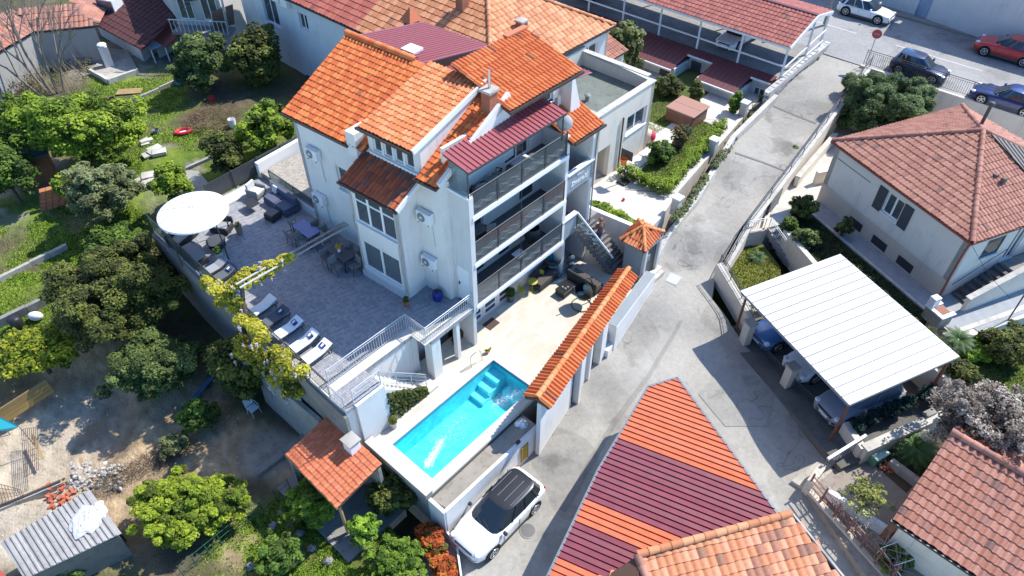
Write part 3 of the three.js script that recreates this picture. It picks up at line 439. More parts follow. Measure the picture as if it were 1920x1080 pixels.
// herringbone pavers of the terrace (a few centimetres each: left to the material)
const paverTex = noiseTex(1024, 1.7, (u, v) => {
  const n = 16, i = Math.floor(u * n), j = Math.floor(v * n), k = ((i + j) % 4 + 4) % 4, fu = u * n - i, fv = v * n - j; let id, e;
  if (k < 2) { id = hash(k ? i - 1 : i, j, 1); const x = (k ? fu + 1 : fu); e = Math.min(x, 2 - x, fv, 1 - fv); } else { id = hash(i, k === 3 ? j - 1 : j, 2); const y = (k === 3 ? fv + 1 : fv); e = Math.min(y, 2 - y, fu, 1 - fu); }
  const s = 0.74 + 0.3 * (id - 0.5) + 0.1 * tn(u, v, 40, 3, 2); const g = 0.5 + 0.5 * sm(0, 0.13, e); return [s * g, s * g * (0.985 - 0.03 * id), s * g * (0.97 - 0.06 * id)];
}, true);
const paverMat = std(C(0.41, 0.42, 0.455), 0.9, { map: paverTex });
const terrPts = [[8.1, -17.25], [8.1, -16.2], [10, -16.2], [10, -17.3], [12.95, -17.3], [12.95, -16.4], [15.8, -16.46], [15.8, -17.6], [15.8, -32.6], [8.65, -32.6]];
struct('terrace', slabV(terrPts, T - 0.2, T), paverMat);
struct('terrace_body', slabV([[8.15, -17.3], [8.15, -16.25], [9.95, -16.25], [9.95, -17.35], [12.9, -17.35], [13.2, -18.4], [15.7, -18.4], [15.75, -32.55], [8.7, -32.55]], -0.9, T - 0.204), M.white);
struct('garden_wall_face', [wallSeg(V(8.03, 0, -16.1), V(8.58, 0, -32.6), 0.14, -0.8, T - 0.21, 0.8, T - 0.21)], concrete(0.3, 0.285, 0.26));
{ // pale edge strips and cap stones of the terrace
  const c = thing('terrace_edging', 'pale cream edging stones along the terrace rim above the pool stairs', 'edging', V(10, T, -17.5));
  const st = (u0, u1, n0, n1, k) => { const L = Math.max(u1 - u0, n1 - n0), n = Math.max(1, Math.round(L / 0.7)); for (let i = 0; i < n; i++) obj('edging_stone', u1 - u0 > n1 - n0 ? bx(VF, lerp(u0, u1, i / n) + 0.003, lerp(u0, u1, (i + 1) / n) - 0.003, T + 0.004, T + 0.03, n0, n1) : bx(VF, u0, u1, T + 0.004, T + 0.03, lerp(n0, n1, i / n) + 0.003, lerp(n0, n1, (i + 1) / n) - 0.003), coping, c); };
  st(8.1, 12.95, -17.75, -17.3); st(8.1, 8.5, -20.6, -17.78); st(12.6, 12.95, -17.28, -16.42); st(12.95, 15.75, -16.85, -16.44);
  st(9.9, 14.4, -32.45, -31.6);
  obj('corner_pillar', bx(VF, 12.98, 13.5, D, T - 0.2, -16.95, -16.45), M.white, c); obj('door_post', bx(VF, 14.55, 14.75, D, T - 0.2, -16.75, -16.5), M.white, c);
}
const deckShadeRoof = 0;
// stairs from the terrace landing down to the pool deck
function stairs(parent, a, b, wdir, n, mat, name = 'step', thick = 0.5) {    // a: top edge corner, b: foot, wdir: full width vector
  const dh = V3(b.x - a.x, 0, b.z - a.z);
  for (let i = 0; i < n; i++) {
    const p = a.clone().addScaledVector(dh, i / n), q = a.clone().addScaledVector(dh, (i + 1) / n), y = lerp(a.y, b.y, (i + 1) / (n + 0.001)), L = [p, q, q.clone().add(wdir), p.clone().add(wdir)];
    const y0 = Math.max(b.y - 0.02, y - thick); obj(name, prism(L, y0, y), mat, parent);
  }
}
{
  const s = thing('pool_stairs', 'pale stone steps leading down from the terrace landing to the pool deck', 'stairs', V(11, D, -16.6));
  stairs(s, V(10.0, T - 0.1, -16.2), V(12.2, D, -16.2), V(0, 0, -0.95).sub(ORG), 11, coping, 'step', 0.24);
  obj('stringer', hexa([V(10, D, -16.19), V(12.2, D, -16.19), V(12.2, D, -16.12), V(10, D, -16.12)], [V(10, T - 0.25, -16.19), V(12.2, D + 0.1, -16.19), V(12.2, D + 0.1, -16.12), V(10, T - 0.25, -16.12)]), M.white, s);
  obj('foot_step', bx(VF, 12.2, 12.75, D, D + 0.16, -17.2, -16.0), coping, s);
  const lw = thing('landing_wall', 'pale grey rendered wall of the stair landing facing the pool', 'wall', V(9, D, -16.1)); obj('wall', [bx(VF, 8.55, 10, D, T + 0.02, -16.2, -16.06), bx(VF, 9.86, 10, D, T + 0.02, -16.26, -16.2)], M.bluewhite, lw);
}
// railings: steel posts, rails and balusters between points
function railing(label, pts, { h = 1, step = 0.13, mat = M.rail, group, baseY = 0.05, post = 1.4, cat = 'railing', horiz = 0, r = 0.011, bb } = {}) {
  const t = thing('railing', label, cat, pts[0].clone(), 0, group);
  for (let i = 0; i + 1 < pts.length; i++) {
    const a = pts[i], b = pts[i + 1], L = a.distanceTo(b), up = y => p => p.clone().add(V3(0, y, 0)); obj('handrail', [bar(up(h)(a), up(h)(b), 0.024, 0.024, 7), bar(up(h - 0.13)(a), up(h - 0.13)(b), 0.014, 0.014, 5), bar(up(baseY + 0.06)(a), up(baseY + 0.06)(b), 0.014, 0.014, 5)], mat, t);
    const np = Math.max(1, Math.round(L / post)); for (let k = i ? 1 : 0; k <= np; k++) { const p = a.clone().lerp(b, k / np); obj('post', bar(p, up(h)(p), 0.02, 0.02, 6), mat, t); }
    if (horiz) { const G = []; for (let k = 1; k < horiz; k++) G.push(bar(up(h * k / horiz)(a), up(h * k / horiz)(b), r, r, 4)); obj('bars', G, mat, t); }
    else { const n = Math.round(L / step), G = []; for (let k = 1; k < n; k++) { const p = a.clone().lerp(b, k / n); G.push(bar(up(baseY + 0.06)(p), up(h - 0.13)(p), r, r, 4)); } stuff(obj('balusters', G, mat, t)); }
  }
  return t;
}

{ // white bubbles: a churned jet streak, plus looser patches drawn for bright ripples
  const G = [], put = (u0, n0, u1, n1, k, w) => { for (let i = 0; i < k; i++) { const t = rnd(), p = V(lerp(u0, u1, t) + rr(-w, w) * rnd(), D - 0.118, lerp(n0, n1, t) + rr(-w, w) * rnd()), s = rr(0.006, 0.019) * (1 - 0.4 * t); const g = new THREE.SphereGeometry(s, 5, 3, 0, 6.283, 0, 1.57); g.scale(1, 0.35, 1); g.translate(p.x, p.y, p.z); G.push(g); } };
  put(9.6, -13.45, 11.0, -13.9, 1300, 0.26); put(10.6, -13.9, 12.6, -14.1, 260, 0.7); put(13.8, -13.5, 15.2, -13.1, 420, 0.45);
  tag(obj('foam', G, std(C(0.85, 0.92, 0.93), 0.4)), 'white bubbles on the pool water, a churned jet streak and patches drawn for bright ripples', 'foam', null, 'stuff');
}
// ---------- the villa ----------
const TONES = {
  villa: [[0.74, 0.19, 0.045], [0.65, 0.15, 0.035], [0.78, 0.23, 0.06], [0.6, 0.13, 0.032], [0.7, 0.17, 0.04]],
  dormer: [[0.76, 0.26, 0.085], [0.68, 0.2, 0.065], [0.8, 0.3, 0.12], [0.72, 0.22, 0.07]],
  oldbay: [[0.4, 0.09, 0.035], [0.33, 0.075, 0.03], [0.45, 0.11, 0.04], [0.2, 0.1, 0.07]],
  bright: [[0.72, 0.19, 0.05], [0.63, 0.15, 0.04], [0.76, 0.23, 0.07]],
  pale: [[0.64, 0.27, 0.12], [0.57, 0.22, 0.095], [0.69, 0.31, 0.15], [0.53, 0.2, 0.085]],
  brown: [[0.42, 0.185, 0.125], [0.38, 0.16, 0.11], [0.46, 0.21, 0.145], [0.34, 0.145, 0.1]],
  rose: [[0.46, 0.2, 0.135], [0.42, 0.175, 0.115], [0.5, 0.23, 0.16], [0.37, 0.17, 0.125]],
  redrear: [[0.5, 0.13, 0.085], [0.46, 0.115, 0.075], [0.54, 0.15, 0.1]],
};
const deckWood = std(C(0.1, 0.05, 0.03), 0.8), burg = std(C(0.26, 0.06, 0.068), 0.45), burgBright = std(C(0.32, 0.07, 0.08), 0.42), burgDark = std(C(0.12, 0.03, 0.035), 0.5);  // the brighter burgundy is for the balcony roof
const smokeGlass = new THREE.MeshPhysicalMaterial({ color: C(0.38, 0.44, 0.46), roughness: 0.12, transmission: 0.85, thickness: 0 }), scrollM = std(C(0.24, 0.26, 0.27), 0.5);
const wallBox = (A, B, a, b, y0, y1, z0, z1) => bx(wallBasis(A, B).m, a, b, y0, y1, z0, z1);
const villa = thing('villa', 'large white villa with orange tiled roofs and three glazed balconies above the pool', 'house', V(18, D, -20));
{
  const v = villa, zL = -4.85, zR = 4.3, body = [Hh(0.26, 0, zL + 0.26), Hh(0.26, 0, 3.6), V(16.1, 0, -18.3), V(24.0, 0, -18.3), V(24.0, 0, -23.9), Hh(8.8, 0, zL + 0.3)];
  obj('core', prism(body, 0.5, 11.15), M.interior, v);
  const A = Hh(0, 0, zL), B = Hh(0, 0, zR), s = z => z - zL;
  const holes = [[s(-2.35), s(-1.15), 8.12, 9.45], [s(-1.75), s(-0.55), 5.75, 6.95]];
  obj('wall', wallPanel(A, B, T - 0.3, 11.36, 11.36, holes), M.white, v); holes.forEach(h => win(v, A, B, h, { cols: 2 }));
  obj('wall', [wallPanel(Hh(8.8, 0, zL), A, T - 0.3, 11.2, 11.36), prism([Hh(0.05, 0, zL), Hh(8.7, 0, zL), Hh(8.7, 0, zL + 0.24), Hh(0.05, 0, zL + 0.24)], 11.1, p => { const x = p.clone().sub(Hh(0, 0, 0)).dot(V3(Math.cos(52 * Math.PI / 180), 0, -Math.sin(52 * Math.PI / 180))); return 11.3 + (x < 4 ? x * 0.45 : 1.8 - (x - 4) * 0.2); })], M.white, v);
  // bay with the big windows
  const bx0 = -1.25, bA = Hh(bx0, 0, 0), bB = Hh(bx0, 0, 2.85), bh = [[0.2, 2.7, 8.22, 9.98], [0.22, 2.62, 5.5, 7.15]];
  obj('bay_wall', wallPanel(bA, bB, T - 0.3, 10.36, 10.36, bh, 0.16), M.white, v); win(v, bA, bB, bh[0], { cols: 3, rows: 2, split: [9.42], fr: 0.085, inset: 0.06 }); win(v, bA, bB, bh[1], { cols: 2, curtain: M.curtain, fr: 0.085, inset: 0.06, glass: M.clear });
  obj('bay_wall', wallPanel(bB, Hh(0, 0, 2.85), T - 0.3, 10.36, 11.02, [], 0.16), M.white, v); obj('bay_wall', wallPanel(Hh(0, 0, 0), bA, T - 0.3, 11.02, 10.36, [], 0.16), M.white, v);
  obj('bay_core', prism([Hh(-0.85, 0, 0.2), Hh(-0.85, 0, 2.65), Hh(0.1, 0, 2.65), Hh(0.1, 0, 0.2)], T, 10.2), M.interior, v);
  obj('plinth', [prism([Hh(-1.3, 0, -0.04), Hh(-1.3, 0, 2.9), Hh(-1.25, 0, 2.9), Hh(-1.25, 0, -0.04)], T, T + 0.35)], M.bluewhite, v);
  const slope = (a, b, c, d) => [Hh(...a), Hh(...b), Hh(...c), Hh(...d)];
  const ob = tileRoof(v, slope([-1.55, 10.42, 3.3], [-1.55, 10.42, -0.1], [0, 11.12, -0.1], [0, 11.12, 3.3]), 'oldbay', { tw: 0.21, tl: 0.33, h: 0.055, tones: TONES.oldbay, board: deckWood, indiv: 70, wear: (a, b) => b > 1.15 ? 0.7 : 0.08 });
  obj('gutter', beam(Hh(-1.62, 10.36, 3.35), Hh(-1.62, 10.36, -0.15), 0.11, 0.1), M.gutter, v); obj('verge', beam(Hh(-1.6, 10.44, 3.36), Hh(0, 11.16, 3.36), 0.1, 0.2), M.white, v);
  // main west slope, in two pieces either side of the raised dormer
  const y0 = 11.42, y1 = 13.52, kx = 4.0;
  const mainO = { tw: 0.21, tl: 0.28, h: 0.07, tones: TONES.villa, board: deckWood, indiv: 90 };
  tileRoof(v, slope([-0.38, y0, 0.3], [-0.38, y0, zL - 0.12], [kx, y1, zL - 0.12], [kx, y1, 0.3]), 'villa', mainO);
  tileRoof(v, slope([-0.38, y0, 4.5], [-0.38, y0, 3.36], [kx, y1, 3.36], [kx, y1, 4.5]), 'villa', { ...mainO, indiv: 40 });
  tileRoof(v, slope([-0.42, 12.66, 3.34], [-0.42, 12.66, 0.3], [kx, 13.74, 0.3], [kx, 13.74, 3.34]), 'dormer', { ...mainO, tones: TONES.dormer, indiv: 100 });
  obj('gutter', [beam(Hh(-0.45, 11.36, zL - 0.1), Hh(-0.45, 11.36, -0.55), 0.12, 0.1), beam(Hh(-0.45, 11.36, 3.3), Hh(-0.45, 11.36, 4.55), 0.12, 0.1), beam(Hh(-0.5, 12.6, 0.25), Hh(-0.5, 12.6, 3.4), 0.12, 0.1)], M.gutter, v);
  ridgeTiles(v, Hh(kx, y1 + 0.06, zL - 0.1), Hh(kx, y1 + 0.06, -0.55), 0.17, TONES.villa, 0.4);
  // dormer front with four windows, its bright cheek
  const dA = Hh(-0.02, 0, 0.32), dB = Hh(-0.02, 0, 3.28), dh = [0, 1, 2, 3].map(i => [0.28 + i * 0.62, 0.28 + i * 0.62 + 0.5, 11.42, 12.2]);
  obj('dormer_wall', wallPanel(dA, dB, 11.0, 12.62, 12.62, dh, 0.2), M.white, v); dh.forEach(h => win(v, dA, dB, h, { cols: 1, sill: false, inset: 0.08, fr: 0.05 }));
  obj('sill', beam(Hh(-0.06, 11.34, 0.4), Hh(-0.06, 11.34, 3.2), 0.16, 0.06), M.whiteClean, v);
  obj('dormer_cheek', [hexa([Hh(0, 11.2, 3.24), Hh(4.2, 11.2, 3.24), Hh(4.2, 11.2, 3.36), Hh(0, 11.2, 3.36)].reverse(), [Hh(0, 12.6, 3.24), Hh(4.2, 13.6, 3.24), Hh(4.2, 13.6, 3.36), Hh(0, 12.6, 3.36)].reverse()), hexa([Hh(0, 11.2, 0.3), Hh(4.2, 11.2, 0.3), Hh(4.2, 11.2, 0.4), Hh(0, 11.2, 0.4)].reverse(), [Hh(0, 12.55, 0.3), Hh(4.2, 13.56, 0.3), Hh(4.2, 13.56, 0.4), Hh(0, 12.55, 0.4)].reverse())], M.white, v);
  obj('fascia', beam(Hh(-0.44, 12.66, 3.42), Hh(4.1, 13.78, 3.42), 0.1, 0.22), M.whiteClean, v);
  obj('firewall_pillar', prism([Hh(-0.42, 0, -0.62), Hh(-0.42, 0, -0.05), Hh(0.5, 0, -0.05), Hh(0.5, 0, -0.62)], 8.2, 12.1), M.white, v);
  obj('verge', [beam(Hh(-0.35, 11.55, 4.6), Hh(4.1, 13.6, 4.6), 0.16, 0.26), hexa([Hh(0.6, 10.6, 4.52), Hh(4.3, 10.6, 4.52), Hh(4.3, 10.6, 4.7), Hh(0.6, 10.6, 4.7)].reverse(), [Hh(0.6, 11.85, 4.52), Hh(4.3, 13.5, 4.52), Hh(4.3, 13.5, 4.7), Hh(0.6, 11.85, 4.7)].reverse())], M.white, v);
  obj('vent_hood', [rbx(HF, 0.8, 1.5, 12.1, 12.5, 4.45, 5.0, 0.06)], M.whiteClean, v);
  // rear slope: two burgundy sheet roofs and a rooflight
  const rx = [V3(Math.cos(52 * Math.PI / 180), -0.2, -Math.sin(52 * Math.PI / 180))][0];
  sheetRoof(v, slope([8.9, 12.45, -0.35], [8.9, 12.45, zL], [kx, 13.42, zL], [kx, 13.42, -0.35]), rx, 0.23, () => burg, { name: 'roof_sheet' });
  sheetRoof(v, slope([11.2, 11.55, 4.2], [11.2, 11.55, -0.6], [kx, 13.0, -0.6], [kx, 13.0, 4.2]), rx, 0.23, () => burg, { name: 'roof_sheet' });
  obj('roof_step', hexa([Hh(4, 12.6, -0.42), Hh(8.9, 11.8, -0.42), Hh(8.9, 11.8, -0.3), Hh(4, 12.6, -0.3)].reverse(), [Hh(4, 13.4, -0.42), Hh(8.9, 12.43, -0.42), Hh(8.9, 12.43, -0.3), Hh(4, 13.4, -0.3)].reverse()), M.gutter, v);
  obj('roof_light', rbx(HF, 4.7, 5.4, 13.2, 13.36, -2.2, -1.4, 0.03), M.whiteClean, v);
  { const c = obj('chimney', [bx(HF, 3.0, 3.5, 12.6, 14.0, 4.05, 4.5)], std(C(0.4, 0.13, 0.07), 0.85, { map: grainTex }), v); obj('chimney_cap', [bx(HF, 2.93, 3.57, 14.0, 14.1, 3.98, 4.57)], M.lightConc, c); obj('flue', bar(Hh(3.3, 14.1, 4.25), Hh(3.3, 14.85, 4.25), 0.06, 0.06, 8), M.steel, c); }
  // wall with the air conditioners to the front corner
  obj('wall', wallPanel(Hh(0, 0, 4.3), Hh(0.06, 0, 4.32), T - 0.3, 11.3, 11.3), M.white, v);
  const pA = V(15.66, 0, -17.72), pB = V(15.66, 0, -16.52), door = [0.28, 1.05, T, 6.95];
  obj('wall', wallPanel(V(15.36, 0, -17.78), V(15.36, 0, -17.6), T - 0.3, 11.3, 11.3, [], 0.4), M.white, v);
  obj('side_wall', wallPanel(pA, pB, 2.0, 10.98, 10.98, [door], 0.2), M.bluewhite, v); { const d = obj('door', wallBox(pA, pB, 0.28, 1.05, T + 0.02, 6.93, -0.12, -0.06), M.whiteClean, v); obj('handle', wallBox(pA, pB, 0.36, 0.42, 5.8, 5.95, -0.06, -0.02), M.darkMetal, d); }
  obj('cap', bx(VF, 15.6, 15.92, 10.98, 11.06, -17.7, -16.46), M.whiteClean, v);
  // front: floors, back wall of the balconies, doors
  const uL = 15.86, uR = 22.0, nF = -16.5, nB = -17.95, fl = [4.62, 7.18, 9.76];
  const bwA = V(uL, 0, nB), bwB = V(uR, 0, nB), dh3 = fl.flatMap((y, i) => i === 1 ? [[0.6, 2.1, y + 0.22, y + 2.2], [4.6, 5.7, y + 0.22, y + 2.2]] : i === 0 ? [[0.5, 2.2, y + 0.22, y + 2.2], [3.1, 4.0, y + 0.22, y + 2.2]] : [[1.2, 2.4, y + 0.22, y + 2.2], [3.6, 5.2, y + 0.22, y + 2.2]]);
  obj('balcony_wall', wallPanel(bwA, bwB, 4.5, 12.6, 12.6, dh3, 0.14), M.white, v); dh3.forEach(h => win(v, bwA, bwB, h, { cols: h[1] - h[0] > 1.2 ? 2 : 1, sill: false, name: 'balcony_door', inset: 0.06 }));
  obj('side_wall', [bx(VF, uR, uR + 0.22, 4.5, 10.9, nB, nF + 0.02)], M.white, v); obj('corner_post', bx(VF, uL - 0.2, uL + 0.06, 4.5, 10.98, nF - 0.02, nF + 0.08), M.bluewhite, v);
  const floorM = std(C(0.13, 0.13, 0.135), 0.8, { map: grainTex });
  fl.forEach((y, i) => {
    const b = obj('balcony_floor', bx(VF, uL + 0.02, uR - 0.01, y + 0.02, y + 0.2, nB + 0.01, nF - 0.02), floorM, v);
    obj('slab_edge', bx(VF, uL - 0.02, uR + 0.1, y + 0.03, y + 0.22, nF - 0.02, nF + 0.12), M.whiteClean, b);
    const rl = obj('balcony_railing', [bar(V(uL, y + 1.38, nF + 0.02), V(uR, y + 1.38, nF + 0.02), 0.028), bar(V(uL, y + 0.3, nF + 0.02), V(uR, y + 0.3, nF + 0.02), 0.018), ...[0, 1, 2, 3, 4].map(k => bar(V(lerp(uL, uR, k / 4), y + 0.2, nF + 0.02), V(lerp(uL, uR, k / 4), y + 1.38, nF + 0.02), 0.026))], M.darkMetal, v);
    for (let k = 0; k < 4; k++) {
      const a = lerp(uL, uR, k / 4) + 0.05, c = lerp(uL, uR, (k + 1) / 4) - 0.05; obj('glass_panel', bx(VF, a, c, y + 0.33, y + 1.33, nF + 0.015, nF + 0.027), smokeGlass, rl);
      const G = []; for (let q = 0; q < 3; q++) for (const dv of [0, 0.09, 0.18]) { const pts = []; for (let e = 0; e <= 10; e++) { const x = a + 0.08 + (c - a - 0.16) * e / 10; pts.push(V(x, y + 0.5 + dv * 0.8 + q * 0.14 + 0.05 * Math.sin(e * 1.3 + q * 1.9 + dv * 14 + k), nF + 0.035)); } if ((q + k) % 3 < 2) G.push(tube(pts, 0.006, 3, 20)); }
      obj('scroll_trim', G, scrollM, rl);
    }
    obj('mullion', [bar(V(lerp(uL, uR, 0.5), y + 1.38, nF + 0.02), V(lerp(uL, uR, 0.5), y + 2.55, nF + 0.02), 0.018)], M.darkMetal, v);
    if (i < 2) obj('blind_box', rbx(VF, uL + 0.1, uR - 0.1, y + 2.42, y + 2.54, nF - 0.16, nF - 0.04, 0.03), M.whiteClean, v);
  });
  obj('screen', bx(VF, 15.7, 15.73, 11.06, 12.35, -17.5, -16.5), M.clear, v);
  obj('roof_post', [bar(V(15.72, 11, -16.47), V(15.72, 12.4, -16.47), 0.035), bar(V(uR - 0.4, 10.9, -16.47), V(uR - 0.4, 12.4, -16.47), 0.04), bar(V(uR - 0.05, 9.9, -16.47), V(uR - 0.05, 11.2, -16.47), 0.035)], M.darkMetal, v);
  sheetRoof(v, [V(15.62, 12.36, -16.3), V(21.6, 12.36, -16.3), V(21.6, 12.62, -17.75), V(15.62, 12.62, -17.75)], V(0, 0, 1).sub(V(0, 0, 0)), 0.235, () => burgBright, { ribH: 0.045, ribW: 0.08, name: 'roof_sheet' });
  obj('roof_frame', [beam(V(15.62, 12.29, -16.32), V(21.6, 12.29, -16.32), 0.06, 0.1), beam(V(15.65, 12.3, -16.3), V(15.65, 12.55, -17.7), 0.05, 0.08), beam(V(21.58, 12.3, -16.3), V(21.58, 12.55, -17.7), 0.05, 0.08)], M.darkMetal, v);
  // right wing: tiled roof facing the pool above the balconies
  tileRoof(v, [V(18.85, 13.3, -17.1), V(23.5, 13.3, -17.1), V(23.6, 14.2, -20.4), V(18.95, 14.2, -20.4)], 'wing', { tw: 0.215, tl: 0.42, h: 0.07, tones: TONES.bright, board: deckWood, indiv: 0 });
  obj('gutter', beam(V(18.8, 13.22, -17.03), V(23.6, 13.22, -17.03), 0.12, 0.11), M.gutter, v); obj('roof_cap', beam(V(22.2, 14.28, -20.4), V(23.6, 14.28, -20.4), 0.3, 0.08), std(C(0.5, 0.17, 0.08), 0.8), v);
  const wA = V(18.9, 0, -17.95), wB = V(23.3, 0, -17.95), wh = [[2.9, 3.8, 11.9, 12.7]];
  obj('wing_wall', [wallPanel(wA, wB, 11.9, 13.2, 13.2, wh), wallPanel(wB, V(23.3, 0, -20.5), 8, 13.25, 14.1)], M.white, v); wh.forEach(h => win(v, wA, wB, h, { cols: 1 }));
  obj('buttress', hexa([V(23.32, 10.2, -17.4), V(24.4, 10.2, -17.4), V(24.4, 10.2, -18.1), V(23.32, 10.2, -18.1)], [V(23.32, 12.9, -17.4), V(23.5, 12.9, -17.4), V(23.5, 12.9, -18.1), V(23.32, 12.9, -18.1)]), M.white, v);
  obj('wing_core', prism([V(18.9, 0, -18.25), V(23.2, 0, -18.25), V(23.2, 0, -19.4), V(18.9, 0, -19.4)], 11.1, 13.2), M.interior, v);
  // entrance bay with the sign
  const eL = 22.24, eR = 24.25;
  tileRoof(v, [V(eL - 0.2, 10.66, -16.2), V(eR + 0.12, 10.66, -16.2), V(eR + 0.12, 11.5, -18.3), V(eL - 0.2, 11.5, -18.3)], 'wing', { tw: 0.215, tl: 0.42, h: 0.075, tones: TONES.bright, board: deckWood, indiv: 0 });
  obj('gutter', beam(V(eL - 0.1, 10.56, -16.14), V(eR + 0.2, 10.56, -16.14), 0.11, 0.1), M.gutter, v);
  obj('entrance_wall', [bx(VF, eR - 0.2, eR, 2.3, 10.5, -18.6, nF), bx(VF, eL, eR - 0.2, 2.3, 10.9, -18.9, -18.7)], M.white, v);
  obj('entrance_floor', [bx(VF, eL, eR - 0.2, 7.3, 7.5, -18.7, nF - 0.14)], M.conc, v); obj('landing_floor', [bx(VF, eL, eR - 0.2, 4.72, 4.9, -18.7, nF - 0.02), bx(VF, eR - 0.2, 25.1, 4.72, 4.895, -18.6, nF)], M.conc, v);
  obj('sign_parapet', bx(VF, eL, eR + 0.02, 7.6, 8.6, nF - 0.14, nF), M.greyWall, v); obj('parapet_cap', bx(VF, eL, eR + 0.06, 8.6, 8.68, nF - 0.2, nF + 0.06), M.whiteClean, v);
  obj('landing_parapet', hexa([V(eL - 0.2, 4.55, nF - 0.14), V(eL - 0.2, 4.55, nF), V(23.2, 5.05, nF), V(23.2, 5.05, nF - 0.14)], [V(eL - 0.2, 5.92, nF - 0.14), V(eL - 0.2, 5.92, nF), V(23.2, 5.92, nF), V(23.2, 5.92, nF - 0.14)]), M.greyWall, v); obj('parapet_cap', bx(VF, eL - 0.2, 23.24, 5.92, 5.99, nF - 0.2, nF + 0.06), M.whiteClean, v);
  obj('lantern_pedestal', lathe([[0.16, 0], [0.1, 0.1], [0.07, 0.55], [0.2, 0.75], [0.22, 0.85], [0, 0.85]], V(24.2, 4.9, -17.9)), M.greyWall, v);
  // basement front with its glazed doors, set back under the first balcony
  const gA = V(15.7, 0, -17.5), gB = V(22.3, 0, -17.5), gh = [[0.62, 1.55, D + 0.05, 4.25], [1.7, 2.6, D + 0.05, 4.25], [2.75, 3.65, D + 0.05, 4.25]];
  obj('basement_wall', wallPanel(gA, gB, D - 0.1, 4.6, 4.6, gh, 0.2), M.white, v); gh.forEach(h => win(v, gA, gB, h, { cols: 1, rows: 2, split: [D + 0.45], sill: false, inset: 0.04, fr: 0.09, name: 'glazed_door' }));
  obj('basement_wall', wallPanel(V(12.9, 0, -18.35), V(15.7, 0, -18.35), D - 0.1, 4.62, 4.62), M.white, v);
  obj('basement_core', prism([V(16, 0, -17.8), V(22.2, 0, -17.8), V(22.2, 0, -23), V(16, 0, -23)], 2, 4.5), M.interior, v);
  obj('downpipe', [tube([V(eR + 0.05, 10.5, -16.35), V(eR + 0.05, 10.2, -16.42), V(eR + 0.05, 3, -16.42)], 0.04, 6, 10)], M.midGrey, v);
  try { // raised white letters on the grey parapet
    const { TextGeometry } = await import('three/addons/geometries/TextGeometry.js'); const { FontLoader } = await import('three/addons/loaders/FontLoader.js');
    const f1 = await new FontLoader().loadAsync('fonts/droid/droid_sans_regular.typeface.json'), f2 = await new FontLoader().loadAsync('fonts/droid/droid_serif_regular.typeface.json');
    const txt = (s, f, h, x, y, sk) => { const g = new TextGeometry(s, { font: f, size: h, depth: 0.025, curveSegments: 3 }); g.applyMatrix4(new THREE.Matrix4().set(1, sk, 0, 0, 0, 1, 0, 0, 0, 0, 1, 0, 0, 0, 0, 1)); g.translate(x, y, nF + 0.004); return g.applyMatrix4(VF); };
    const sg = obj('sign_lettering', txt('VILLA', f1, 0.14, 22.95, 8.3, 0.05), M.whiteClean, v); obj('sign_lettering', txt('Emerald', f2, 0.23, 22.5, 7.88, 0.3), M.whiteClean, v);
  } catch (e) { console.log('text failed', e.message); }
}
// ---------- lane-side tiled wall, gate, entrance stairs ----------
{
  const w = thing('boundary_wall', 'white lane-side wall with a long orange barrel-tile cap between pool deck and lane', 'wall', V(18.5, 1, -12));
  const a = V(13.98, 0, -11.2), b = V(23.02, 0, -12.98), e = b.clone().sub(a).normalize(), n = V3(-e.z, 0, e.x);            // n points to the lane
  const P = (t, o, y) => { const p = a.clone().lerp(b, t).addScaledVector(n, o); p.y = y; return p; };
  const hw = t => lerp(0.62, 0.5, t);
  const inner = [P(1, -hw(1), 4.12), P(0, -hw(0), 4.12), P(0, 0, 4.42), P(1, 0, 4.42)], outer = [P(0, hw(0), 4.12), P(1, hw(1), 4.12), P(1, 0, 4.42), P(0, 0, 4.42)];
  const o = { tw: 0.2, tl: 0.66, h: 0.085, tones: TONES.bright, board: deckWood, indiv: 150 };
  tileRoof(w, inner, 'cap', o); tileRoof(w, outer, 'cap', o); ridgeTiles(w, P(0, 0, 4.5), P(1, 0, 4.5), 0.13, TONES.dormer, 0.34);
  const seg = (t0, t1, o0, th, y0, y1) => wallSeg(P(t0, o0, 0), P(t1, o0, 0), th, y0, y1);
  obj('wall', [seg(0.0, 0.33, 0.12, 0.2, 0, 4.1), seg(0.385, 0.5, 0.12, 0.2, 0, 4.1), seg(0.33, 0.385, -0.12, 0.16, 0, 4.1), seg(0.62, 1, 0.0, 0.2, 0, 4.1)], M.white, w);
  obj('pier', [seg(0.36, 0.385, 0.32, 0.3, 0.2, 4.0), seg(0.6, 0.66, 0.3, 0.34, 0.4, 4.0), seg(0.5, 0.52, 0.2, 0.3, 0.4, 4.05)], M.white, w);
  obj('gate_door', seg(0.52, 0.6, -0.1, 0.08, 0.5, 3.2), M.darkGrey, w); obj('lintel', seg(0.52, 0.6, 0.1, 0.26, 3.2, 4.05), M.white, w);
  { const c = obj('meter_cabinet', seg(0.675, 0.715, 0.32, 0.12, 1.5, 2.3), std(C(0.32, 0.33, 0.3), 0.7), w); obj('cabinet_recess', [seg(0.66, 0.725, 0.2, 0.2, 1.2, 2.5)], M.white, w); }
  obj('outer_ledge', [wallSeg(P(0.725, 0.42, 0), V(24.9, 0, -12.72), 0.55, 0.7, 2.9, 1.2, 3.0), wallSeg(P(0.66, 0.5, 0), P(0.725, 0.5, 0), 0.3, 0.7, 1.7)], M.white, w);
  obj('ledge_top', wallSeg(P(0.725, 0.42, 0), V(24.9, 0, -12.72), 0.5, 2.905, 2.93, 3.005, 3.03), M.greyWall, w);
}
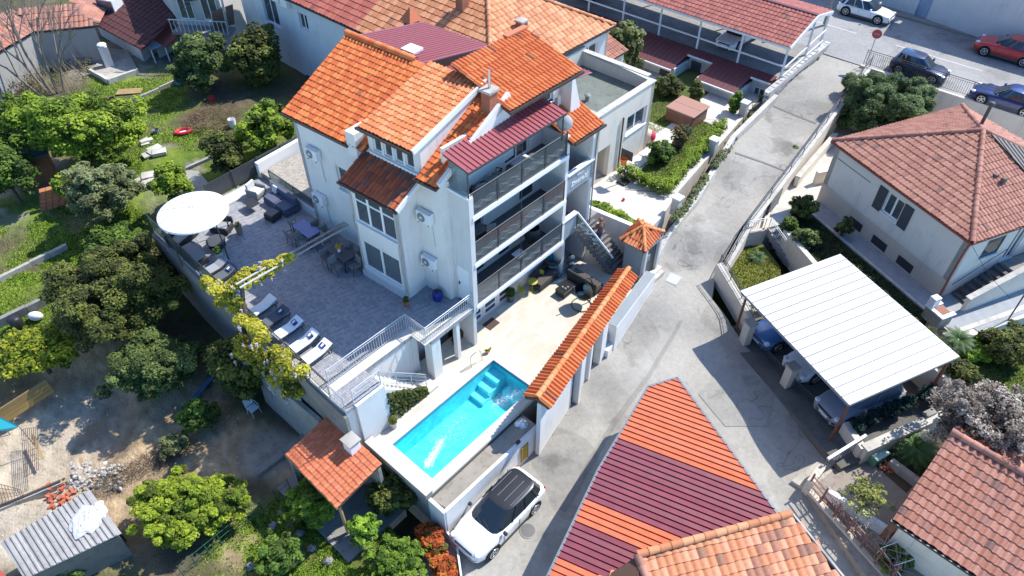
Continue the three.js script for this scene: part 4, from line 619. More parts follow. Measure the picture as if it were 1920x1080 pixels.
{
  const g = thing('entrance_gate', 'small grey gate tower with a square hipped orange tile roof beside the lane', 'gate', V(25.4, 2, -13.8));
  const c = [V(24.42, 4.55, -13.0), V(26.4, 4.55, -13.2), V(26.35, 4.55, -14.72), V(24.4, 4.55, -14.5)], ap = V(25.35, 5.2, -13.85), o = { tw: 0.2, tl: 0.42, h: 0.085, tones: TONES.dormer, board: deckWood, indiv: 75, margin: 0 };
  for (let i = 0; i < 4; i++) { tileRoof(g, [c[i], c[(i + 1) % 4], ap], 'gate', o); ridgeTiles(g, c[i].clone().add(V3(0, 0.06, 0)), ap.clone().add(V3(0, 0.05, 0)), 0.1, TONES.dormer, 0.3); }
  obj('post', [bx(VF, 24.55, 24.72, 2.0, 4.45, -13.15, -12.98), bx(VF, 26.1, 26.27, 2.1, 4.45, -13.3, -13.13)], M.bluewhite, g); obj('side_wall', [bx(VF, 24.6, 24.72, 2.1, 4.4, -14.3, -13.2), bx(VF, 26.1, 26.24, 2.1, 4.4, -14.6, -13.3)], M.greyWall, g);
  obj('beam', [bx(VF, 24.5, 26.3, 4.3, 4.45, -13.25, -13.1)], M.greyWall, g); obj('gate_leaf', bx(VF, 24.75, 26.08, 2.15, 4.0, -13.34, -13.28), M.darkGrey, g);
  obj('letter_box', rbx(VF, 25.1, 25.4, 3.3, 3.7, -13.28, -13.18, 0.02), M.midGrey, g); obj('threshold', bx(VF, 24.5, 26.4, 1.6, 2.12, -13.3, -12.7), M.stoneWhite, g);
}
{
  const s = thing('entrance_stairs', 'dark stone stairs rising from the gate to the villa entrance, with glass balustrade', 'stairs', V(24.3, D, -15.4));
  const wd = V(1.2, 0, -0.1).sub(ORG); wd.y = 0; stairs(s, V(23.35, 4.9, -16.48), V(24.3, D, -14.3), V(1.35, 0, 0).sub(V(0, 0, 0)), 13, std(C(0.19, 0.17, 0.165), 0.9, { map: grainTex }), 'step', 0.5);
  const rA = V(23.26, 0, -16.5), rB = V(24.22, 0, -14.68), up = (t, y) => { const p = rA.clone().lerp(rB, t); p.y = lerp(4.95, 2.35, t) + y; return p; };
  obj('handrail', [beam(up(0, 1), up(1, 1), 0.06, 0.05), beam(up(0, 0.9), up(1, 0.9), 0.03, 0.03)], M.whiteMetal, s); obj('baluster', [bar(up(0, -0.1), up(0, 1), 0.03), bar(up(1, -0.2), up(1, 1), 0.03), bar(up(0.5, -0.2), up(0.5, 1), 0.02)], M.darkMetal, s);
  obj('glass_panel', hexa([up(0.02, 0), up(0.98, 0), up(0.98, 0).add(V3(0.012, 0, 0.008)), up(0.02, 0).add(V3(0.012, 0, 0.008))].reverse(), [up(0.02, 0.88), up(0.98, 0.88), up(0.98, 0.88).add(V3(0.012, 0, 0.008)), up(0.02, 0.88).add(V3(0.012, 0, 0.008))].reverse()), smokeGlass, s);
  const G = []; for (let k = 0; k < 26; k++) { const t = rr(0.05, 0.62), p = up(t, rr(0.35, 0.8)); const g = new THREE.CircleGeometry(rr(0.04, 0.1), 6); g.scale(1.3, 0.8, 1); g.applyMatrix4(new THREE.Matrix4().makeRotationY(Math.atan2(rB.x - rA.x, rB.z - rA.z) - Math.PI / 2)); g.translate(p.x - 0.012, p.y, p.z + 0.02); G.push(g); } obj('leaf_decal', G, std(C(0.6, 0.6, 0.55), 0.6, { side: THREE.DoubleSide }), s);
  const w = thing('stair_wall', 'white rendered wall with pale coping beside the entrance stairs', 'wall', V(25.6, D, -16)); obj('wall', wallSeg(V(25.55, 0, -18.2), V(25.95, 0, -14.55), 0.2, 2, 4.4), M.white, w); obj('coping', wallSeg(V(25.55, 0, -18.2), V(25.95, 0, -14.55), 0.26, 4.405, 4.46), M.whiteClean, w);
  obj('support_wall', bx(VF, 22.3, 22.5, D, 4.6, -17.4, -16.6), M.white, w);
}
// neighbour's paved terrace, lawn, hedge
const YP = 3.5, px = (h, ...l) => pxPoly(l, h);
struct('patio', prism([...px(YP, [1150, 330], [1245, 365], [1290, 385], [1262, 430], [1235, 440])].length ? [V(25.8, 0, -19.6), V(25.9, 0, -14.4), V(28.6, 0, -14.6), V(31.3, 0, -15.2), V(46, 0, -17.1), V(46, 0, -26), V(25.8, 0, -26)] : [], 1.2, YP), std(C(0.66, 0.6, 0.52), 0.9, { map: grainTex }));
const lawnMat = std(C(0.1, 0.135, 0.03), 1, { map: dirtTex });
struct('lawn', [sheet([V(31, YP + 0.01, -15.9), V(31, YP + 0.01, -18.0), V(39, YP + 0.01, -18.6), V(39, YP + 0.01, -16.8)]), sheet([V(36.6, YP + 0.01, -19.6), V(36.6, YP + 0.01, -23), V(45, YP + 0.01, -24), V(45, YP + 0.01, -20)])], lawnMat);
{
  const jt = std(C(0.2, 0.18, 0.16), 0.9), p = thing('paving_slabs', 'pale stepping slabs beside the flat-roofed house', 'paving', V(34, YP, -18.6));
  for (let i = 0; i < 7; i++) obj('slab', rbx(VF, 30.6 + i * 1.15, 31.68 + i * 1.15, YP + 0.012, YP + 0.06, -19.05, -18.25, 0.01), std(C(0.7, 0.66, 0.6), 0.85, { map: grainTex }), p);
  struct('drain_channel', [sheet([V(29.3, YP + 0.006, -17.6), V(29.42, YP + 0.006, -17.6), V(31.1, YP + 0.006, -15.2), V(30.98, YP + 0.006, -15.2)])], jt);
}
// flat-roofed cream house
{
  const h = thing('flat_roof_house', 'cream single storey house with a flat grey-green roof and parapet', 'house', V(31, YP, -21)), y1 = 8.05, uL = 28.25, uR = 33.75, nF = -19.2, nB = -24.6;
  const A = V(uL, 0, nF), B = V(uR, 0, nF), hl = [[3.0, 5.0, 5.55, 6.75], [0.15, 1.5, YP, 5.7]];
  obj('wall', wallPanel(A, B, YP, y1, y1, hl, 0.3), M.cream, h); win(h, A, B, hl[0], { cols: 2, inset: 0.14, fr: 0.08 });
  obj('alcove', [bx(VF, uL + 0.15, uL + 1.5, YP, 5.7, nF - 1.1, nF - 1), bx(VF, uL + 1.5, uL + 1.6, YP, 5.7, nF - 1.1, nF - 0.3)], M.creamDark, h);
  obj('wall', wallPanel(B, V(uR, 0, nB), YP, y1, y1 + 0.25, [], 0.3), M.cream, h); obj('wall', wallPanel(V(uL, 0, nB), A, YP, y1, y1, [], 0.3), M.cream, h); obj('wall', wallPanel(V(uR, 0, nB), V(uL, 0, nB), YP, y1 + 0.5, y1 + 0.5, [], 0.3), M.cream, h);
  obj('core', bx(VF, uL + 1.7, uR - 0.35, YP, 7.2, nB + 0.35, nF - 0.35), M.interior, h);
  obj('flat_roof', bx(VF, uL + 0.3, uR - 0.3, 7.25, 7.45, nB + 0.3, nF - 0.3), std(C(0.2, 0.225, 0.195), 0.95, { map: dirtTex }), h);
  obj('parapet_cap', [bx(VF, uL - 0.05, uR + 0.05, y1 + 0.002, y1 + 0.07, nF - 0.34, nF + 0.06), bx(VF, uR - 0.34, uR + 0.05, y1 + 0.27, y1 + 0.33, nB, nF - 0.36), bx(VF, uL - 0.05, uL + 0.34, y1 + 0.002, y1 + 0.07, nB, nF - 0.36)], M.stoneWhite, h);
  obj('downpipe', [tube([V(30.7, 7.0, nF + 0.08), V(30.72, 3.6, nF + 0.08)], 0.05, 6, 6)], std(C(0.08, 0.05, 0.04), 0.5), h);
  const pd = tag(obj('fan_vent', [lathe([[0.16, 0], [0.12, 0.08], [0.12, 0.3], [0.2, 0.34], [0, 0.42]], V(30.2, 7.46, -21.4))], M.midGrey), 'small grey roof vent on the flat grey-green roof', 'vent');
  const w = thing('low_house', 'low annex with a terracotta roof behind the flat-roofed house', 'house', V(36, YP, -25.5)); obj('wall', bx(VF, 34.4, 39, YP, 6.2, -27, -24.9), M.cream, w); tileRoof(w, [V(34.3, 6.25, -24.7), V(39.2, 6.25, -24.7), V(39.2, 7.1, -27.2), V(34.3, 7.1, -27.2)], 'annex', { tw: 0.24, tl: 0.4, h: 0.06, tones: TONES.rose, board: deckWood, indiv: 0 });
}
// rear house with the wide pale orange hipped roof
{
  const h = thing('rear_house', 'big pale blue-white house with a wide orange and red hipped roof behind the villa', 'house', V(31, 3, -34)), uL = 25.6, uR = 36.4, nF = -24.6, nB = -50, y1 = 8.85;
  const A = V(uL, 0, nB), B = V(uL, 0, nF), s = n => n - nB, wl = [[s(-42.6), s(-41.6), 7.0, 8.1], [s(-39.8), s(-38.5), 3.9, 5.2], [s(-43.3), s(-42.4), 1.9, 3.3], [s(-37.2), s(-36.5), 6.9, 7.8], [s(-34.4), s(-33.7), 6.8, 7.7], [s(-36.2), s(-35.2), 3.8, 5.0], [s(-47), s(-45.2), 6.2, 8.2]];
  const bw = plaster(0.68, 0.72, 0.76); obj('wall', wallPanel(A, B, 0, y1, y1, wl, 0.3), bw, h); wl.forEach((q, i) => i === 3 || i === 4 ? obj('shutter', wallBox(A, B, ...q, -0.08, 0.02), M.wood, h) : win(h, A, B, q, { cols: 2 }));
  const fw = [[1.2, 5.8, 5.9, 7.9], [6.6, 9.8, 5.9, 8.2]]; obj('wall', wallPanel(B, V(uR, 0, nF), 2, y1, y1, fw, 0.3), M.bluewhite, h); fw.forEach(q => win(h, B, V(uR, 0, nF), q, { cols: 4, rows: 2, fr: 0.05 }));
  obj('wall', wallPanel(V(uR, 0, nF), V(uR, 0, nB), 2, y1, y1, [], 0.3), M.bluewhite, h); obj('core', bx(VF, uL + 0.35, uR - 0.35, 0, y1 - 0.1, nB, nF - 0.35), M.interior, h);
  const e0 = uL - 0.25, e1 = uR + 0.25, f = nF + 0.3, rg = 31, rn = nF - 5.3, ry = 11.9, yb = y1 + 0.08, O = { tw: 0.36, tl: 0.42, h: 0.05, tones: TONES.pale, board: deckWood, indiv: 0, flat: 1 };
  tileRoof(h, [V(e0, yb, nB), V(e0, yb, -36), V(rg, ry, -36), V(rg, ry, nB)], 'rearred', { ...O, tones: TONES.redrear }); tileRoof(h, [V(e0, yb, -36), V(e0, yb, f), V(rg, ry, rn), V(rg, ry, -36)], 'rear', O);
  tileRoof(h, [V(e0, yb, f), V(e1, yb, f), V(rg, ry, rn)], 'rear', { ...O, indiv: 120 }); tileRoof(h, [V(e1, yb, f), V(e1, yb, nB), V(rg, ry, nB), V(rg, ry, rn)], 'rear', O);
  ridgeTiles(h, V(e0, yb + 0.05, f), V(rg, ry + 0.05, rn), 0.14, TONES.pale, 0.42); ridgeTiles(h, V(e1, yb + 0.05, f), V(rg, ry + 0.05, rn), 0.14, TONES.pale, 0.42);
  obj('gutter', [beam(V(e0 - 0.05, yb - 0.06, nB), V(e0 - 0.05, yb - 0.06, f), 0.1, 0.1), beam(V(e0, yb - 0.06, f + 0.05), V(e1, yb - 0.06, f + 0.05), 0.1, 0.1)], M.gutter, h);
  const brickM = std(C(0.4, 0.17, 0.1), 0.9, { map: grainTex });
  const chim = (p, y, w, hh) => { const c = obj('chimney', bx(new THREE.Matrix4().makeRotationY(48 * Math.PI / 180).setPosition(p.x, 0, p.z), -w, w, y - 0.8, y + hh, -w, w), brickM, h); obj('chimney_cap', bx(new THREE.Matrix4().makeRotationY(48 * Math.PI / 180).setPosition(p.x, 0, p.z), -w - 0.06, w + 0.06, y + hh, y + hh + 0.1, -w - 0.06, w + 0.06), M.lightConc, c); };
  chim(at(868, 28, 10.4), 10.4, 0.28, 1.3); chim(at(978, 62, 9.9), 9.9, 0.25, 0.7);
  { const p = at(772, 48, 10.6); const c = obj('chimney', bx(frame(48, p.x, p.z), -0.32, 0.32, 9.4, 10.9, -0.32, 0.32), M.darkGrey, h); const t = 10.95, q = (x, z, y) => F(frame(48, p.x, p.z), x, y, z); obj('chimney_roof', triGeo([q(-0.5, -0.45, t), q(-0.5, 0.45, t), q(0, 0, t + 0.75), q(-0.5, 0.45, t), q(0.5, 0.45, t), q(0, 0, t + 0.75), q(0.5, 0.45, t), q(0.5, -0.45, t), q(0, 0, t + 0.75), q(0.5, -0.45, t), q(-0.5, -0.45, t), q(0, 0, t + 0.75)]), std(C(0.5, 0.14, 0.06), 0.8), c); }
  for (const [z, y] of [[-45, 8.3], [-44, 8.2]]) obj('balcony_box', rbx(VF, uL - 0.35, uL - 0.02, y, y + 0.55, z, z + 0.8, 0.03), M.whiteClean, h);
}
// ---------- terrace and deck furniture ----------
const rotV = (deg = 0) => (48 + deg) * Math.PI / 180;
{ // air conditioners
  const mk = (p, label) => {
    const t = thing('air_conditioner', label, 'air conditioner', p, 52 * Math.PI / 180, 'air conditioners on the villa wall');
    obj('casing', rbx(null, -0.3, -0.02, 0, 0.56, -0.4, 0.4, 0.03), M.whiteMetal, t); obj('fan_grille', new THREE.CylinderGeometry(0.22, 0.22, 0.02, 18).rotateZ(Math.PI / 2).translate(-0.31, 0.28, -0.1), M.midGrey, t);
    obj('hub', new THREE.CylinderGeometry(0.06, 0.06, 0.03, 10).rotateZ(Math.PI / 2).translate(-0.325, 0.28, -0.1), M.whiteMetal, t.children[1]); obj('bracket', [beam(V3(-0.32, -0.03, -0.28), V3(0, -0.03, -0.28), 0.04, 0.04), beam(V3(-0.32, -0.03, 0.28), V3(0, -0.03, 0.28), 0.04, 0.04)], M.midGrey, t);
    obj('pipe', bar(V3(-0.03, 0, 0.25), V3(-0.03, -1.3, 0.3), 0.022), M.bluewhite, t); return t;
  };
  const a = mk(Hh(0, 9.35, -3.62), 'white air conditioner high on the left villa wall under the eave');
  copyOf(a, Hh(0, 6.6, -3.95), a.rotation.y, 'white air conditioner low on the left villa wall above the blue table'); copyOf(a, Hh(0, 9.05, 3.42), a.rotation.y, 'upper white air conditioner on the wall right of the window bay'); copyOf(a, Hh(0, 6.5, 3.4), a.rotation.y, 'lower white air conditioner on the wall right of the window bay');
}
function chairGeo(t, fm, sm) {
  obj('seat', rbx(null, -0.22, 0.22, 0.42, 0.47, -0.22, 0.22, 0.02), sm, t); const b = rbx(null, -0.22, 0.22, 0.47, 0.92, -0.025, 0.02, 0.02); b.rotateX(-0.16); b.translate(0, 0.02, -0.16); obj('backrest', b, sm, t);
  for (const [x, z] of [[-1, -1], [1, -1], [-1, 1], [1, 1]]) obj('leg', bar(V3(x * 0.2, 0.43, z * 0.19), V3(x * 0.23, 0, z * 0.23), 0.018, 0.015), fm, t);
  obj('armrest', [beam(V3(-0.24, 0.64, -0.2), V3(-0.24, 0.64, 0.16), 0.04, 0.03), beam(V3(0.24, 0.64, -0.2), V3(0.24, 0.64, 0.16), 0.04, 0.03), bar(V3(-0.24, 0.43, 0.16), V3(-0.24, 0.64, 0.16), 0.015), bar(V3(0.24, 0.43, 0.16), V3(0.24, 0.64, 0.16), 0.015)], fm, t);
}
{
  const ch = thing('terrace_chair', 'dark garden chair pushed up to the dining table with the bright blue top', 'chair', V(13.0, T, -26.4), rotV(90), 'chairs round the blue-topped table'); chairGeo(ch, M.darkMetal, std(C(0.2, 0.2, 0.2), 0.85));
  const sides = [[-0.62, -0.35, 90, 'left one on its open terrace side'], [-0.62, 0.35, 90, 'right one on its open terrace side'], [0.62, -0.35, -90, 'left one on its house side'], [0.62, 0.35, -90, 'right one on its house side'], [0, -0.95, 0, 'at its end towards the gazebo'], [0, 0.95, 180, 'at its end towards the pool']];
  let first = true;
  for (const [cu, cn, lab, grp] of [[13.55, -26, 'dark chair at the blue-topped dining table, ', 'chairs round the blue-topped table'], [13.6, -23.3, 'dark chair at the table with the vase, ', 'chairs round the table with the vase']])
    for (const [u, n, r, w] of sides) { const p = V(cu + u + rr(-0.05, 0.05), T, cn + n + rr(-0.06, 0.06)), a = rotV(r + rr(-9, 9)); if (first) { ch.position.copy(p); ch.rotation.y = a; first = false; ch.userData.label = lab + w; } else copyOf(ch, p, a, lab + w, grp); }
  const mk = (u, n, lab, m) => { const t = thing('dining_table', lab, 'table', V(u, T, n), rotV()); obj('tabletop', rbx(null, -0.38, 0.38, 0.71, 0.75, -0.72, 0.72, 0.015), m, t); for (const [x, z] of [[-1, -1], [1, -1], [-1, 1], [1, 1]]) obj('leg', beam(V3(x * 0.33, 0, z * 0.66), V3(x * 0.33, 0.71, z * 0.66), 0.05, 0.05), M.darkMetal, t); return t; };
  mk(13.55, -26, 'terrace dining table with a bright blue top beside the villa wall', std(C(0.055, 0.12, 0.32), 0.25)); mk(13.6, -23.3, 'dark slate-topped terrace dining table with a vase of flowers', std(C(0.05, 0.055, 0.08), 0.4));
  const v = thing('flower_vase', 'white vase with orange flowers on the dark dining table', 'vase', V(13.55, T + 0.755, -23.35)); const b = v.position; obj('vase', lathe([[0.05, 0], [0.08, 0.08], [0.05, 0.2], [0.06, 0.24]], b), M.whiteClean, v); obj('flowers', foliage([{ c: b.clone().add(V3(0, 0.34, 0)), r: 0.15, n: 90, tone: 0.6 }], 0.06, [[0.5, 0.1, 0.01], [0.6, 0.3, 0.02], [0.1, 0.2, 0.03]]), petalMat, v);
}
{ // sofa corner at the back of the terrace
  const s = thing('garden_sofa', 'blue-grey garden sofa with a pale cushion against the low glazed wall', 'sofa', V(14.3, T, -29.3), rotV()); obj('base', rbx(null, -0.5, 0.4, 0.05, 0.34, -1.0, 1.0, 0.04), M.cushionBlue, s); obj('seat_cushion', [rbx(null, -0.48, 0.2, 0.34, 0.48, -0.96, -0.02, 0.05), rbx(null, -0.48, 0.2, 0.34, 0.48, 0.02, 0.96, 0.05)], M.cushionBlue, s); obj('backrest', rbx(null, 0.2, 0.42, 0.34, 0.85, -1, 1, 0.06), M.cushionBlue, s); const c = rbx(null, -0.06, 0.06, 0, 0.4, -0.2, 0.2, 0.05); c.rotateZ(-0.35); c.translate(0.1, 0.48, -0.75); obj('pillow', c, M.cushionPale, s);
  const p = thing('pouf', 'dark square rattan pouf in front of the blue garden sofa', 'pouf', V(13.35, T, -28.8), rotV(10)); obj('body', rbx(null, -0.32, 0.32, 0.02, 0.36, -0.32, 0.32, 0.05), M.rattan, p); obj('cushion', rbx(null, -0.3, 0.3, 0.361, 0.44, -0.3, 0.3, 0.04), M.darkGrey, p);
  const l = thing('garden_armchair', 'pale cushioned garden armchair in the sunny corner of the terrace', 'armchair', V(13.9, T, -31.1), rotV(20)); obj('frame', [rbx(null, -0.36, 0.36, 0.1, 0.3, -0.36, 0.36, 0.03), rbx(null, -0.4, -0.32, 0.1, 0.6, -0.36, 0.36, 0.03), rbx(null, 0.32, 0.4, 0.1, 0.6, -0.36, 0.36, 0.03)], M.midGrey, l); obj('cushion', [rbx(null, -0.31, 0.31, 0.301, 0.44, -0.3, 0.36, 0.04), rbx(null, -0.31, 0.31, 0.44, 0.85, -0.38, -0.24, 0.05)], M.cushionPale, l);
  const sd = thing('side_table', 'thin black side table beside the pale armchair', 'table', V(13.1, T, -30.3), rotV()); obj('tabletop', rbx(null, -0.3, 0.3, 0.4, 0.43, -0.4, 0.4, 0.01), M.black, sd); for (const [x, z] of [[-1, -1], [1, -1], [-1, 1], [1, 1]]) obj('leg', bar(V3(x * 0.28, 0, z * 0.38), V3(x * 0.28, 0.4, z * 0.38), 0.012), M.black, sd);
  const g = thing('glazed_screen', 'low white wall with a dark glass windbreak behind the blue sofa', 'windbreak', V(14.8, T, -29)); obj('wall', bx(VF, 14.85, 15.05, T, T + 0.5, -31.2, -27), M.white, g); obj('glass_panel', bx(VF, 14.94, 14.96, T + 0.5, T + 1.1, -31.2, -27), smokeGlass, g); obj('frame', [beam(V(14.95, T + 1.12, -31.2), V(14.95, T + 1.12, -27), 0.05, 0.04), bar(V(14.95, T, -31.2), V(14.95, T + 1.12, -31.2), 0.025), bar(V(14.95, T + 0.5, -29), V(14.95, T + 1.12, -29), 0.02)], M.darkMetal, g);
}
struct('side_yard', prism([V(15.1, 0, -27.2), V(15.1, 0, -32.4), V(17.6, 0, -32.4), V(19, 0, -28.4)], T - 0.2, T + 0.35), std(C(0.5, 0.46, 0.4), 0.95, { map: paverTex }));
{
  const w = thing('yard_wall', 'white rendered wall along the side yard left of the villa', 'wall', V(16, T, -32.6)); obj('wall', wallSeg(V(15.0, 0, -32.5), V(19.5, 0, -32.9), 0.25, 3.2, T + 0.95), M.whiteClean, w);
  const f = thing('slat_fence', 'anthracite slat fence panel along the back edge of the terrace', 'fence', V(13.5, T, -32.5)); for (let k = 0; k < 9; k++) obj('slat', beam(V(11.9, T + 0.12 + k * 0.115, -32.55), V(18.5, T + 0.12 + k * 0.115, -32.95), 0.03, 0.1), M.anthr, f); for (let k = 0; k < 5; k++) { const p = V(lerp(11.9, 18.5, k / 4), T, lerp(-32.5, -32.9, k / 4)); obj('post', beam(p, p.clone().add(V3(0, 1.18, 0)), 0.06, 0.06), M.anthr, f); }
}
{ // round white gazebo with lounge set
  const c = V(9.75, T, -29.2), g = thing('gazebo', 'round gazebo with a bright white fabric roof on dark posts at the terrace corner', 'gazebo', c), R = 1.62, Y = T + 2.35;
  const cv = lathe([[R + 0.01, Y - 0.12], [R, Y], [R * 0.66, Y + 0.13], [R * 0.33, Y + 0.22], [0, Y + 0.26]], V3(c.x, 0, c.z), 40); obj('canopy', cv, std(C(0.76, 0.76, 0.76), 0.8, { side: THREE.DoubleSide, bumpMap: noiseTex(256, 1, (u, v) => { const s = 0.5 + 0.5 * tn(u * 1, v, 3, 3, 3); return [s, s, s]; }), bumpScale: 0.02 }), g);
  for (let k = 0; k < 10; k++) { const a = k * Math.PI / 5, q = (r, y) => V3(c.x + Math.cos(a) * r, y, c.z + Math.sin(a) * r); obj('seam', tube([q(0.05, Y + 0.265), q(R * 0.33, Y + 0.228), q(R * 0.66, Y + 0.138), q(R, Y + 0.008)], 0.012, 4, 12), std(C(0.5, 0.5, 0.5), 0.8), g); }
  for (let k = 0; k < 4; k++) { const a = k * Math.PI / 2 + 0.55, q = r => V3(c.x + Math.cos(a) * r, 0, c.z + Math.sin(a) * r); const p = q(1.52); obj('post', bar(V3(p.x, T, p.z), V3(p.x, Y, p.z), 0.035, 0.03, 8), M.darkMetal, g); }
  obj('hoop', new THREE.TorusGeometry(1.56, 0.025, 6, 40).rotateX(Math.PI / 2).translate(c.x, Y - 0.05, c.z), M.darkMetal, g);
  const rs = (u, n, r, lab, w = 1.2) => { const t = thing('rattan_sofa', lab, 'sofa', V(u, T, n), rotV(r), 'lounge set under the gazebo'); obj('base', rbx(null, -w / 2, w / 2, 0.04, 0.36, -0.36, 0.36, 0.06), M.rattan, t); obj('backrest', rbx(null, -w / 2, w / 2, 0.3, 0.72, -0.42, -0.28, 0.07), M.rattan, t); obj('cushion', rbx(null, -w / 2 + 0.06, w / 2 - 0.06, 0.362, 0.46, -0.27, 0.33, 0.04), std(C(0.3, 0.3, 0.31), 0.95), t); return t; };
  rs(8.95, -29.0, 90, 'black rattan sofa at the outer rail under the white gazebo', 1.6); rs(9.3, -30.6, 20, 'black rattan sofa at the back of the gazebo', 1.5); rs(11.05, -29.9, -60, 'rattan lounger with a pale cushion at the inner side of the gazebo', 1.0);
  const rt = thing('round_table', 'low round black rattan table under the gazebo', 'table', V(10.2, T, -29.0)); const b = rt.position; obj('body', lathe([[0.4, 0.02], [0.44, 0.3], [0.46, 0.36], [0, 0.36]], b, 24), M.rattan, rt); obj('tabletop', lathe([[0.47, 0.362], [0.47, 0.39], [0, 0.39]], b, 24), M.darkGrey, rt);
}
function pot(name, label, p, r, h, m, pal, lr, ln, size = 0.07, group) { const t = thing(name, label, 'plant', p, 0, group); obj('pot', lathe([[r * 0.72, 0], [r, h], [r * 0.9, h], [r * 0.86, h - 0.04], [0, h - 0.04]], p, 14), m, t); obj('foliage', foliage([{ c: p.clone().add(V3(0, h + lr * 0.6, 0)), r: lr, n: ln, sy: 1 }, { c: p.clone().add(V3(lr * 0.3, h + lr, 0)), r: lr * 0.7, n: ln / 2 | 0, sy: 1 }], size, pal), leafMat, t); return t; }
pot('potted_plant', 'tall pale planter with a spiky plant beside the gazebo sofa', V(9.72, T, -27.9), 0.2, 0.55, M.stoneWhite, PAL.mid, 0.2, 120);
pot('potted_plant', 'tall terracotta planter at the inner gazebo post', V(11.5, T, -29.0), 0.19, 0.55, std(C(0.28, 0.2, 0.16), 0.85), PAL.dark, 0.12, 60);
pot('potted_plant', 'terracotta pot with a small shrub at the corner of the window bay', Hh(-1.55, T, 3.05), 0.15, 0.32, M.terracotta, PAL.mid, 0.15, 90, 0.05);
{ const p = Hh(-0.35, T, 3.9), t = thing('blue_barrel', 'dark blue plastic drum in the corner under the air conditioners', 'barrel', p); obj('drum', lathe([[0.2, 0], [0.24, 0.1], [0.25, 0.25], [0.24, 0.42], [0.2, 0.5], [0, 0.52]], p, 16), std(C(0.015, 0.025, 0.2), 0.35), t); obj('lid', lathe([[0.12, 0.5], [0.12, 0.56], [0, 0.56]], p), M.black, t); }
// sun loungers
{
  const whiteC = std(C(0.82, 0.83, 0.84), 0.9), darkC = std(C(0.1, 0.11, 0.13), 0.9), navy = std(C(0.03, 0.045, 0.16), 0.9);
  const mk = (n, lab, cm, towel) => {
    const t = thing('sun_lounger', lab, 'sun lounger', V(9.15, T, n), rotV(rr(-3, 3)), 'sun loungers along the terrace rail');
    obj('frame', [beam(V3(-0.7, 0.24, -0.27), V3(0.62, 0.24, -0.27), 0.04, 0.05), beam(V3(-0.7, 0.24, 0.27), V3(0.62, 0.24, 0.27), 0.04, 0.05), beam(V3(-0.7, 0.24, -0.27), V3(-0.7, 0.24, 0.27), 0.04, 0.05), beam(V3(0.62, 0.24, -0.27), V3(0.62, 0.24, 0.27), 0.04, 0.05)], M.darkMetal, t);
    for (const [x, z] of [[-0.6, -0.27], [-0.6, 0.27], [0.5, -0.27], [0.5, 0.27]]) obj('leg', bar(V3(x, 0, z), V3(x, 0.24, z), 0.02), M.darkMetal, t);
    obj('mattress', rbx(null, -0.72, 0.14, 0.27, 0.35, -0.27, 0.27, 0.035), cm, t); const b = rbx(null, 0, 0.56, 0, 0.08, -0.27, 0.27, 0.035); b.rotateZ(0.33); b.translate(0.13, 0.27, 0); obj('backrest', b, cm, t);
    if (towel) { const w = rbx(null, 0, 0.22, 0, 0.06, -0.15, 0.15, 0.025); w.rotateZ(0.33); w.rotateY(rr(-0.3, 0.3)); w.translate(0.22, 0.385, rr(-0.04, 0.04)); const tt = obj('folded_towel', w, navy, t); const k = rbx(null, 0.03, 0.19, 0.061, 0.075, -0.05, 0.05, 0.006); k.rotateZ(0.33); k.translate(0.22, 0.385, 0); obj('stripe', k, whiteC, tt); } return t;
  };
  mk(-19.35, 'white sun lounger with a navy towel, nearest the stairs', whiteC, 1); mk(-20.25, 'white sun lounger with a navy towel, second from the stairs', whiteC, 1); mk(-21.4, 'white sun lounger with a navy towel, third from the stairs beside the dark one', whiteC, 1); mk(-22.4, 'dark grey sun lounger with a navy towel between two white ones', darkC, 1); mk(-23.4, 'plain white sun lounger half hidden by the wisteria', whiteC, 0); mk(-25.55, 'plain white sun lounger in the sun beside the dark one near the gazebo', whiteC, 0); mk(-26.6, 'dark grey sun lounger with a blue towel near the gazebo', darkC, 1); mk(-27.35, 'grey sun lounger end beside the gazebo planter', std(C(0.3, 0.31, 0.33), 0.9), 0);
}
// railings of terrace, stairs, landing
railing('pale steel railing along the terrace edge above the white wall of the stairs', [V(8.5, T, -17.75), V(12.75, T, -17.75), V(12.75, T, -16.5), V(15.6, T, -16.5)], { h: 0.95 });
railing('pale steel railing beside the landing and along the pool stairs', [V(8.55, T, -16.22), V(9.95, T, -16.22)], { h: 0.9, horiz: 5 });
railing('steel handrail of the stairs going down to the pool', [V(10.0, T - 0.1, -16.28), V(12.3, D + 0.25, -16.28)], { h: 0.85, horiz: 4, post: 1.1 });
railing('dark wrought railing on the outer garden wall below the loungers', [V(8.15, T, -17.2), V(8.4, T, -24.4)], { h: 1.05, mat: M.darkMetal, step: 0.11 });
railing('steel balustrade at the west corner of the stair landing', [V(8.12, T, -17.2), V(8.1, T, -16.2)], { h: 0.95, horiz: 6 });
{ const g = thing('glass_windbreak', 'tinted glass windbreak along the outer wall beside the gazebo', 'windbreak', V(8.5, T, -28)); for (let k = 0; k < 5; k++) { const a = lerp(-32.4, -24.5, k / 5), b = lerp(-32.4, -24.5, (k + 1) / 5) - 0.06, u = t => lerp(8.62, 8.38, (t + 32.4) / 7.9); obj('glass_panel', hexa([V(u(a), T + 0.1, a), V(u(a) + 0.015, T + 0.1, a), V(u(b) + 0.015, T + 0.1, b), V(u(b), T + 0.1, b)], [V(u(a), T + 1.1, a), V(u(a) + 0.015, T + 1.1, a), V(u(b) + 0.015, T + 1.1, b), V(u(b), T + 1.1, b)]), smokeGlass, g); obj('post', bar(V(u(a), T, a), V(u(a), T + 1.15, a), 0.022), M.darkMetal, g); } obj('rail', bar(V(8.62, T + 1.12, -32.4), V(8.38, T + 1.12, -24.5), 0.02), M.darkMetal, g); }
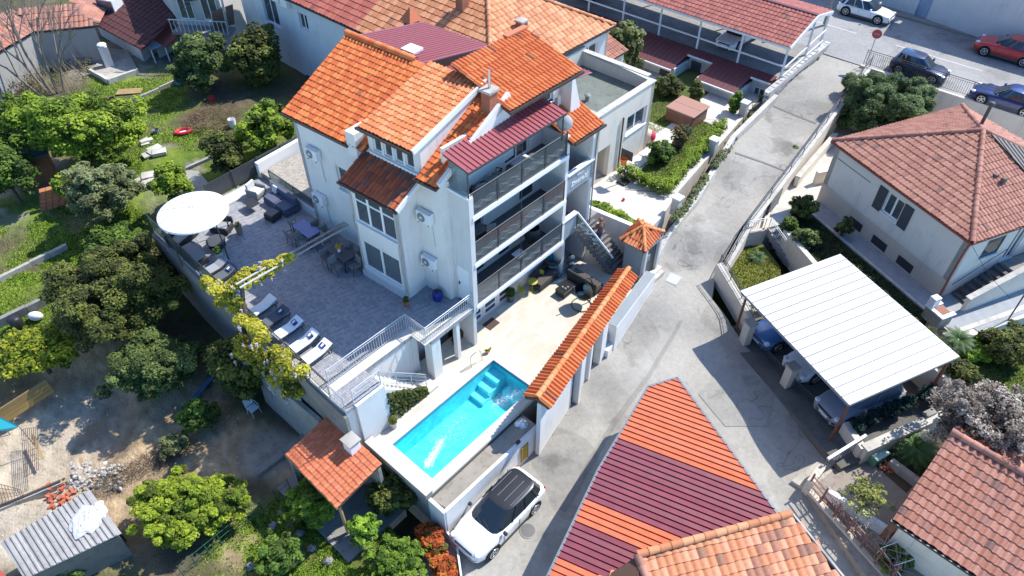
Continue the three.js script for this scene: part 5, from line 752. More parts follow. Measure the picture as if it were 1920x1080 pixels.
// wisteria over the wall and along the overhead wires
{
  const w = thing('wisteria', 'flowering wisteria climbing over the terrace wall and along the overhead wires', 'climber', V(7.9, 1.2, -22.5)), cl = [], fl = [], add = (u, y, n, r, k, tone) => cl.push({ c: V(u, y, n), r, n: k, tone, sy: 0.85 });
  for (let i = 0; i < 26; i++) { const t = i / 25; add(lerp(8.4, 10.9, t) + rr(-0.1, 0.1), T + lerp(1.75, 2.4, Math.sqrt(t)) + rr(-0.1, 0.12), lerp(-23.7, -22.9, t) + rr(-0.22, 0.22) * (1.3 - t), lerp(0.42, 0.2, t), 190, rr(0.35, 1)); }
  for (let i = 0; i < 26; i++) { const n = rr(-24.8, -18.3), d = Math.abs(n + 22.8); add(7.95 + rr(-0.3, 0.3) - (n > -21.6 ? 0.2 : 0), T + rr(0.5, 1.5) * (d < 2.2 ? 1.1 : 0.75), n, rr(0.2, 0.34), 190, rr(0.2, 1)); }
  for (let i = 0; i < 30; i++) { const n = rr(-24.0, -19.4); add(7.75 + rr(-0.35, 0.2), T - rr(0.1, 2.3), n, rr(0.28, 0.48), 190, rr(0, 0.65)); }
  for (let i = 0; i < 14; i++) add(8.25 + rr(-0.15, 0.15), T + rr(0.3, 1.0), rr(-27.2, -24.8), rr(0.18, 0.28), 150, rr(0.5, 1));
  obj('foliage', foliage(cl, 0.085, PAL.wist, { hang: 0.6 }), leafMat, w);
  for (let i = 0; i < 110; i++) { const c = cl[Math.floor(rnd() * cl.length)] ?? cl[0], p = c.c.clone().add(V3(rr(-0.4, 0.4), rr(-0.35, 0.25), rr(0, 0.5))); for (let k = 0; k < 4; k++) fl.push({ c: p.clone().add(V3(0, -k * 0.07, 0)), r: 0.06 - k * 0.011, n: 14 - k * 2, tone: rr(0, 1), sy: 1.2 }); }
  obj('blossom', foliage(fl, 0.055, [[0.36, 0.29, 0.33], [0.5, 0.42, 0.44], [0.58, 0.52, 0.5]]), petalMat, w);
  for (const g of [tube([V(7.9, 0.6, -22.3), V(7.85, 2.5, -22.5), V(8.0, T + 0.6, -22.8), V(8.6, T + 2, -23.4)], 0.09, 7), tube([V(7.95, 0.6, -21.8), V(7.8, 3, -21.5), V(8.1, T + 0.5, -20.8), V(8.2, T + 0.9, -19)], 0.06, 6), tube([V(8.4, T + 1.8, -23.5), V(9.6, T + 2.2, -23.1), V(10.9, T + 2.35, -22.95)], 0.035, 5)]) obj('stem', g, M.trunk, w);
  const p = thing('pergola_wires', 'pair of slim ribbed bars carrying the wisteria across to the villa', 'pergola', V(12, T + 2.3, -22.9)); for (const n of [-23.08, -22.78]) obj('bar', [beam(V(8.3, T + 2.42, n - 0.1), V(14.0, T + 2.42, n), 0.07, 0.05)], std(C(0.5, 0.5, 0.48), 0.6), p); const R = []; for (let k = 0; k < 34; k++) { const u = lerp(10.6, 13.95, k / 33); R.push(bx(VF, u, u + 0.025, T + 2.452, T + 2.475, -23.14, -22.72)); } obj('tie', R, M.darkMetal, p);
}
// deck furniture
{
  const egg = (p, turn, lab, cm) => {
    const t = thing('egg_chair', lab, 'hanging chair', p, turn, 'rocking egg chairs on the deck'); obj('base_ring', [new THREE.TorusGeometry(0.5, 0.025, 6, 30).rotateX(Math.PI / 2).translate(0, 0.03, 0)], M.black, t);
    obj('frame', [tube([V3(0, 0.04, -0.5), V3(0, 0.9, -0.62), V3(0, 1.7, -0.35), V3(0, 1.85, 0.05)], 0.03, 6, 20)], M.black, t);
    const s = new THREE.SphereGeometry(1, 18, 12, 0, Math.PI * 2, Math.PI * 0.34, Math.PI * 0.66); s.scale(0.45, 0.6, 0.42); s.rotateX(0.55); s.translate(0, 0.98, -0.05); const bk = new THREE.MeshStandardMaterial({ color: C(0.03, 0.03, 0.03), roughness: 0.8, side: THREE.DoubleSide }); obj('basket', s, bk, t);
    obj('cushion', [sph(V3(0, 0.66, 0.02), 0.34, 0.13, 0.3, 12, 8), sph(V3(0, 0.95, -0.25), 0.32, 0.34, 0.12, 12, 8)], cm, t); return t;
  };
  egg(at(1036, 512, D), rotV(-30), 'egg chair with a turquoise patterned cushion near the balcony wall', std(C(0.06, 0.34, 0.36), 0.9, { map: noiseTex(128, 0.3, (u, v) => { const s = 0.75 + 0.6 * tn(u, v, 4, 2, 5); return [s, s, s]; }) }));
  egg(at(1090, 572, D), rotV(-110), 'egg chair with a pale mint cushion in the sun beside the tiled wall', std(C(0.42, 0.6, 0.52), 0.9));
  const yel = std(C(0.45, 0.4, 0.06), 0.6); const yc = (p, r, lab) => { const t = thing('metal_chair', lab, 'chair', p, rotV(r), 'yellow metal garden chairs'); obj('seat', lathe([[0.2, 0.42], [0.21, 0.45], [0, 0.46]], ORG, 16), yel, t); const b = new THREE.CylinderGeometry(0.22, 0.22, 0.34, 14, 1, true, Math.PI * 0.65, Math.PI * 0.7); b.translate(0, 0.64, 0); obj('backrest', b, std(C(0.45, 0.4, 0.06), 0.6, { side: THREE.DoubleSide }), t); for (let k = 0; k < 4; k++) { const a = k * 1.571 + 0.78; obj('leg', bar(V3(Math.cos(a) * 0.16, 0.43, Math.sin(a) * 0.16), V3(Math.cos(a) * 0.21, 0, Math.sin(a) * 0.21), 0.011), yel, t); } };
  yc(at(978, 556, D), 30, 'yellow metal chair beside the green potted bush'); yc(at(1013, 532, D), -40, 'yellow metal chair further along the balcony wall'); { const t = thing('metal_table', 'small round yellow metal table between the two yellow chairs', 'table', at(998, 545, D)); const p = t.position; obj('tabletop', lathe([[0.27, 0.66], [0.27, 0.69], [0, 0.69]], p, 18), yel, t); obj('legs', [bar(p, p.clone().add(V3(0, 0.66, 0)), 0.02), lathe([[0.18, 0], [0.16, 0.03], [0, 0.04]], p)], yel, t); }
  pot('potted_plant', 'dark pot with a rounded green bush beside the glazed basement doors', at(957, 564, D), 0.2, 0.45, M.darkGrey, PAL.mid, 0.26, 260, 0.06); pot('potted_plant', 'grey pot with a yellow-green cone shrub by the first basement door', at(875, 628, D), 0.19, 0.5, M.midGrey, PAL.yellow, 0.25, 260, 0.06); pot('potted_plant', 'low pot of dark red flowers in the shade under the terrace, nearer the pool', at(853, 645, D), 0.14, 0.25, M.darkGrey, [[0.03, 0.05, 0.02], [0.05, 0.07, 0.02], [0.3, 0.05, 0.04]], 0.18, 140, 0.05); pot('potted_plant', 'low pot of dark green leaves in the shade under the terrace, nearer the door', at(865, 632, D), 0.14, 0.25, M.darkGrey, PAL.dark, 0.18, 140, 0.05);
  pot('potted_plant', 'stone pot of orange flowers at the foot of the ivy by the pool', V(9.95, D, -15.85), 0.17, 0.4, M.stoneWhite, [[0.05, 0.1, 0.02], [0.1, 0.15, 0.02], [0.55, 0.2, 0.02]], 0.2, 150, 0.055);
  tag(obj('door_mat', rbx(VF, 16.9, 17.6, D + 0.004, D + 0.03, -17.2, -16.65, 0.01), std(C(0.09, 0.06, 0.05), 1)), 'dark brown door mat in front of the basement door', 'mat');
  const sf = (p, r, w, lab) => { const t = thing('wicker_sofa', lab, 'sofa', p, rotV(r)); obj('base', rbx(null, -w / 2, w / 2, 0.04, 0.38, -0.36, 0.36, 0.05), M.rattan, t); obj('backrest', rbx(null, -w / 2, w / 2, 0.35, 0.8, -0.42, -0.26, 0.06), M.rattan, t); obj('cushion', rbx(null, -w / 2 + 0.06, w / 2 - 0.06, 0.381, 0.48, -0.24, 0.33, 0.04), std(C(0.09, 0.075, 0.065), 0.95), t); };
  sf(V(22.6, D, -15.2), 90, 1.9, 'dark wicker sofa in the shade against the glass stair rail'); sf(V(21.3, D, -16.9), 0, 1.5, 'dark wicker sofa in the shade under the landing');
  { const t = thing('coffee_table', 'dark wicker coffee table with pale cups under the stairs', 'table', V(21.4, D, -15.6), rotV()); obj('body', rbx(null, -0.42, 0.42, 0.04, 0.36, -0.3, 0.3, 0.03), M.rattan, t); obj('tabletop', rbx(null, -0.43, 0.43, 0.361, 0.385, -0.31, 0.31, 0.01), std(C(0.03, 0.028, 0.026), 0.2), t); const c = V(21.4, D + 0.39, -15.6); for (let k = 0; k < 3; k++) tag(obj('cup', lathe([[0.035, 0], [0.045, 0.08], [0.04, 0.08], [0.03, 0.01]], c.clone().add(V3(k * 0.13 - 0.1, 0, k % 2 * 0.12))), M.whiteClean), ['left', 'middle', 'right'][k] + ' white cup of three on the dark wicker coffee table', 'cup', 'cups on the coffee table'); }
  { const t = thing('stacked_planter', 'tall dark stacked planter with white flowers in front of the stair wall', 'planter', V(22.8, D, -16.4)); const p = t.position; for (let k = 0; k < 3; k++) obj('tier', lathe([[0.12, k * 0.42], [0.2, k * 0.42 + 0.2], [0.16, k * 0.42 + 0.3], [0.08, k * 0.42 + 0.42]], p), M.darkGrey, t); obj('flowers', foliage([0, 1, 2].map(k => ({ c: p.clone().add(V3(0.1, 0.35 + k * 0.42, 0.1)), r: 0.13, n: 50, tone: 0.9 })), 0.06, [[0.05, 0.08, 0.03], [0.6, 0.6, 0.55]]), petalMat, t); }
  { const t = thing('pool_handrail', 'curved steel handrail at the far corner of the pool', 'handrail', at(912, 680, D)); const b = V(14.6, D, -15.7); obj('rail', [tube([b, b.clone().add(V3(0, 0.75, 0)), V(15.1, D + 0.8, -15.65), V(15.25, D, -15.6)], 0.02, 6, 24), tube([V(14.2, D, -15.5), V(14.35, D + 0.04, -15.5), V(15, D + 0.04, -15.65)], 0.015, 5, 12)], M.steel, t); }
  { const p = V(15.75, D + 0.04, -15.75), t = thing('toy_figure', 'small yellow and black ornament at the far corner of the pool', 'ornament', p); obj('body', [sph(p.clone().add(V3(0, 0.12, 0)), 0.13, 0.12, 0.1)], std(C(0.55, 0.4, 0.03), 0.5), t); obj('head', sph(p.clone().add(V3(0.12, 0.24, -0.02)), 0.07), std(C(0.55, 0.4, 0.03), 0.5), t); obj('wing', [sph(p.clone().add(V3(-0.05, 0.22, 0.06)), 0.1, 0.05, 0.03), sph(p.clone().add(V3(0.16, 0.34, 0)), 0.02, 0.08, 0.02)], M.black, t); }
  { const p = V(13.9, 1.99, -11.95), t = thing('foil_bundle', 'crumpled silver foil bundle on the concrete strip beside the pool', 'bundle'); t.position.copy(p); t.wb = p; const g = new THREE.IcosahedronGeometry(0.34, 3), q = g.attributes.position; for (let i = 0; i < q.count; i++) { const v = V3().fromBufferAttribute(q, i), k = 0.75 + 0.6 * fbm(v.x * 7, v.y * 7 + v.z * 5, 3); q.setXYZ(i, v.x * k * 1.2, Math.max(-0.02, v.y * k * 0.6), v.z * k); } g.computeVertexNormals(); g.translate(p.x, p.y, p.z); obj('foil', g, std(C(0.75, 0.76, 0.78), 0.3, { metalness: 0.7 }), t); }
  { const t = thing('wall_lattice', 'narrow yellow wooden lattice panel on the white lane wall', 'panel', V(13.3, 0.6, -11.2)); for (let k = 0; k < 7; k++) obj('slat', bx(VF, 13.18, 13.5, 0.55 + k * 0.15, 0.66 + k * 0.15, -11.29, -11.25), std(C(0.5, 0.3, 0.03), 0.7), t); obj('frame', [bx(VF, 13.12, 13.18, 0.5, 1.6, -11.29, -11.24), bx(VF, 13.5, 13.56, 0.5, 1.6, -11.29, -11.24)], std(C(0.35, 0.2, 0.03), 0.7), t); }
  { const t = thing('wall_lamp', 'small black floodlight on the rim of the lane wall', 'lamp', V(13.0, 1.9, -11.35)); obj('housing', rbx(VF, 12.9, 13.1, 2.1, 2.23, -11.42, -11.28, 0.02), M.black, t); obj('bracket', bx(VF, 12.97, 13.03, 2.0, 2.1, -11.38, -11.32), M.darkMetal, t); }
  // ivy over the stair stringer
  { const t = thing('ivy', 'dark green ivy panel covering the side of the pool stairs', 'climber', V(11, D, -16.05)), cl = []; for (let i = 0; i < 260; i++) { const u = rr(10.05, 12.1), mxh = lerp(T - 0.5, D + 0.5, (u - 10) / 2.2); cl.push({ c: V(u, rr(D + 0.1, mxh), -16.07 + rr(-0.02, 0.03)), r: 0.075, n: 44, sy: 1, tone: rr(0, 0.8) }); } obj('foliage', foliage(cl, 0.055, PAL.dark), leafMat, t); }
}
// furniture on the balconies
{
  const mk = (u, y, n, lab, grp) => { const t = thing('balcony_chair', lab, 'chair', V(u, y, n), rotV(180 + rr(-30, 30)), grp); chairGeo(t, M.black, std(C(0.35, 0.35, 0.36), 0.9)); return t; };
  mk(17.0, 9.97, -17.2, 'dark chair with a pale seat on the top balcony, nearest the left corner', ''); mk(18.3, 9.97, -17.3, 'dark chair with a pale seat on the top balcony, near its middle', ''); mk(16.4, 7.39, -17.0, 'dark chair with a pale seat on the middle balcony by the corner post', ''); mk(17.7, 7.39, -17.3, 'dark chair with a pale seat on the middle balcony beside the door', '');
  const tb = (u, y, n, lab) => { const t = thing('balcony_table', lab, 'table', V(u, y, n), rotV()); obj('tabletop', rbx(null, -0.35, 0.35, 0.68, 0.72, -0.28, 0.28, 0.01), std(C(0.12, 0.13, 0.14), 0.3), t); obj('leg', [beam(V3(-0.3, 0, 0), V3(-0.3, 0.68, 0), 0.05, 0.4), beam(V3(0.3, 0, 0), V3(0.3, 0.68, 0), 0.05, 0.4)], M.black, t); }; tb(17.7, 9.97, -16.95, 'dark table on the top balcony'); tb(17.1, 7.39, -17.4, 'dark table on the middle balcony');
  tag(obj('balcony_bench', [rbx(VF, 19.3, 20.3, 10.3, 10.42, -17.5, -16.95, 0.04)], M.cushionPale), 'bright white cushion bench in the sun on the top balcony', 'bench');
  { const t = thing('balcony_swing', 'hanging egg chair with a pale cushion on the lowest balcony', 'hanging chair', V(20.6, 4.83, -17.2), rotV(-30)); obj('frame', tube([V3(0, 0.02, -0.4), V3(0, 1.2, -0.55), V3(0, 1.9, -0.2), V3(0, 1.95, 0.05)], 0.03, 6, 18), M.black, t); const s = new THREE.SphereGeometry(1, 16, 10, 0, 6.283, Math.PI * 0.3, Math.PI * 0.7); s.scale(0.42, 0.62, 0.4); s.translate(0, 1.0, 0); obj('basket', s, std(C(0.03, 0.03, 0.03), 0.8, { side: THREE.DoubleSide }), t); obj('cushion', sph(V3(0, 0.72, 0.05), 0.32, 0.18, 0.28, 12, 8), M.cushionPale, t); }
  { const t = thing('balcony_table', 'small white-topped table beside the hanging chair on the lowest balcony', 'table', V(19.4, 4.83, -17.0), rotV()); obj('tabletop', rbx(null, -0.3, 0.3, 0.55, 0.59, -0.25, 0.25, 0.01), M.whiteClean, t); obj('leg', beam(V3(0, 0, 0), V3(0, 0.55, 0), 0.3, 0.3), M.black, t); }
  tag(obj('entrance_bench', [rbx(VF, 22.4, 23.3, 7.5, 7.95, -18.4, -17.6, 0.04), rbx(VF, 22.4, 23.3, 7.95, 8.4, -18.5, -18.3, 0.04)], M.rattan), 'dark sofa in the loggia behind the sign', 'sofa');
}
// ---------- long carport, sheds, street side ----------
{
  const c = thing('long_carport', 'long open carport with white posts and a brown-red roof by the main road', 'carport', V(48, 4.6, -26)), nR = -16.3, nL = -46, uF = 45.35, uB = 51.3, uM = 48.6, yE = 7.05, yM = 8.1;
  obj('floor', slabV([[uF, nR + 0.1], [uB + 0.3, nR + 0.1], [uB + 0.3, nL], [uF, nL]], 4.3, 4.6), M.conc, c);
  const O = { tw: 0.3, tl: 0.4, h: 0.045, tones: [[0.36, 0.1, 0.075], [0.32, 0.09, 0.07], [0.39, 0.12, 0.085]], board: burgDark, indiv: 0, flat: 2 };
  tileRoof(c, [V(uF - 0.2, yE, nL), V(uF - 0.2, yE, nR + 0.15), V(uM, yM, nR + 0.15), V(uM, yM, nL)], 'cport', O); tileRoof(c, [V(uB, yE + 0.5, nL), V(uB, yE + 0.5, nR + 0.15), V(uM, yM, nR + 0.15), V(uM, yM, nL)], 'cport', O);
  obj('eave_beam', [beam(V(uF - 0.2, yE - 0.08, nL), V(uF - 0.2, yE - 0.08, nR + 0.2), 0.1, 0.16), beam(V(uB, yE + 0.4, nL), V(uB, yE + 0.4, nR + 0.2), 0.1, 0.16)], M.whiteMetal, c); obj('ridge', beam(V(uM, yM + 0.05, nL), V(uM, yM + 0.05, nR + 0.15), 0.28, 0.05), burgDark, c);
  obj('gable_beam', [beam(V(uF - 0.2, yE - 0.05, nR + 0.2), V(uM, yM - 0.08, nR + 0.2), 0.1, 0.2), beam(V(uM, yM - 0.08, nR + 0.2), V(uB, yE + 0.42, nR + 0.2), 0.1, 0.2), beam(V(uF, 5.55, nR + 0.12), V(uB, 6.2, nR + 0.12), 0.08, 0.12), beam(V(uF, 4.95, nR + 0.12), V(uB, 5.4, nR + 0.12), 0.08, 0.1)], M.whiteMetal, c);
  for (let k = 0; k < 9; k++) { const n = nR - k * 3.28; obj('post', beam(V(uF, k ? 4.6 : 3.6, n), V(uF, yE - 0.1, n), 0.12, 0.12), M.whiteMetal, c); if (k % 2 === 0) obj('post', beam(V(uB, 4.6, n), V(uB, yE + 0.4, n), 0.12, 0.12), M.whiteMetal, c); }
  obj('post', [beam(V(uM, 4.6, nR + 0.12), V(uM, yM - 0.1, nR + 0.12), 0.1, 0.1)], M.whiteMetal, c); obj('guard_rail', beam(V(uF, 5.6, nL), V(uF, 5.6, nR), 0.08, 0.1), M.whiteMetal, c);
  const w = thing('stone_wall', 'pale stone block retaining wall under the long carport beside the lane', 'wall', V(48, 3.6, -16)), sm2 = [0.5, 0.58, 0.66].map(k => std(C(k, k * 0.965, k * 0.9), 0.95, { map: grainTex }));
  for (let r = 0; r < 6; r++) { let u = 43.2 - (r % 2) * 0.2; while (u < 52.2) { const L = rr(0.34, 0.62), y0 = 3.3 + r * 0.24 + (u - 43) * 0.06; if (y0 + 0.22 < 5.0 + (u - 43) * 0.02) obj('stone', rbx(VF, u, Math.min(u + L - 0.015, 52.3), y0, y0 + 0.225, -16.22 - rr(0, 0.03), -15.95 + rr(0, 0.035), 0.025, 1), sm2[Math.floor(rnd() * 3)], w); u += L; } }
  obj('wall_top', hexa([V(43.2, 4.3, -16.3), V(43.2, 4.3, -15.9), V(52.3, 4.7, -15.9), V(52.3, 4.7, -16.3)], [V(43.2, 4.72, -16.3), V(43.2, 4.72, -15.9), V(52.3, 5.0, -15.9), V(52.3, 5.0, -16.3)]), M.stoneWhite, w);
}
{
  const s = thing('shed_row', 'row of low sheds with a dark burgundy roof below the long carport', 'shed', V(43.5, 3, -24)), e = 42.3, r = 44.4, b = 45.32, yE = 4.22, yR = 4.55, yb = 4.8, g = k => lerp(yE, yb, (k - e) / (b - e));
  const P = (u, n) => V(u, g(u), n), panels = [[e, -34, -22.95], [r, -22.95, -20.95], [e, -20.95, -17.95], [r, -17.95, -16.5]];
  for (const [u, n0, n1] of panels) { sheetRoof(s, [P(u, n0), P(u, n1), P(b, n1), P(b, n0)], V(1, 0.19, 0).sub(V(0, 0, 0)), 0.4, () => burgDark, { ribH: 0.03, ribW: 0.05, name: 'roof_sheet' }); obj('gutter', beam(P(u - 0.04, n0), P(u - 0.04, n1), 0.1, 0.1), M.whiteMetal, s); obj('wall', bx(VF, u + 0.3, u + 0.5, 2.2, g(u) - 0.1, n0 + 0.05, n1 - 0.05), M.bluewhite, s); }
  obj('wall', [bx(VF, e + 0.3, r + 0.4, 2.2, yE, -22.99, -22.86), bx(VF, e + 0.3, r + 0.4, 2.2, yE, -21.06, -20.93), bx(VF, e + 0.3, r + 0.4, 2.2, yE, -17.98, -17.86)], M.bluewhite, s);
  const A = V(r + 0.29, 0, -17.9), B = V(r + 0.29, 0, -16.5); win(s, A, B, [0.3, 1.1, 3.3, 4.0], { cols: 2, inset: 0, proud: 0.06 }); obj('door', bx(VF, r + 0.25, r + 0.29, 2.6, 4.2, -22.7, -21.9), M.darkGrey, s); obj('shutter', bx(VF, e + 0.25, e + 0.29, 3.2, 3.9, -24, -23.2), M.darkGrey, s);
}
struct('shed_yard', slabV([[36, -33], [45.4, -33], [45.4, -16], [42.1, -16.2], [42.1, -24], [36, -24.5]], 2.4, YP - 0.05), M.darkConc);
{
  const f = railing('black vertical-bar railing along the main road above the beige retaining wall', [V(51.45, 4.62, -13.0), V(51.55, 4.62, -6), V(51.5, 4.62, 4)], { h: 1.05, mat: M.darkMetal, step: 0.14, post: 1.9, r: 0.014 });
  const w = thing('retaining_wall', 'beige retaining wall holding up the main road behind the hipped-roof house', 'wall', V(51.3, 2, -6)); obj('wall', bx(VF, 51.15, 51.4, 0.5, 4.62, -13.1, 8), M.cream, w);
  const s = thing('traffic_sign', 'round red traffic sign on a slim grey pole at the top of the lane', 'road sign', V(51.15, SL, -12.75)), p = s.position; obj('pole', bar(p, p.clone().add(V3(0, 2.75, 0)), 0.03), M.rail, s);
  const dir = V3(-0.55, 0, 0.83), basis = new THREE.Matrix4().makeBasis(V3(dir.z, 0, -dir.x), V3(0, 1, 0), dir).setPosition(p.x + dir.x * 0.05, p.y + 2.5, p.z + dir.z * 0.05);
  const d = new THREE.CylinderGeometry(0.32, 0.32, 0.02, 28).rotateX(Math.PI / 2).applyMatrix4(basis); obj('sign_disc', d, std(C(0.5, 0.07, 0.07), 0.5), s); obj('white_rim', new THREE.TorusGeometry(0.305, 0.012, 5, 28).applyMatrix4(basis), M.whiteClean, s); obj('white_bar', bx(null, -0.2, 0.2, -0.045, 0.045, 0.011, 0.016).applyMatrix4(basis), std(C(0.52, 0.22, 0.2), 0.5), s);
}
{ // buildings beyond the main road
  const w = thing('street_wall', 'high grey-white wall across the main road with a blue gate', 'wall', V(63, SL, -12)), a = V(64.2, 0, -22), b = V(61.0, 0, -4.5);
  obj('wall', [wallSeg(V(63.4, 0, -30), V(62.5, 0, -13.4), 0.3, SL, 7.8), wallSeg(V(62.3, 0, -12.4), V(60.98, 0, -5.2), 0.3, SL, 8.3), wallSeg(V(60.9, 0, -4.0), V(60.6, 0, 8), 0.3, SL, 8.6)], M.bluewhite, w); obj('gate', wallSeg(V(62.5, 0, -13.4), V(62.3, 0, -12.4), 0.1, SL + 0.1, 6.6), std(C(0.3, 0.4, 0.52), 0.7, { map: grainTex }), w);
  for (let k = 0; k < 6; k++) obj('gate_board', wallSeg(V(lerp(60.98, 60.9, k / 6), 0, lerp(-5.2, -4.0, k / 6)), V(lerp(60.98, 60.9, (k + 0.92) / 6), 0, lerp(-5.2, -4.0, (k + 0.92) / 6)), 0.1, SL + 0.1, 6.9), M.wood, w);
  const h = (n0, n1, u0, y, lab) => { const t = thing('street_house', lab, 'house', V(u0 + 3, SL, (n0 + n1) / 2)); obj('wall', bx(VF, u0, u0 + 7, SL, y, n0, n1), M.bluewhite, t); tileRoof(t, [V(u0 - 0.3, y, n0 - 0.2), V(u0 - 0.3, y, n1 + 0.2), V(u0 + 3.5, y + 1.5, n1 + 0.2), V(u0 + 3.5, y + 1.5, n0 - 0.2)], 'sh', { tw: 0.3, tl: 0.45, h: 0.05, tones: TONES.rose, board: deckWood, indiv: 0 }); return t; };
  h(-31, -15.5, 64.2, 10.6, 'pale house behind the street wall left of the blue gate'); h(-12.2, -1, 62.2, 10.4, 'pale house behind the street wall above the red car');
  const p = thing('concrete_pole', 'grey concrete utility pole at the corner of the long carport', 'pole', at(1546, 45, 4.6)); obj('pole', bar(p.position, p.position.clone().add(V3(0, 8, 0)), 0.14, 0.1, 8), M.conc, p);
}
// ---------- walls and railings along the lane ----------
{
  const wallAlong = (name, label, pts, h0, h1, th, mat, cap) => { const t = thing(name, label, 'wall', onLane(...pts[0])); const G = [], K = []; for (let i = 0; i + 1 < pts.length; i++) { const a = onLane(...pts[i]), b = onLane(...pts[i + 1]); G.push(wallSeg(a, b, th, a.y + h0, a.y + h1, b.y + h0, b.y + h1)); K.push(wallSeg(a, b, th + 0.06, a.y + h1 + 0.002, a.y + h1 + 0.05, b.y + h1 + 0.002, b.y + h1 + 0.05)); } obj('wall', G, mat, t); if (cap) obj('coping', K, cap, t); return t; };
  wallAlong('lane_kerb_wall', 'low rough white kerb wall between the lane and the neighbour’s paved terrace', [[1222, 505], [1250, 452], [1304, 383], [1372, 268], [1452, 190]], -0.4, 0.5, 0.3, M.stoneWhite);
  const posts = [[1266, 395], [1335, 285], [1392, 215]]; posts.forEach(([x, y], i) => { const p = at(x, y, YP), t = thing('garden_post', ['white capped garden post nearest the gate beside the lane', 'white capped garden post halfway along the lane hedge', 'white capped garden post by the burgundy shed'][i], 'post', p, rotV()); obj('post', rbx(null, -0.22, 0.22, -0.2, 0.9, -0.22, 0.22, 0.02), M.stoneWhite, t); obj('cap', rbx(null, -0.28, 0.28, 0.9, 0.98, -0.28, 0.28, 0.02), M.whiteClean, t); });
  const rail = [[1622, 128], [1562, 206], [1472, 326], [1395, 428], [1344, 518]];
  wallAlong('lane_wall', 'beige parapet wall along the right edge of the lane going uphill', rail.map(([x, y]) => [x + 6, y + 4]), -2.6, 0.25, 0.32, M.cream, M.stoneWhite);
  const rp = rail.map(([x, y]) => onLane(x + 6, y + 4, 0).add(V3(0, 0.3, 0))); railing('thin dark railing on the beige parapet along the lane', rp, { h: 0.8, mat: M.darkMetal, horiz: 3, post: 2.2, r: 0.012 });
  wallAlong('carport_wall', 'beige garden wall at the lane bend in front of the white carport', [[1342, 520], [1402, 622]], -0.3, 1.0, 0.3, M.cream, M.stoneWhite);
  const p2 = [onLane(1342, 520), onLane(1402, 622)].map(p => p.add(V3(0, 1.05, 0))); railing('short dark railing on the beige garden wall at the lane bend', p2, { h: 0.6, mat: M.darkMetal, step: 0.12 });
}
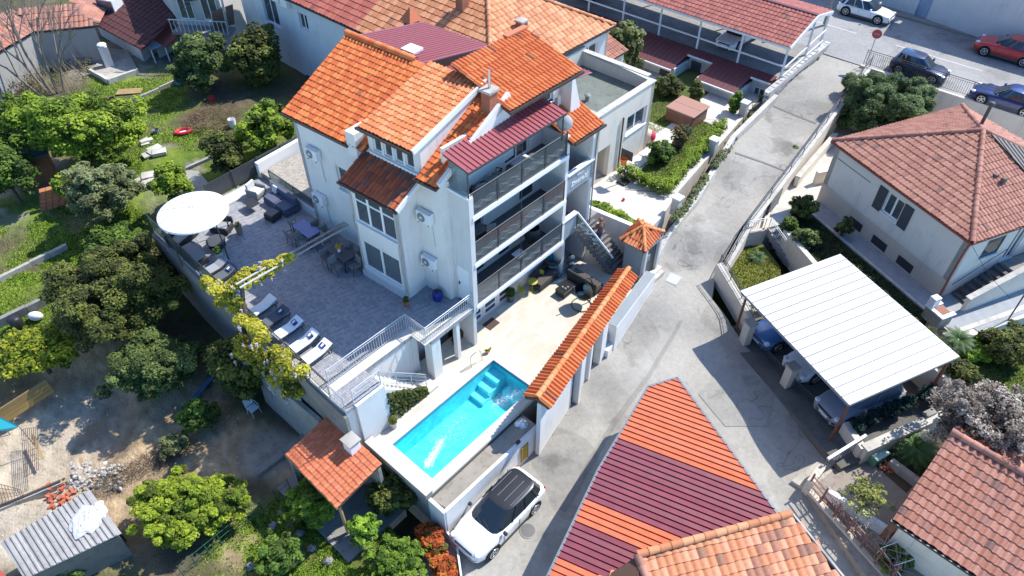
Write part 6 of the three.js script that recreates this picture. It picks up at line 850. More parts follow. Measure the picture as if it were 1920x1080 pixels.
// ---------- right house ----------
{
  const Y0 = 2.4, R = (x, y, z) => F(RF, x, y, z), x0 = 30.1, x1 = 39.3, z0 = -24.3, z1 = -15.2, y1 = 6.35;
  const pave = std(C(0.6, 0.58, 0.54), 0.9, { map: flagTex }), path = std(C(0.36, 0.37, 0.38), 0.9, { map: grainTex });
  struct('right_yard', prism([onLane(1625, 135), onLane(1565, 212), onLane(1475, 332), onLane(1398, 434), at(1436, 428, Y0), at(1465, 420, Y0), R(28.8, 0, -23.6), R(28.8, 0, -12.6), R(36, 0, -12.4), R(46, 0, -13), R(50, 0, -28), V(51.1, 0, -3), V(51.1, 0, -12.9)], 0.5, Y0), pave);
  struct('garden_bed', prism([at(1472, 438, Y0), at(1482, 412, Y0), R(28.85, 0, -23.0), R(28.85, 0, -14.4), R(26.5, 0, -14.4), R(26.5, 0, -18.3), at(1532, 508, Y0)], 0.5, Y0 + 0.004), std(C(0.05, 0.065, 0.022), 1, { map: dirtTex }));
  struct('house_path', [bx(RF, 28.9, 30.1, Y0 - 0.2, Y0 + 0.03, -24, -13.2), bx(RF, 30.1, 36, Y0 - 0.2, Y0 + 0.028, -15.2, -12.7)], path);
  tag(obj('path_kerb', bx(RF, 28.75, 28.9, Y0 - 0.2, Y0 + 0.1, -24, -14.5), M.stoneWhite), 'pale kerb along the garden bed beside the hipped-roof house', 'kerb');
  const h = thing('hipped_roof_house', 'cream house with a brown-red pyramid tile roof and dark shuttered window', 'house', R(34.7, Y0, -19.8));
  const A = R(x0, 0, z0), B = R(x0, 0, z1), s = z => z - z0, wh = [s(-20.15), s(-19.05), 4.5, 5.75], bh = [[s(-21.75), s(-20.75), 2.5, 3.05], [s(-19.95), s(-18.9), 2.5, 3.05], [s(-18.1), s(-17.05), 2.5, 3.05]];
  obj('wall', wallPanel(A, B, Y0 - 0.4, y1, y1, [wh], 0.3), plaster(0.72, 0.68, 0.62), h); obj('plinth', wallPanel(A.clone(), B.clone(), Y0 - 0.4, 3.62, 3.62, bh, 0.04).translate(-0.038 * Math.cos(23 * Math.PI / 180), 0, 0.038 * Math.sin(23 * Math.PI / 180)), M.creamDark, h);
  win(h, A, B, wh, { cols: 2, fr: 0.075, inset: 0.08 }); bh.forEach(q => { const f = obj('vent_window', wallBox(A, B, q[0], q[1], q[2], q[3], 0.002, 0.02), M.darkGrey, h); const G = []; for (let k = 0; k < 8; k++) G.push(wallBox(A, B, q[0] + 0.03, q[1] - 0.03, q[2] + 0.03 + k * 0.065, q[2] + 0.05 + k * 0.065, 0.02, 0.032)); obj('louvre', G, M.black, f); });
  for (const [a, b] of [[wh[0] - 0.62, wh[0] - 0.04], [wh[1] + 0.04, wh[1] + 0.62]]) { const sh = obj('shutter', wallBox(A, B, a, b, 4.4, 5.8, 0.01, 0.05), std(C(0.045, 0.05, 0.06), 0.6), h); const G = []; for (let k = 0; k < 16; k++) G.push(wallBox(A, B, a + 0.06, b - 0.06, 4.48 + k * 0.08, 4.52 + k * 0.08, 0.05, 0.062)); obj('louvre', G, std(C(0.06, 0.066, 0.076), 0.6), sh); }
  const E = R(x1, 0, z1), fw = [[1.5, 2.75, 4.55, 5.75], [3.5, 4.3, 3.75, 5.9]];
  obj('wall', wallPanel(B, E, Y0 - 0.4, y1, y1, fw, 0.3), plaster(0.72, 0.68, 0.62), h); win(h, B, E, fw[0], { cols: 1, mat: M.darkMetal, inset: 0.03 }); win(h, B, E, fw[1], { cols: 2, inset: 0.08, name: 'front_door' });
  obj('wall', [wallPanel(R(x1, 0, z1), R(x1, 0, z0), Y0 - 0.4, y1, y1, [], 0.3), wallPanel(R(x1, 0, z0), A, Y0 - 0.4, y1, y1, [], 0.3)], M.cream, h); obj('core', bx(RF, x0 + 0.35, x1 - 0.35, Y0, y1 - 0.1, z0 + 0.35, z1 - 0.35), M.interior, h);
  obj('wall_pipe', [wallBox(A, B, 0.35, 2.9, 5.5, 5.54, 0.01, 0.03)], M.midGrey, h);
  const c = [R(29.8, 6.4, -24.5), R(29.8, 6.4, -14.95), R(39.6, 6.4, -14.95), R(39.6, 6.4, -24.5)], ap = R(34.8, 8.45, -19.9), O = { tw: 0.23, tl: 0.36, h: 0.05, tones: TONES.brown, board: deckWood, flat: 1, margin: 0 };
  tileRoof(h, [c[0], c[1], ap], 'hr', { ...O, indiv: 190 }); tileRoof(h, [c[1], c[2], ap], 'hr', { ...O, indiv: 110 }); tileRoof(h, [c[2], c[3], ap], 'hr', { ...O, indiv: 0 }); tileRoof(h, [c[3], c[0], ap], 'hr', { ...O, indiv: 0 });
  c.forEach(p => ridgeTiles(h, p.clone().add(V3(0, 0.07, 0)), ap.clone().add(V3(0, 0.07, 0)), 0.13, TONES.brown, 0.36));
  obj('gutter', [0, 1, 2, 3].map(i => beam(c[i].clone().add(V3(0, -0.06, 0)), c[(i + 1) % 4].clone().add(V3(0, -0.06, 0)), 0.13, 0.11)), std(C(0.22, 0.05, 0.04), 0.45), h); obj('downpipe', tube([R(29.95, 6.3, -15.0), R(30.0, 6.0, -15.12), R(30.02, 2.5, -15.12)], 0.055, 7, 12), std(C(0.26, 0.07, 0.05), 0.45), h);
  sheetRoof(h, [[35.4, -16.4], [38.2, -16.4], [34.95, -19.5]].map(([x, z]) => R(x, 6.57 + 0.414 * (-14.95 - z), z)), R(0, 0.43, -1).sub(R(0, 0, 0)), 0.2, () => std(C(0.12, 0.1, 0.095), 0.6), { ribH: 0.035, name: 'roof_sheet' });
  obj('roof_hatch', rbx(RF, 36.2, 36.7, 7.3, 7.75, -18.2, -17.7, 0.03), M.lightConc, h); obj('flue', bar(R(35.6, 8.0, -20.6), R(35.6, 9.4, -20.6), 0.09, 0.09, 8), M.darkMetal, h); obj('flue_cap', lathe([[0.15, 0], [0.15, 0.12], [0, 0.16]], R(35.6, 9.4, -20.6)), M.darkGrey, h);
  for (const [a, b] of [[33.4, -17.6], [33.5, -17.2]]) obj('roof_vent', rbx(RF, a, a + 0.25, 7.2, 7.65, b, b + 0.2, 0.03), std(C(0.14, 0.1, 0.08), 0.8), h);
  const st = thing('house_steps', 'dark steps with a beige parapet climbing to the door of the hipped-roof house', 'stairs', R(31.5, Y0, -14.5)); stairs(st, R(33.6, 3.75, -15.15), R(30.6, Y0, -15.15), R(0, 0, 1.15).sub(R(0, 0, 0)), 8, std(C(0.15, 0.13, 0.125), 0.9, { map: grainTex }), 'step', 0.4);
  obj('landing', bx(RF, 33.6, 36.5, Y0, 3.75, -15.15, -14.0), M.conc, st); obj('parapet', hexa([R(30.5, Y0, -13.95), R(36.5, Y0, -13.95), R(36.5, Y0, -14.15), R(30.5, Y0, -14.15)], [R(30.5, 3.3, -13.95), R(36.5, 4.75, -13.95), R(36.5, 4.75, -14.15), R(30.5, 3.3, -14.15)]), M.cream, st); obj('parapet_cap', hexa([R(30.4, 3.305, -13.9), R(36.5, 4.76, -13.9), R(36.5, 4.76, -14.2), R(30.4, 3.305, -14.2)], [R(30.4, 3.36, -13.9), R(36.5, 4.82, -13.9), R(36.5, 4.82, -14.2), R(30.4, 3.36, -14.2)]), M.stoneWhite, st); obj('handrail', bar(R(30.5, 3.3, -15.1), R(33.4, 4.7, -15.1), 0.02), M.darkMetal, st);
  const bq = thing('garden_oven', 'low pale brick barbecue with white capping at the corner of the path', 'barbecue', R(28.75, Y0, -14.1)); obj('base', bx(RF, 28.35, 29.15, Y0, Y0 + 0.7, -14.6, -13.6), M.lightConc, bq); obj('capping', [bx(RF, 28.3, 29.2, Y0 + 0.702, Y0 + 0.78, -13.75, -13.55), bx(RF, 28.3, 29.2, Y0 + 0.702, Y0 + 0.78, -14.65, -14.35), bx(RF, 28.3, 28.5, Y0 + 0.702, Y0 + 0.78, -14.35, -13.75)], M.whiteClean, bq); obj('hearth', bx(RF, 28.5, 29.1, Y0 + 0.702, Y0 + 0.72, -14.33, -13.77), std(C(0.3, 0.14, 0.09), 0.9), bq); obj('chimney', bx(RF, 28.35, 28.75, Y0 + 0.78, Y0 + 1.35, -14.65, -14.3), M.whiteClean, bq);
  const lp = thing('lamp_post', 'dark leaning pole at the lawn edge in front of the house steps', 'pole', at(1890, 600, Y0)); obj('pole', bar(lp.position, lp.position.clone().add(V3(0.1, 2.6, -0.2)), 0.035), M.darkMetal, lp); obj('lantern', sph(lp.position.clone().add(V3(0.1, 2.65, -0.2)), 0.12), M.darkGrey, lp);
  const yw = thing('yard_low_wall', 'low cream wall with a pale coping beside the shaded patio of the hipped-roof house', 'wall', at(1520, 380, Y0)); obj('wall', [wallSeg(at(1490, 350, Y0), at(1560, 268, Y0), 0.25, Y0, Y0 + 0.7), wallSeg(at(1525, 345, Y0), at(1562, 338, Y0), 0.25, Y0, Y0 + 0.9)], M.cream, yw); obj('coping', [wallSeg(at(1490, 350, Y0), at(1560, 268, Y0), 0.32, Y0 + 0.702, Y0 + 0.75)], M.stoneWhite, yw);
}
// garden plot and steps between lane bend and the white carport
{
  const yG = 1.55; struct('front_lawn', prism([onLane(1395, 432), onLane(1345, 518), at(1395, 590, yG), at(1470, 555, yG), at(1462, 500, yG), at(1425, 450, yG)], 0, yG), std(C(0.13, 0.15, 0.03), 1, { map: dirtTex }));
  const w = thing('stair_block', 'beige wall block with a small railing between the lane and the garden steps', 'wall', at(1415, 450, 1.6)); obj('wall', [wallSeg(at(1395, 438, 2.5), at(1432, 432, 2.5), 0.25, 1.2, 2.6), wallSeg(at(1432, 432, 2.5), at(1440, 400, 2.5), 0.25, 1.2, 2.6)], M.creamDark, w); railing('small white-barred railing above the beige wall block', [at(1396, 436, 2.6), at(1432, 430, 2.6)], { h: 0.8, mat: M.rail, step: 0.14 });
  const s = thing('garden_steps', 'grey stone steps descending beside the lawn to the white carport', 'stairs', at(1480, 500, 1.5)); stairs(s, at(1440, 425, 2.4), at(1497, 520, 1.05), at(1462, 420, 2.4).sub(at(1440, 425, 2.4)), 9, std(C(0.36, 0.36, 0.36), 0.9, { map: grainTex }), 'step', 0.5); obj('side_wall', [wallSeg(at(1470, 440, 2.4), at(1530, 510, 2.4), 0.25, 1, 2.75)], M.cream, s); obj('coping', [wallSeg(at(1470, 440, 2.4), at(1530, 510, 2.4), 0.3, 2.752, 2.8)], M.stoneWhite, s);
  const gt = thing('garden_gate', 'open dark metal gate at the top of the garden steps', 'gate', at(1440, 400, 2.4)); const a = at(1437, 408, 2.4), b = at(1458, 382, 2.4); obj('frame', [bar(a, a.clone().add(V3(0, 1.1, 0)), 0.03), bar(b, b.clone().add(V3(0, 1.1, 0)), 0.03), bar(a.clone().add(V3(0, 1.1, 0)), b.clone().add(V3(0, 1.1, 0)), 0.025), bar(a.clone().add(V3(0, 0.1, 0)), b.clone().add(V3(0, 0.1, 0)), 0.025)], M.darkMetal, gt); obj('sheet', hexa([a.clone().add(V3(0, 0.15, 0)), b.clone().add(V3(0, 0.15, 0)), b.clone().add(V3(0.015, 0.15, 0.01)), a.clone().add(V3(0.015, 0.15, 0.01))], [a.clone().add(V3(0, 1.05, 0)), b.clone().add(V3(0, 1.05, 0)), b.clone().add(V3(0.015, 1.05, 0.01)), a.clone().add(V3(0.015, 1.05, 0.01))]), M.midGrey, gt);
  railing('white handrail beside the garden steps', [at(1440, 430, 2.4), at(1468, 470, 1.9)], { h: 0.8, mat: M.whiteMetal, step: 0.16 });
  const k = thing('lawn_kerb', 'pale kerb stones bounding the small front lawn', 'kerb', at(1430, 570, yG)); obj('kerb', [wallSeg(at(1412, 585, yG), at(1475, 556, yG), 0.18, 1, yG + 0.12)], M.stoneWhite, k);
  const t = thing('rubble_sack', 'white torn sack of rubble in the corner by the garden wall', 'sack', at(1392, 565, yG)); const g = new THREE.IcosahedronGeometry(0.55, 3), q = g.attributes.position; for (let i = 0; i < q.count; i++) { const v = V3().fromBufferAttribute(q, i), n = 0.7 + 0.7 * fbm(v.x * 4, v.y * 4 + v.z * 3, 3); q.setXYZ(i, v.x * n * 1.4, Math.max(-0.02, v.y * n * 0.6), v.z * n * 1.5); } g.computeVertexNormals(); const p = t.position; g.translate(p.x, p.y, p.z); obj('sack', g, std(C(0.66, 0.66, 0.68), 0.8), t);
}
// ---------- white carport ----------
{
  const Y = 1.05, Q = (x, y, z) => F(CF, x, y, z), c = thing('white_carport', 'carport with a white ribbed metal roof sheltering three cars', 'carport', Q(23, Y, -14.4)), wp = [0.6, 0.64, 0.57].map(k => std(C(k, k * 0.995, k * 0.97), 0.42));
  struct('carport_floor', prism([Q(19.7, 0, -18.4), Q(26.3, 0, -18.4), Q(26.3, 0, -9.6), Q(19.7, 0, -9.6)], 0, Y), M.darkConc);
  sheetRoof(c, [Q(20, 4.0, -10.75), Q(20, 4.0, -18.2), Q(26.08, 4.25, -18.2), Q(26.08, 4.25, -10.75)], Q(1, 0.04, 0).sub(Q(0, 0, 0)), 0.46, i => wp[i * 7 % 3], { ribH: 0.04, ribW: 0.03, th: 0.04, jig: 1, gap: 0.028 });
  obj('eave_beam', [beam(Q(20.05, 3.9, -18.15), Q(20.05, 3.9, -10.8), 0.08, 0.14), beam(Q(26.0, 4.14, -18.15), Q(26.0, 4.14, -10.8), 0.08, 0.14), beam(Q(20.05, 3.9, -10.8), Q(26, 4.14, -10.8), 0.06, 0.12)], M.midGrey, c);
  for (const [x, z] of [[20.3, -18], [20.3, -10.95], [25.9, -18], [25.9, -14.5], [25.9, -10.95]]) obj('post', beam(Q(x, Y, z), Q(x, 3.95, z), 0.1, 0.1), std(C(0.2, 0.07, 0.04), 0.6), c);
  const bw = thing('carport_back_wall', 'beige retaining wall behind the white carport', 'wall', Q(26.3, Y, -14)); obj('wall', bx(CF, 26.2, 26.5, 0, 2.6, -18.4, -9.5), M.cream, bw);
  const pl = (x, y, lab) => { const p = onLane(x, y), t = thing('stone_pillar', lab, 'pillar', p, 23 * Math.PI / 180); obj('shaft', rbx(null, -0.22, 0.22, -0.1, 1.35, -0.22, 0.22, 0.02), M.creamDark, t); obj('cap', rbx(null, -0.27, 0.27, 1.35, 1.45, -0.27, 0.27, 0.02), M.lightConc, t); };
  pl(1473, 722, 'beige stone gate pillar in front of the white carport'); pl(1396, 640, 'beige gate pillar at the end of the garden wall by the blue car');
  railing('low chain-link gate rail across the front of the white carport', [onLane(1402, 640), onLane(1468, 712)], { h: 0.7, mat: M.darkMetal, horiz: 3, post: 2 }); railing('low gate rail across the silver covered car', [onLane(1482, 728), onLane(1580, 815)], { h: 0.7, mat: M.darkMetal, horiz: 3, post: 2 });
  // corner block and wall below the carport
  const cw = thing('corner_wall', 'beige corner block with a long pale-topped wall below the white carport', 'wall', at(1620, 830, 0.8)), a = at(1575, 835, 0.7), b = at(1618, 838, 1.9), d = at(1765, 770, 1.9); obj('wall', [wallSeg(onLane(1572, 818), at(1620, 842, 1.7), 0.3, -0.2, 1.75), wallSeg(at(1620, 842, 1.7), at(1768, 776, 1.7), 0.35, 0.2, 1.72)], M.cream, cw); obj('coping', [wallSeg(at(1620, 842, 1.7), at(1768, 776, 1.7), 0.42, 1.725, 1.8)], M.stoneWhite, cw);
  tag(obj('coping_block', rbx(frame(25, at(1742, 776, 1.8).x, at(1742, 776, 1.8).z), -0.3, 0.3, 1.8, 1.95, -0.15, 0.15, 0.02), M.conc), 'loose grey block lying on the pale wall top', 'block');
}
// ---------- foreground roofs and the lower right yard ----------
{
  const b = thing('striped_shed', 'wedge-shaped shed with a ribbed roof striped in orange and burgundy at the lane fork', 'shed', at(1230, 880, 0)), Yr = 3.0, rim = [at(1460, 965, Yr), at(1270, 708, Yr), at(1215, 725, Yr), at(1122, 880, Yr), at(1015, 1105, Yr), at(1230, 1180, Yr)];
  const vary = (r, g, b) => [0.94, 1, 1.06, 0.98].map((k, i) => std(C(r * k, g * k, b * k), 0.68 + i * 0.05, { map: grainTex })), oS = vary(0.66, 0.155, 0.065), bS = vary(0.24, 0.052, 0.075), oC = oS[0], bC = bS[0], rd = V3(Math.cos(25 * Math.PI / 180), 0, Math.sin(25 * Math.PI / 180));
  const across = V3(-rd.z, 0, rd.x);
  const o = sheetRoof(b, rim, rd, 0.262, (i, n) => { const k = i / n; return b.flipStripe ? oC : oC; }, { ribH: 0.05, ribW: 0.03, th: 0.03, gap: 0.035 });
  // paint each sheet by its place: orange, burgundy, orange, burgundy, orange from the point downwards
  const pr = p => p.dot(across), apex = pr(rim[1]);
  b.children.forEach(m => { m.geometry.computeBoundingBox(); const c = m.geometry.boundingBox.getCenter(V3()).add(b.wb), d = pr(c) - apex; if (m.name === 'roof_panel') m.material = (d < 4.3 ? oS : d < 7.25 ? bS : d < 8.35 ? oS : d < 9.85 ? bS : oS)[Math.floor(hash(Math.round(d * 10), 5) * 4)]; });
  const edge = (p, q) => beam(p.clone().add(V3(0, -0.04, 0)), q.clone().add(V3(0, -0.04, 0)), 0.1, 0.12); obj('gutter', [edge(rim[0], rim[1]), edge(rim[1], rim[2]), edge(rim[2], rim[3]), edge(rim[3], rim[4])], std(C(0.16, 0.17, 0.19), 0.5), b);
  const cen = rim.reduce((s, p) => s.add(p), V3()).multiplyScalar(1 / rim.length); obj('wall', prism(rim.map(p => V3(lerp(p.x, cen.x, 0.03), 0, lerp(p.z, cen.z, 0.03))), -0.6, Yr - 0.12), plaster(0.55, 0.56, 0.58), b);
  const h = thing('front_house', 'house with a weathered pale orange tile roof at the bottom edge below the striped shed', 'house', at(1400, 1100, 0)), A = at(1195, 1041, 4.3), B = at(1482, 964, 4.3), Cc = at(1640, 1160, 3.0), Dd = at(1270, 1260, 3.0);
  const O = { tw: 0.3, tl: 0.34, h: 0.04, flat: 1, tones: [[0.68, 0.27, 0.13], [0.62, 0.23, 0.105], [0.72, 0.31, 0.17], [0.4, 0.17, 0.1]], board: deckWood, indiv: 230, wear: () => 0.12 }; tileRoof(h, [Cc, Dd, A, B], 'fr', O);
  ridgeTiles(h, A.clone().add(V3(0, 0.08, 0)), B.clone().add(V3(0, 0.08, 0)), 0.14, TONES.pale, 0.42); tileRoof(h, [at(1120, 1090, 3.7), at(1060, 1260, 3.7), at(1215, 1300, 4.0), A], 'fr', { ...O, indiv: 30 }); ridgeTiles(h, A.clone().add(V3(0, 0.06, 0)), Dd.clone().add(V3(0, 0.4, 0)), 0.15, TONES.rose, 0.42);
  obj('verge', beam(B.clone().add(V3(0.06, 0, 0)), Cc.clone().add(V3(0.06, 0, 0)), 0.08, 0.16), M.lightConc, h); obj('wall', prism([A, B, Cc, Dd].map(p => V3(lerp(p.x, 9, 0.06), 0, lerp(p.z, -9, 0.06))), -0.6, 2.9), M.bluewhite, h);
  // brown tiled house at the lower right
  const r = thing('corner_house', 'house with a brown-red wavy tile roof at the lower right under the blossom tree', 'house', at(1820, 1000, 0)), Q = (x, y, z) => F(frame(45), x, y, z), e0 = Q(19.45, 3.2, 0.82), O2 = { tw: 0.28, tl: 0.36, h: 0.075, tones: TONES.rose, board: deckWood, indiv: 290 };
  tileRoof(r, [Q(19.45, 3.2, 8), Q(19.45, 3.2, 0.82), Q(23.4, 4.75, 0.82), Q(23.4, 4.75, 8)], 'br', O2); tileRoof(r, [Q(27.2, 3.2, 8), Q(27.2, 3.2, 0.82), Q(23.4, 4.75, 0.82), Q(23.4, 4.75, 8)], 'br', { ...O2, indiv: 0 }); ridgeTiles(r, Q(23.4, 4.83, 0.8), Q(23.4, 4.83, 8), 0.16, TONES.rose, 0.4);
  obj('gutter', beam(Q(19.4, 3.12, 0.8), Q(19.4, 3.12, 8), 0.13, 0.11), M.gutter, r); obj('wall', prism([Q(19.9, 0, 1.2), Q(26.8, 0, 1.2), Q(26.8, 0, 8), Q(19.9, 0, 8)], -0.5, 3.3), M.cream, r);
}
{
  const Y = 0.75; struct('lower_yard', prism([at(1508, 918, Y), at(1545, 892, Y), at(1618, 842, Y), at(1768, 776, Y), at(2050, 700, Y), at(2100, 1200, Y), at(1680, 1160, Y)], -0.8, Y), concrete(0.36, 0.31, 0.27));
  struct('yard_soil', prism([at(1640, 872, Y), at(1768, 785, Y), at(1950, 720, Y), at(1950, 850, Y), at(1770, 840, Y), at(1700, 925, Y)], 0, Y + 0.02), M.soil);
  struct('right_lawn', prism([at(1762, 640, 1.7), at(1812, 620, 1.7), at(1990, 560, 1.7), at(1990, 720, 1.7), at(1765, 770, 1.7)], -0.5, 1.7), std(C(0.1, 0.14, 0.025), 1, { map: dirtTex }));
  const k = thing('lawn_kerb', 'curved pale kerb between the paved path and the right lawn', 'kerb', at(1800, 620, 2.3)); const kp = [[1768, 632], [1800, 622], [1845, 606], [1890, 590], [1940, 570]].map(([x, y]) => at(x, y, 2.3)); for (let i = 0; i < 4; i++) obj('kerb_stone', wallSeg(kp[i], kp[i + 1], 0.25, 0.5, 2.45), M.stoneWhite, k);
  const w = thing('yard_wall', 'low white wall crossing the lower right yard beside the bare rose bed', 'wall', at(1600, 970, Y)); obj('wall', [wallSeg(at(1545, 930, Y), at(1660, 1005, Y), 0.22, 0, Y + 0.55)], M.whiteClean, w); obj('brick_pier', wallSeg(at(1655, 1010, Y), at(1685, 985, Y), 0.3, 0, Y + 0.7), std(C(0.4, 0.2, 0.12), 0.9, { map: grainTex }), w);
  const w2 = thing('yard_edge_wall', 'grey-topped low wall beside the green box in the lower right yard', 'wall', at(1690, 900, Y)); obj('wall', wallSeg(at(1665, 872, Y), at(1722, 915, Y), 0.25, 0, Y + 0.45), M.lightConc, w2);
  const f = thing('yard_fence_wall', 'low beige wall with rusty rails between the lane and the lower right yard', 'fence', onLane(1515, 925)); const a = onLane(1510, 922), b = at(1660, 1095, 0.4); obj('wall', wallSeg(a, b, 0.22, -0.3, 0.95, -0.3, 0.8), M.creamDark, f); const dirt = [0, 1, 2].map(i => beam(a.clone().setY(1.2 + i * 0.3), b.clone().setY(1.05 + i * 0.3), 0.05, 0.04)); obj('rail', dirt, std(C(0.22, 0.09, 0.07), 0.7), f); for (let i = 0; i <= 6; i++) { const p = a.clone().lerp(b, i / 6); obj('post', beam(p.clone().setY(0.5), p.clone().setY(2.0), 0.06, 0.06), std(C(0.2, 0.1, 0.08), 0.7), f); }
  { const G = []; for (let i = 0; i < 160; i++) { const p = a.clone().lerp(b, rnd()), s = p.clone().add(V3(rr(0.15, 0.6), 0, rr(-0.3, 0.1))); s.y = rr(0.8, 1.7); G.push(bar(s, s.clone().add(V3(rr(-0.5, 0.5), rr(-0.2, 0.5), rr(-0.6, 0.6))), 0.012, 0.006, 3)); } tag(obj('dry_branches', G, std(C(0.42, 0.39, 0.36), 0.9)), 'tangle of dry pale branches along the rusty rail fence', 'branches', null, 'stuff'); }
  const g = thing('sliding_gate', 'pale metal gate leaf standing open at the entry to the lower right yard', 'gate', at(1560, 860, Y)); const ga = onLane(1535, 892), gb = at(1612, 836, 1.2); ga.y = 1.9; gb.y = 2.0; obj('top_rail', beam(ga, gb, 0.12, 0.12), M.whiteMetal, g); obj('lower_rail', beam(ga.clone().setY(0.9), gb.clone().setY(1.0), 0.06, 0.08), M.midGrey, g); for (let i = 0; i <= 10; i++) { const p = ga.clone().lerp(gb, i / 10); obj('bar', beam(p.clone().setY(0.9), p, 0.03, 0.03), M.midGrey, g); }
  const p = thing('gate_pier', 'brown rendered gate pier at the lane corner of the lower right yard', 'pillar', onLane(1518, 918)); obj('pier', wallSeg(onLane(1508, 925), onLane(1530, 895), 0.3, -0.2, 1.5), M.creamDark, p); obj('step', prism([onLane(1482, 905), onLane(1530, 870), onLane(1562, 885), onLane(1512, 925)], 0.3, 0.78), M.lightConc, p);
  const gx = thing('green_box', 'faded green plastic box on the edge of the lower right yard', 'box', at(1640, 862, Y), 0.5); obj('box', rbx(null, -0.38, 0.38, 0, 0.5, -0.25, 0.25, 0.04), std(C(0.12, 0.3, 0.2), 0.6), gx); obj('lid', rbx(null, -0.41, 0.41, 0.5, 0.58, -0.28, 0.28, 0.03), std(C(0.35, 0.5, 0.42), 0.5), gx);
  const bx2 = thing('brick_pile', 'small pile of red bricks beside the green box', 'bricks', at(1662, 878, Y)); for (let i = 0; i < 9; i++) { const q = bx2.position; obj('brick', rbx(frame(rr(20, 60), q.x + rr(-0.25, 0.25), q.z + rr(-0.2, 0.2)), -0.12, 0.12, Y + (i > 5 ? 0.1 : 0.02), Y + (i > 5 ? 0.18 : 0.1), -0.06, 0.06, 0.01, 1), std(C(0.42, 0.14, 0.08), 0.9), bx2); }
  const fr = thing('bean_frame', 'white metal plant frame beside the corner house', 'frame', at(1690, 1030, 0.5)); const fy = 1.6, P = (x, y, h = fy) => at(x, y, h); const c4 = [P(1652, 1028), P(1688, 1014), P(1745, 1083), P(1700, 1095)]; obj('frame', [...c4.map((q, i) => bar(q, c4[(i + 1) % 4], 0.02)), bar(mid(c4[0], c4[3]), mid(c4[1], c4[2]), 0.02), ...c4.map(q => bar(q.clone().setY(0.4), q, 0.02))], M.whiteMetal, fr);
}
// hedge-topped fence of the white carport, manhole, hatch
{
  const m = thing('manhole_cover', 'round iron manhole cover in the lane beside the white car', 'manhole', onLane(990, 995)); const p = m.position; obj('cover', lathe([[0.3, 0.008], [0.3, 0.022], [0, 0.022]], p, 24), std(C(0.16, 0.155, 0.15), 0.7, { metalness: 0.3 }), m); obj('rim', lathe([[0.3, 0.006], [0.36, 0.006], [0.36, 0.018], [0.3, 0.018]], p, 24), M.conc, m);
  const h = thing('hatch_cover', 'square steel hatch cover with a pale frame in the lane by the gate', 'hatch', onLane(1262, 524), rotV(10)); obj('frame', [rbx(null, -0.42, 0.42, 0, 0.03, -0.36, 0.36, 0.005)], M.lightConc, h); obj('plate', rbx(null, -0.36, 0.36, 0.03, 0.045, -0.3, 0.3, 0.004), std(C(0.42, 0.43, 0.44), 0.5, { metalness: 0.4 }), h);
}
// ---------- cars ----------
function loftBody(st, nz = 7) {
  const ring = [], prof = s => { const { w, b, t, sh } = s; return [[0, t], [w * 0.5, t - 0.005], [w * 0.82, t - 0.03], [w * 0.95, sh ?? t - 0.09], [w, (sh ?? t - 0.09) - 0.14], [w * 0.995, b + 0.2], [w * 0.97, b + 0.06], [w * 0.88, b], [0, b]]; };
  const pos = [], idx = []; const n = 16; st.forEach(s => { const h = prof(s); for (const [z, y] of h) pos.push(s.x, y, z); for (let i = h.length - 2; i > 0; i--) pos.push(s.x, h[i][1], -h[i][0]); });
  for (let i = 0; i + 1 < st.length; i++) for (let j = 0; j < n; j++) { const a = i * n + j, b = i * n + (j + 1) % n, c = a + n, d = b + n; idx.push(a, b, c, b, d, c); }
  for (const [o, f] of [[0, 1], [(st.length - 1) * n, 0]]) for (let j = 1; j + 1 < n; j++) f ? idx.push(o, o + j + 1, o + j) : idx.push(o, o + j, o + j + 1);
  const g = new THREE.BufferGeometry(); g.setAttribute('position', new THREE.Float32BufferAttribute(pos, 3)); g.setIndex(idx); g.computeVertexNormals();
  const q = g.attributes.position, m = g.attributes.normal; let s = 0; for (let i = 0; i < q.count; i++) s += q.getZ(i) * m.getZ(i); if (s < 0) { for (let i = 0; i < idx.length; i += 3) { const k = idx[i]; idx[i] = idx[i + 1]; idx[i + 1] = k; } g.setIndex(idx); g.computeVertexNormals(); } return g;
}
function outline(x0, x1, w, y, n = 40, e = 5, taper = 0) { const o = []; for (let i = 0; i < n; i++) { const a = i / n * Math.PI * 2, c = Math.cos(a), s = Math.sin(a), r = Math.pow(Math.abs(c) ** e + Math.abs(s) ** e, -1 / e); const x = c * r, z = s * r; o.push(V3((x0 + x1) / 2 + x * (x1 - x0) / 2, y, z * w * (1 - taper * Math.max(0, x)))); } return o; }
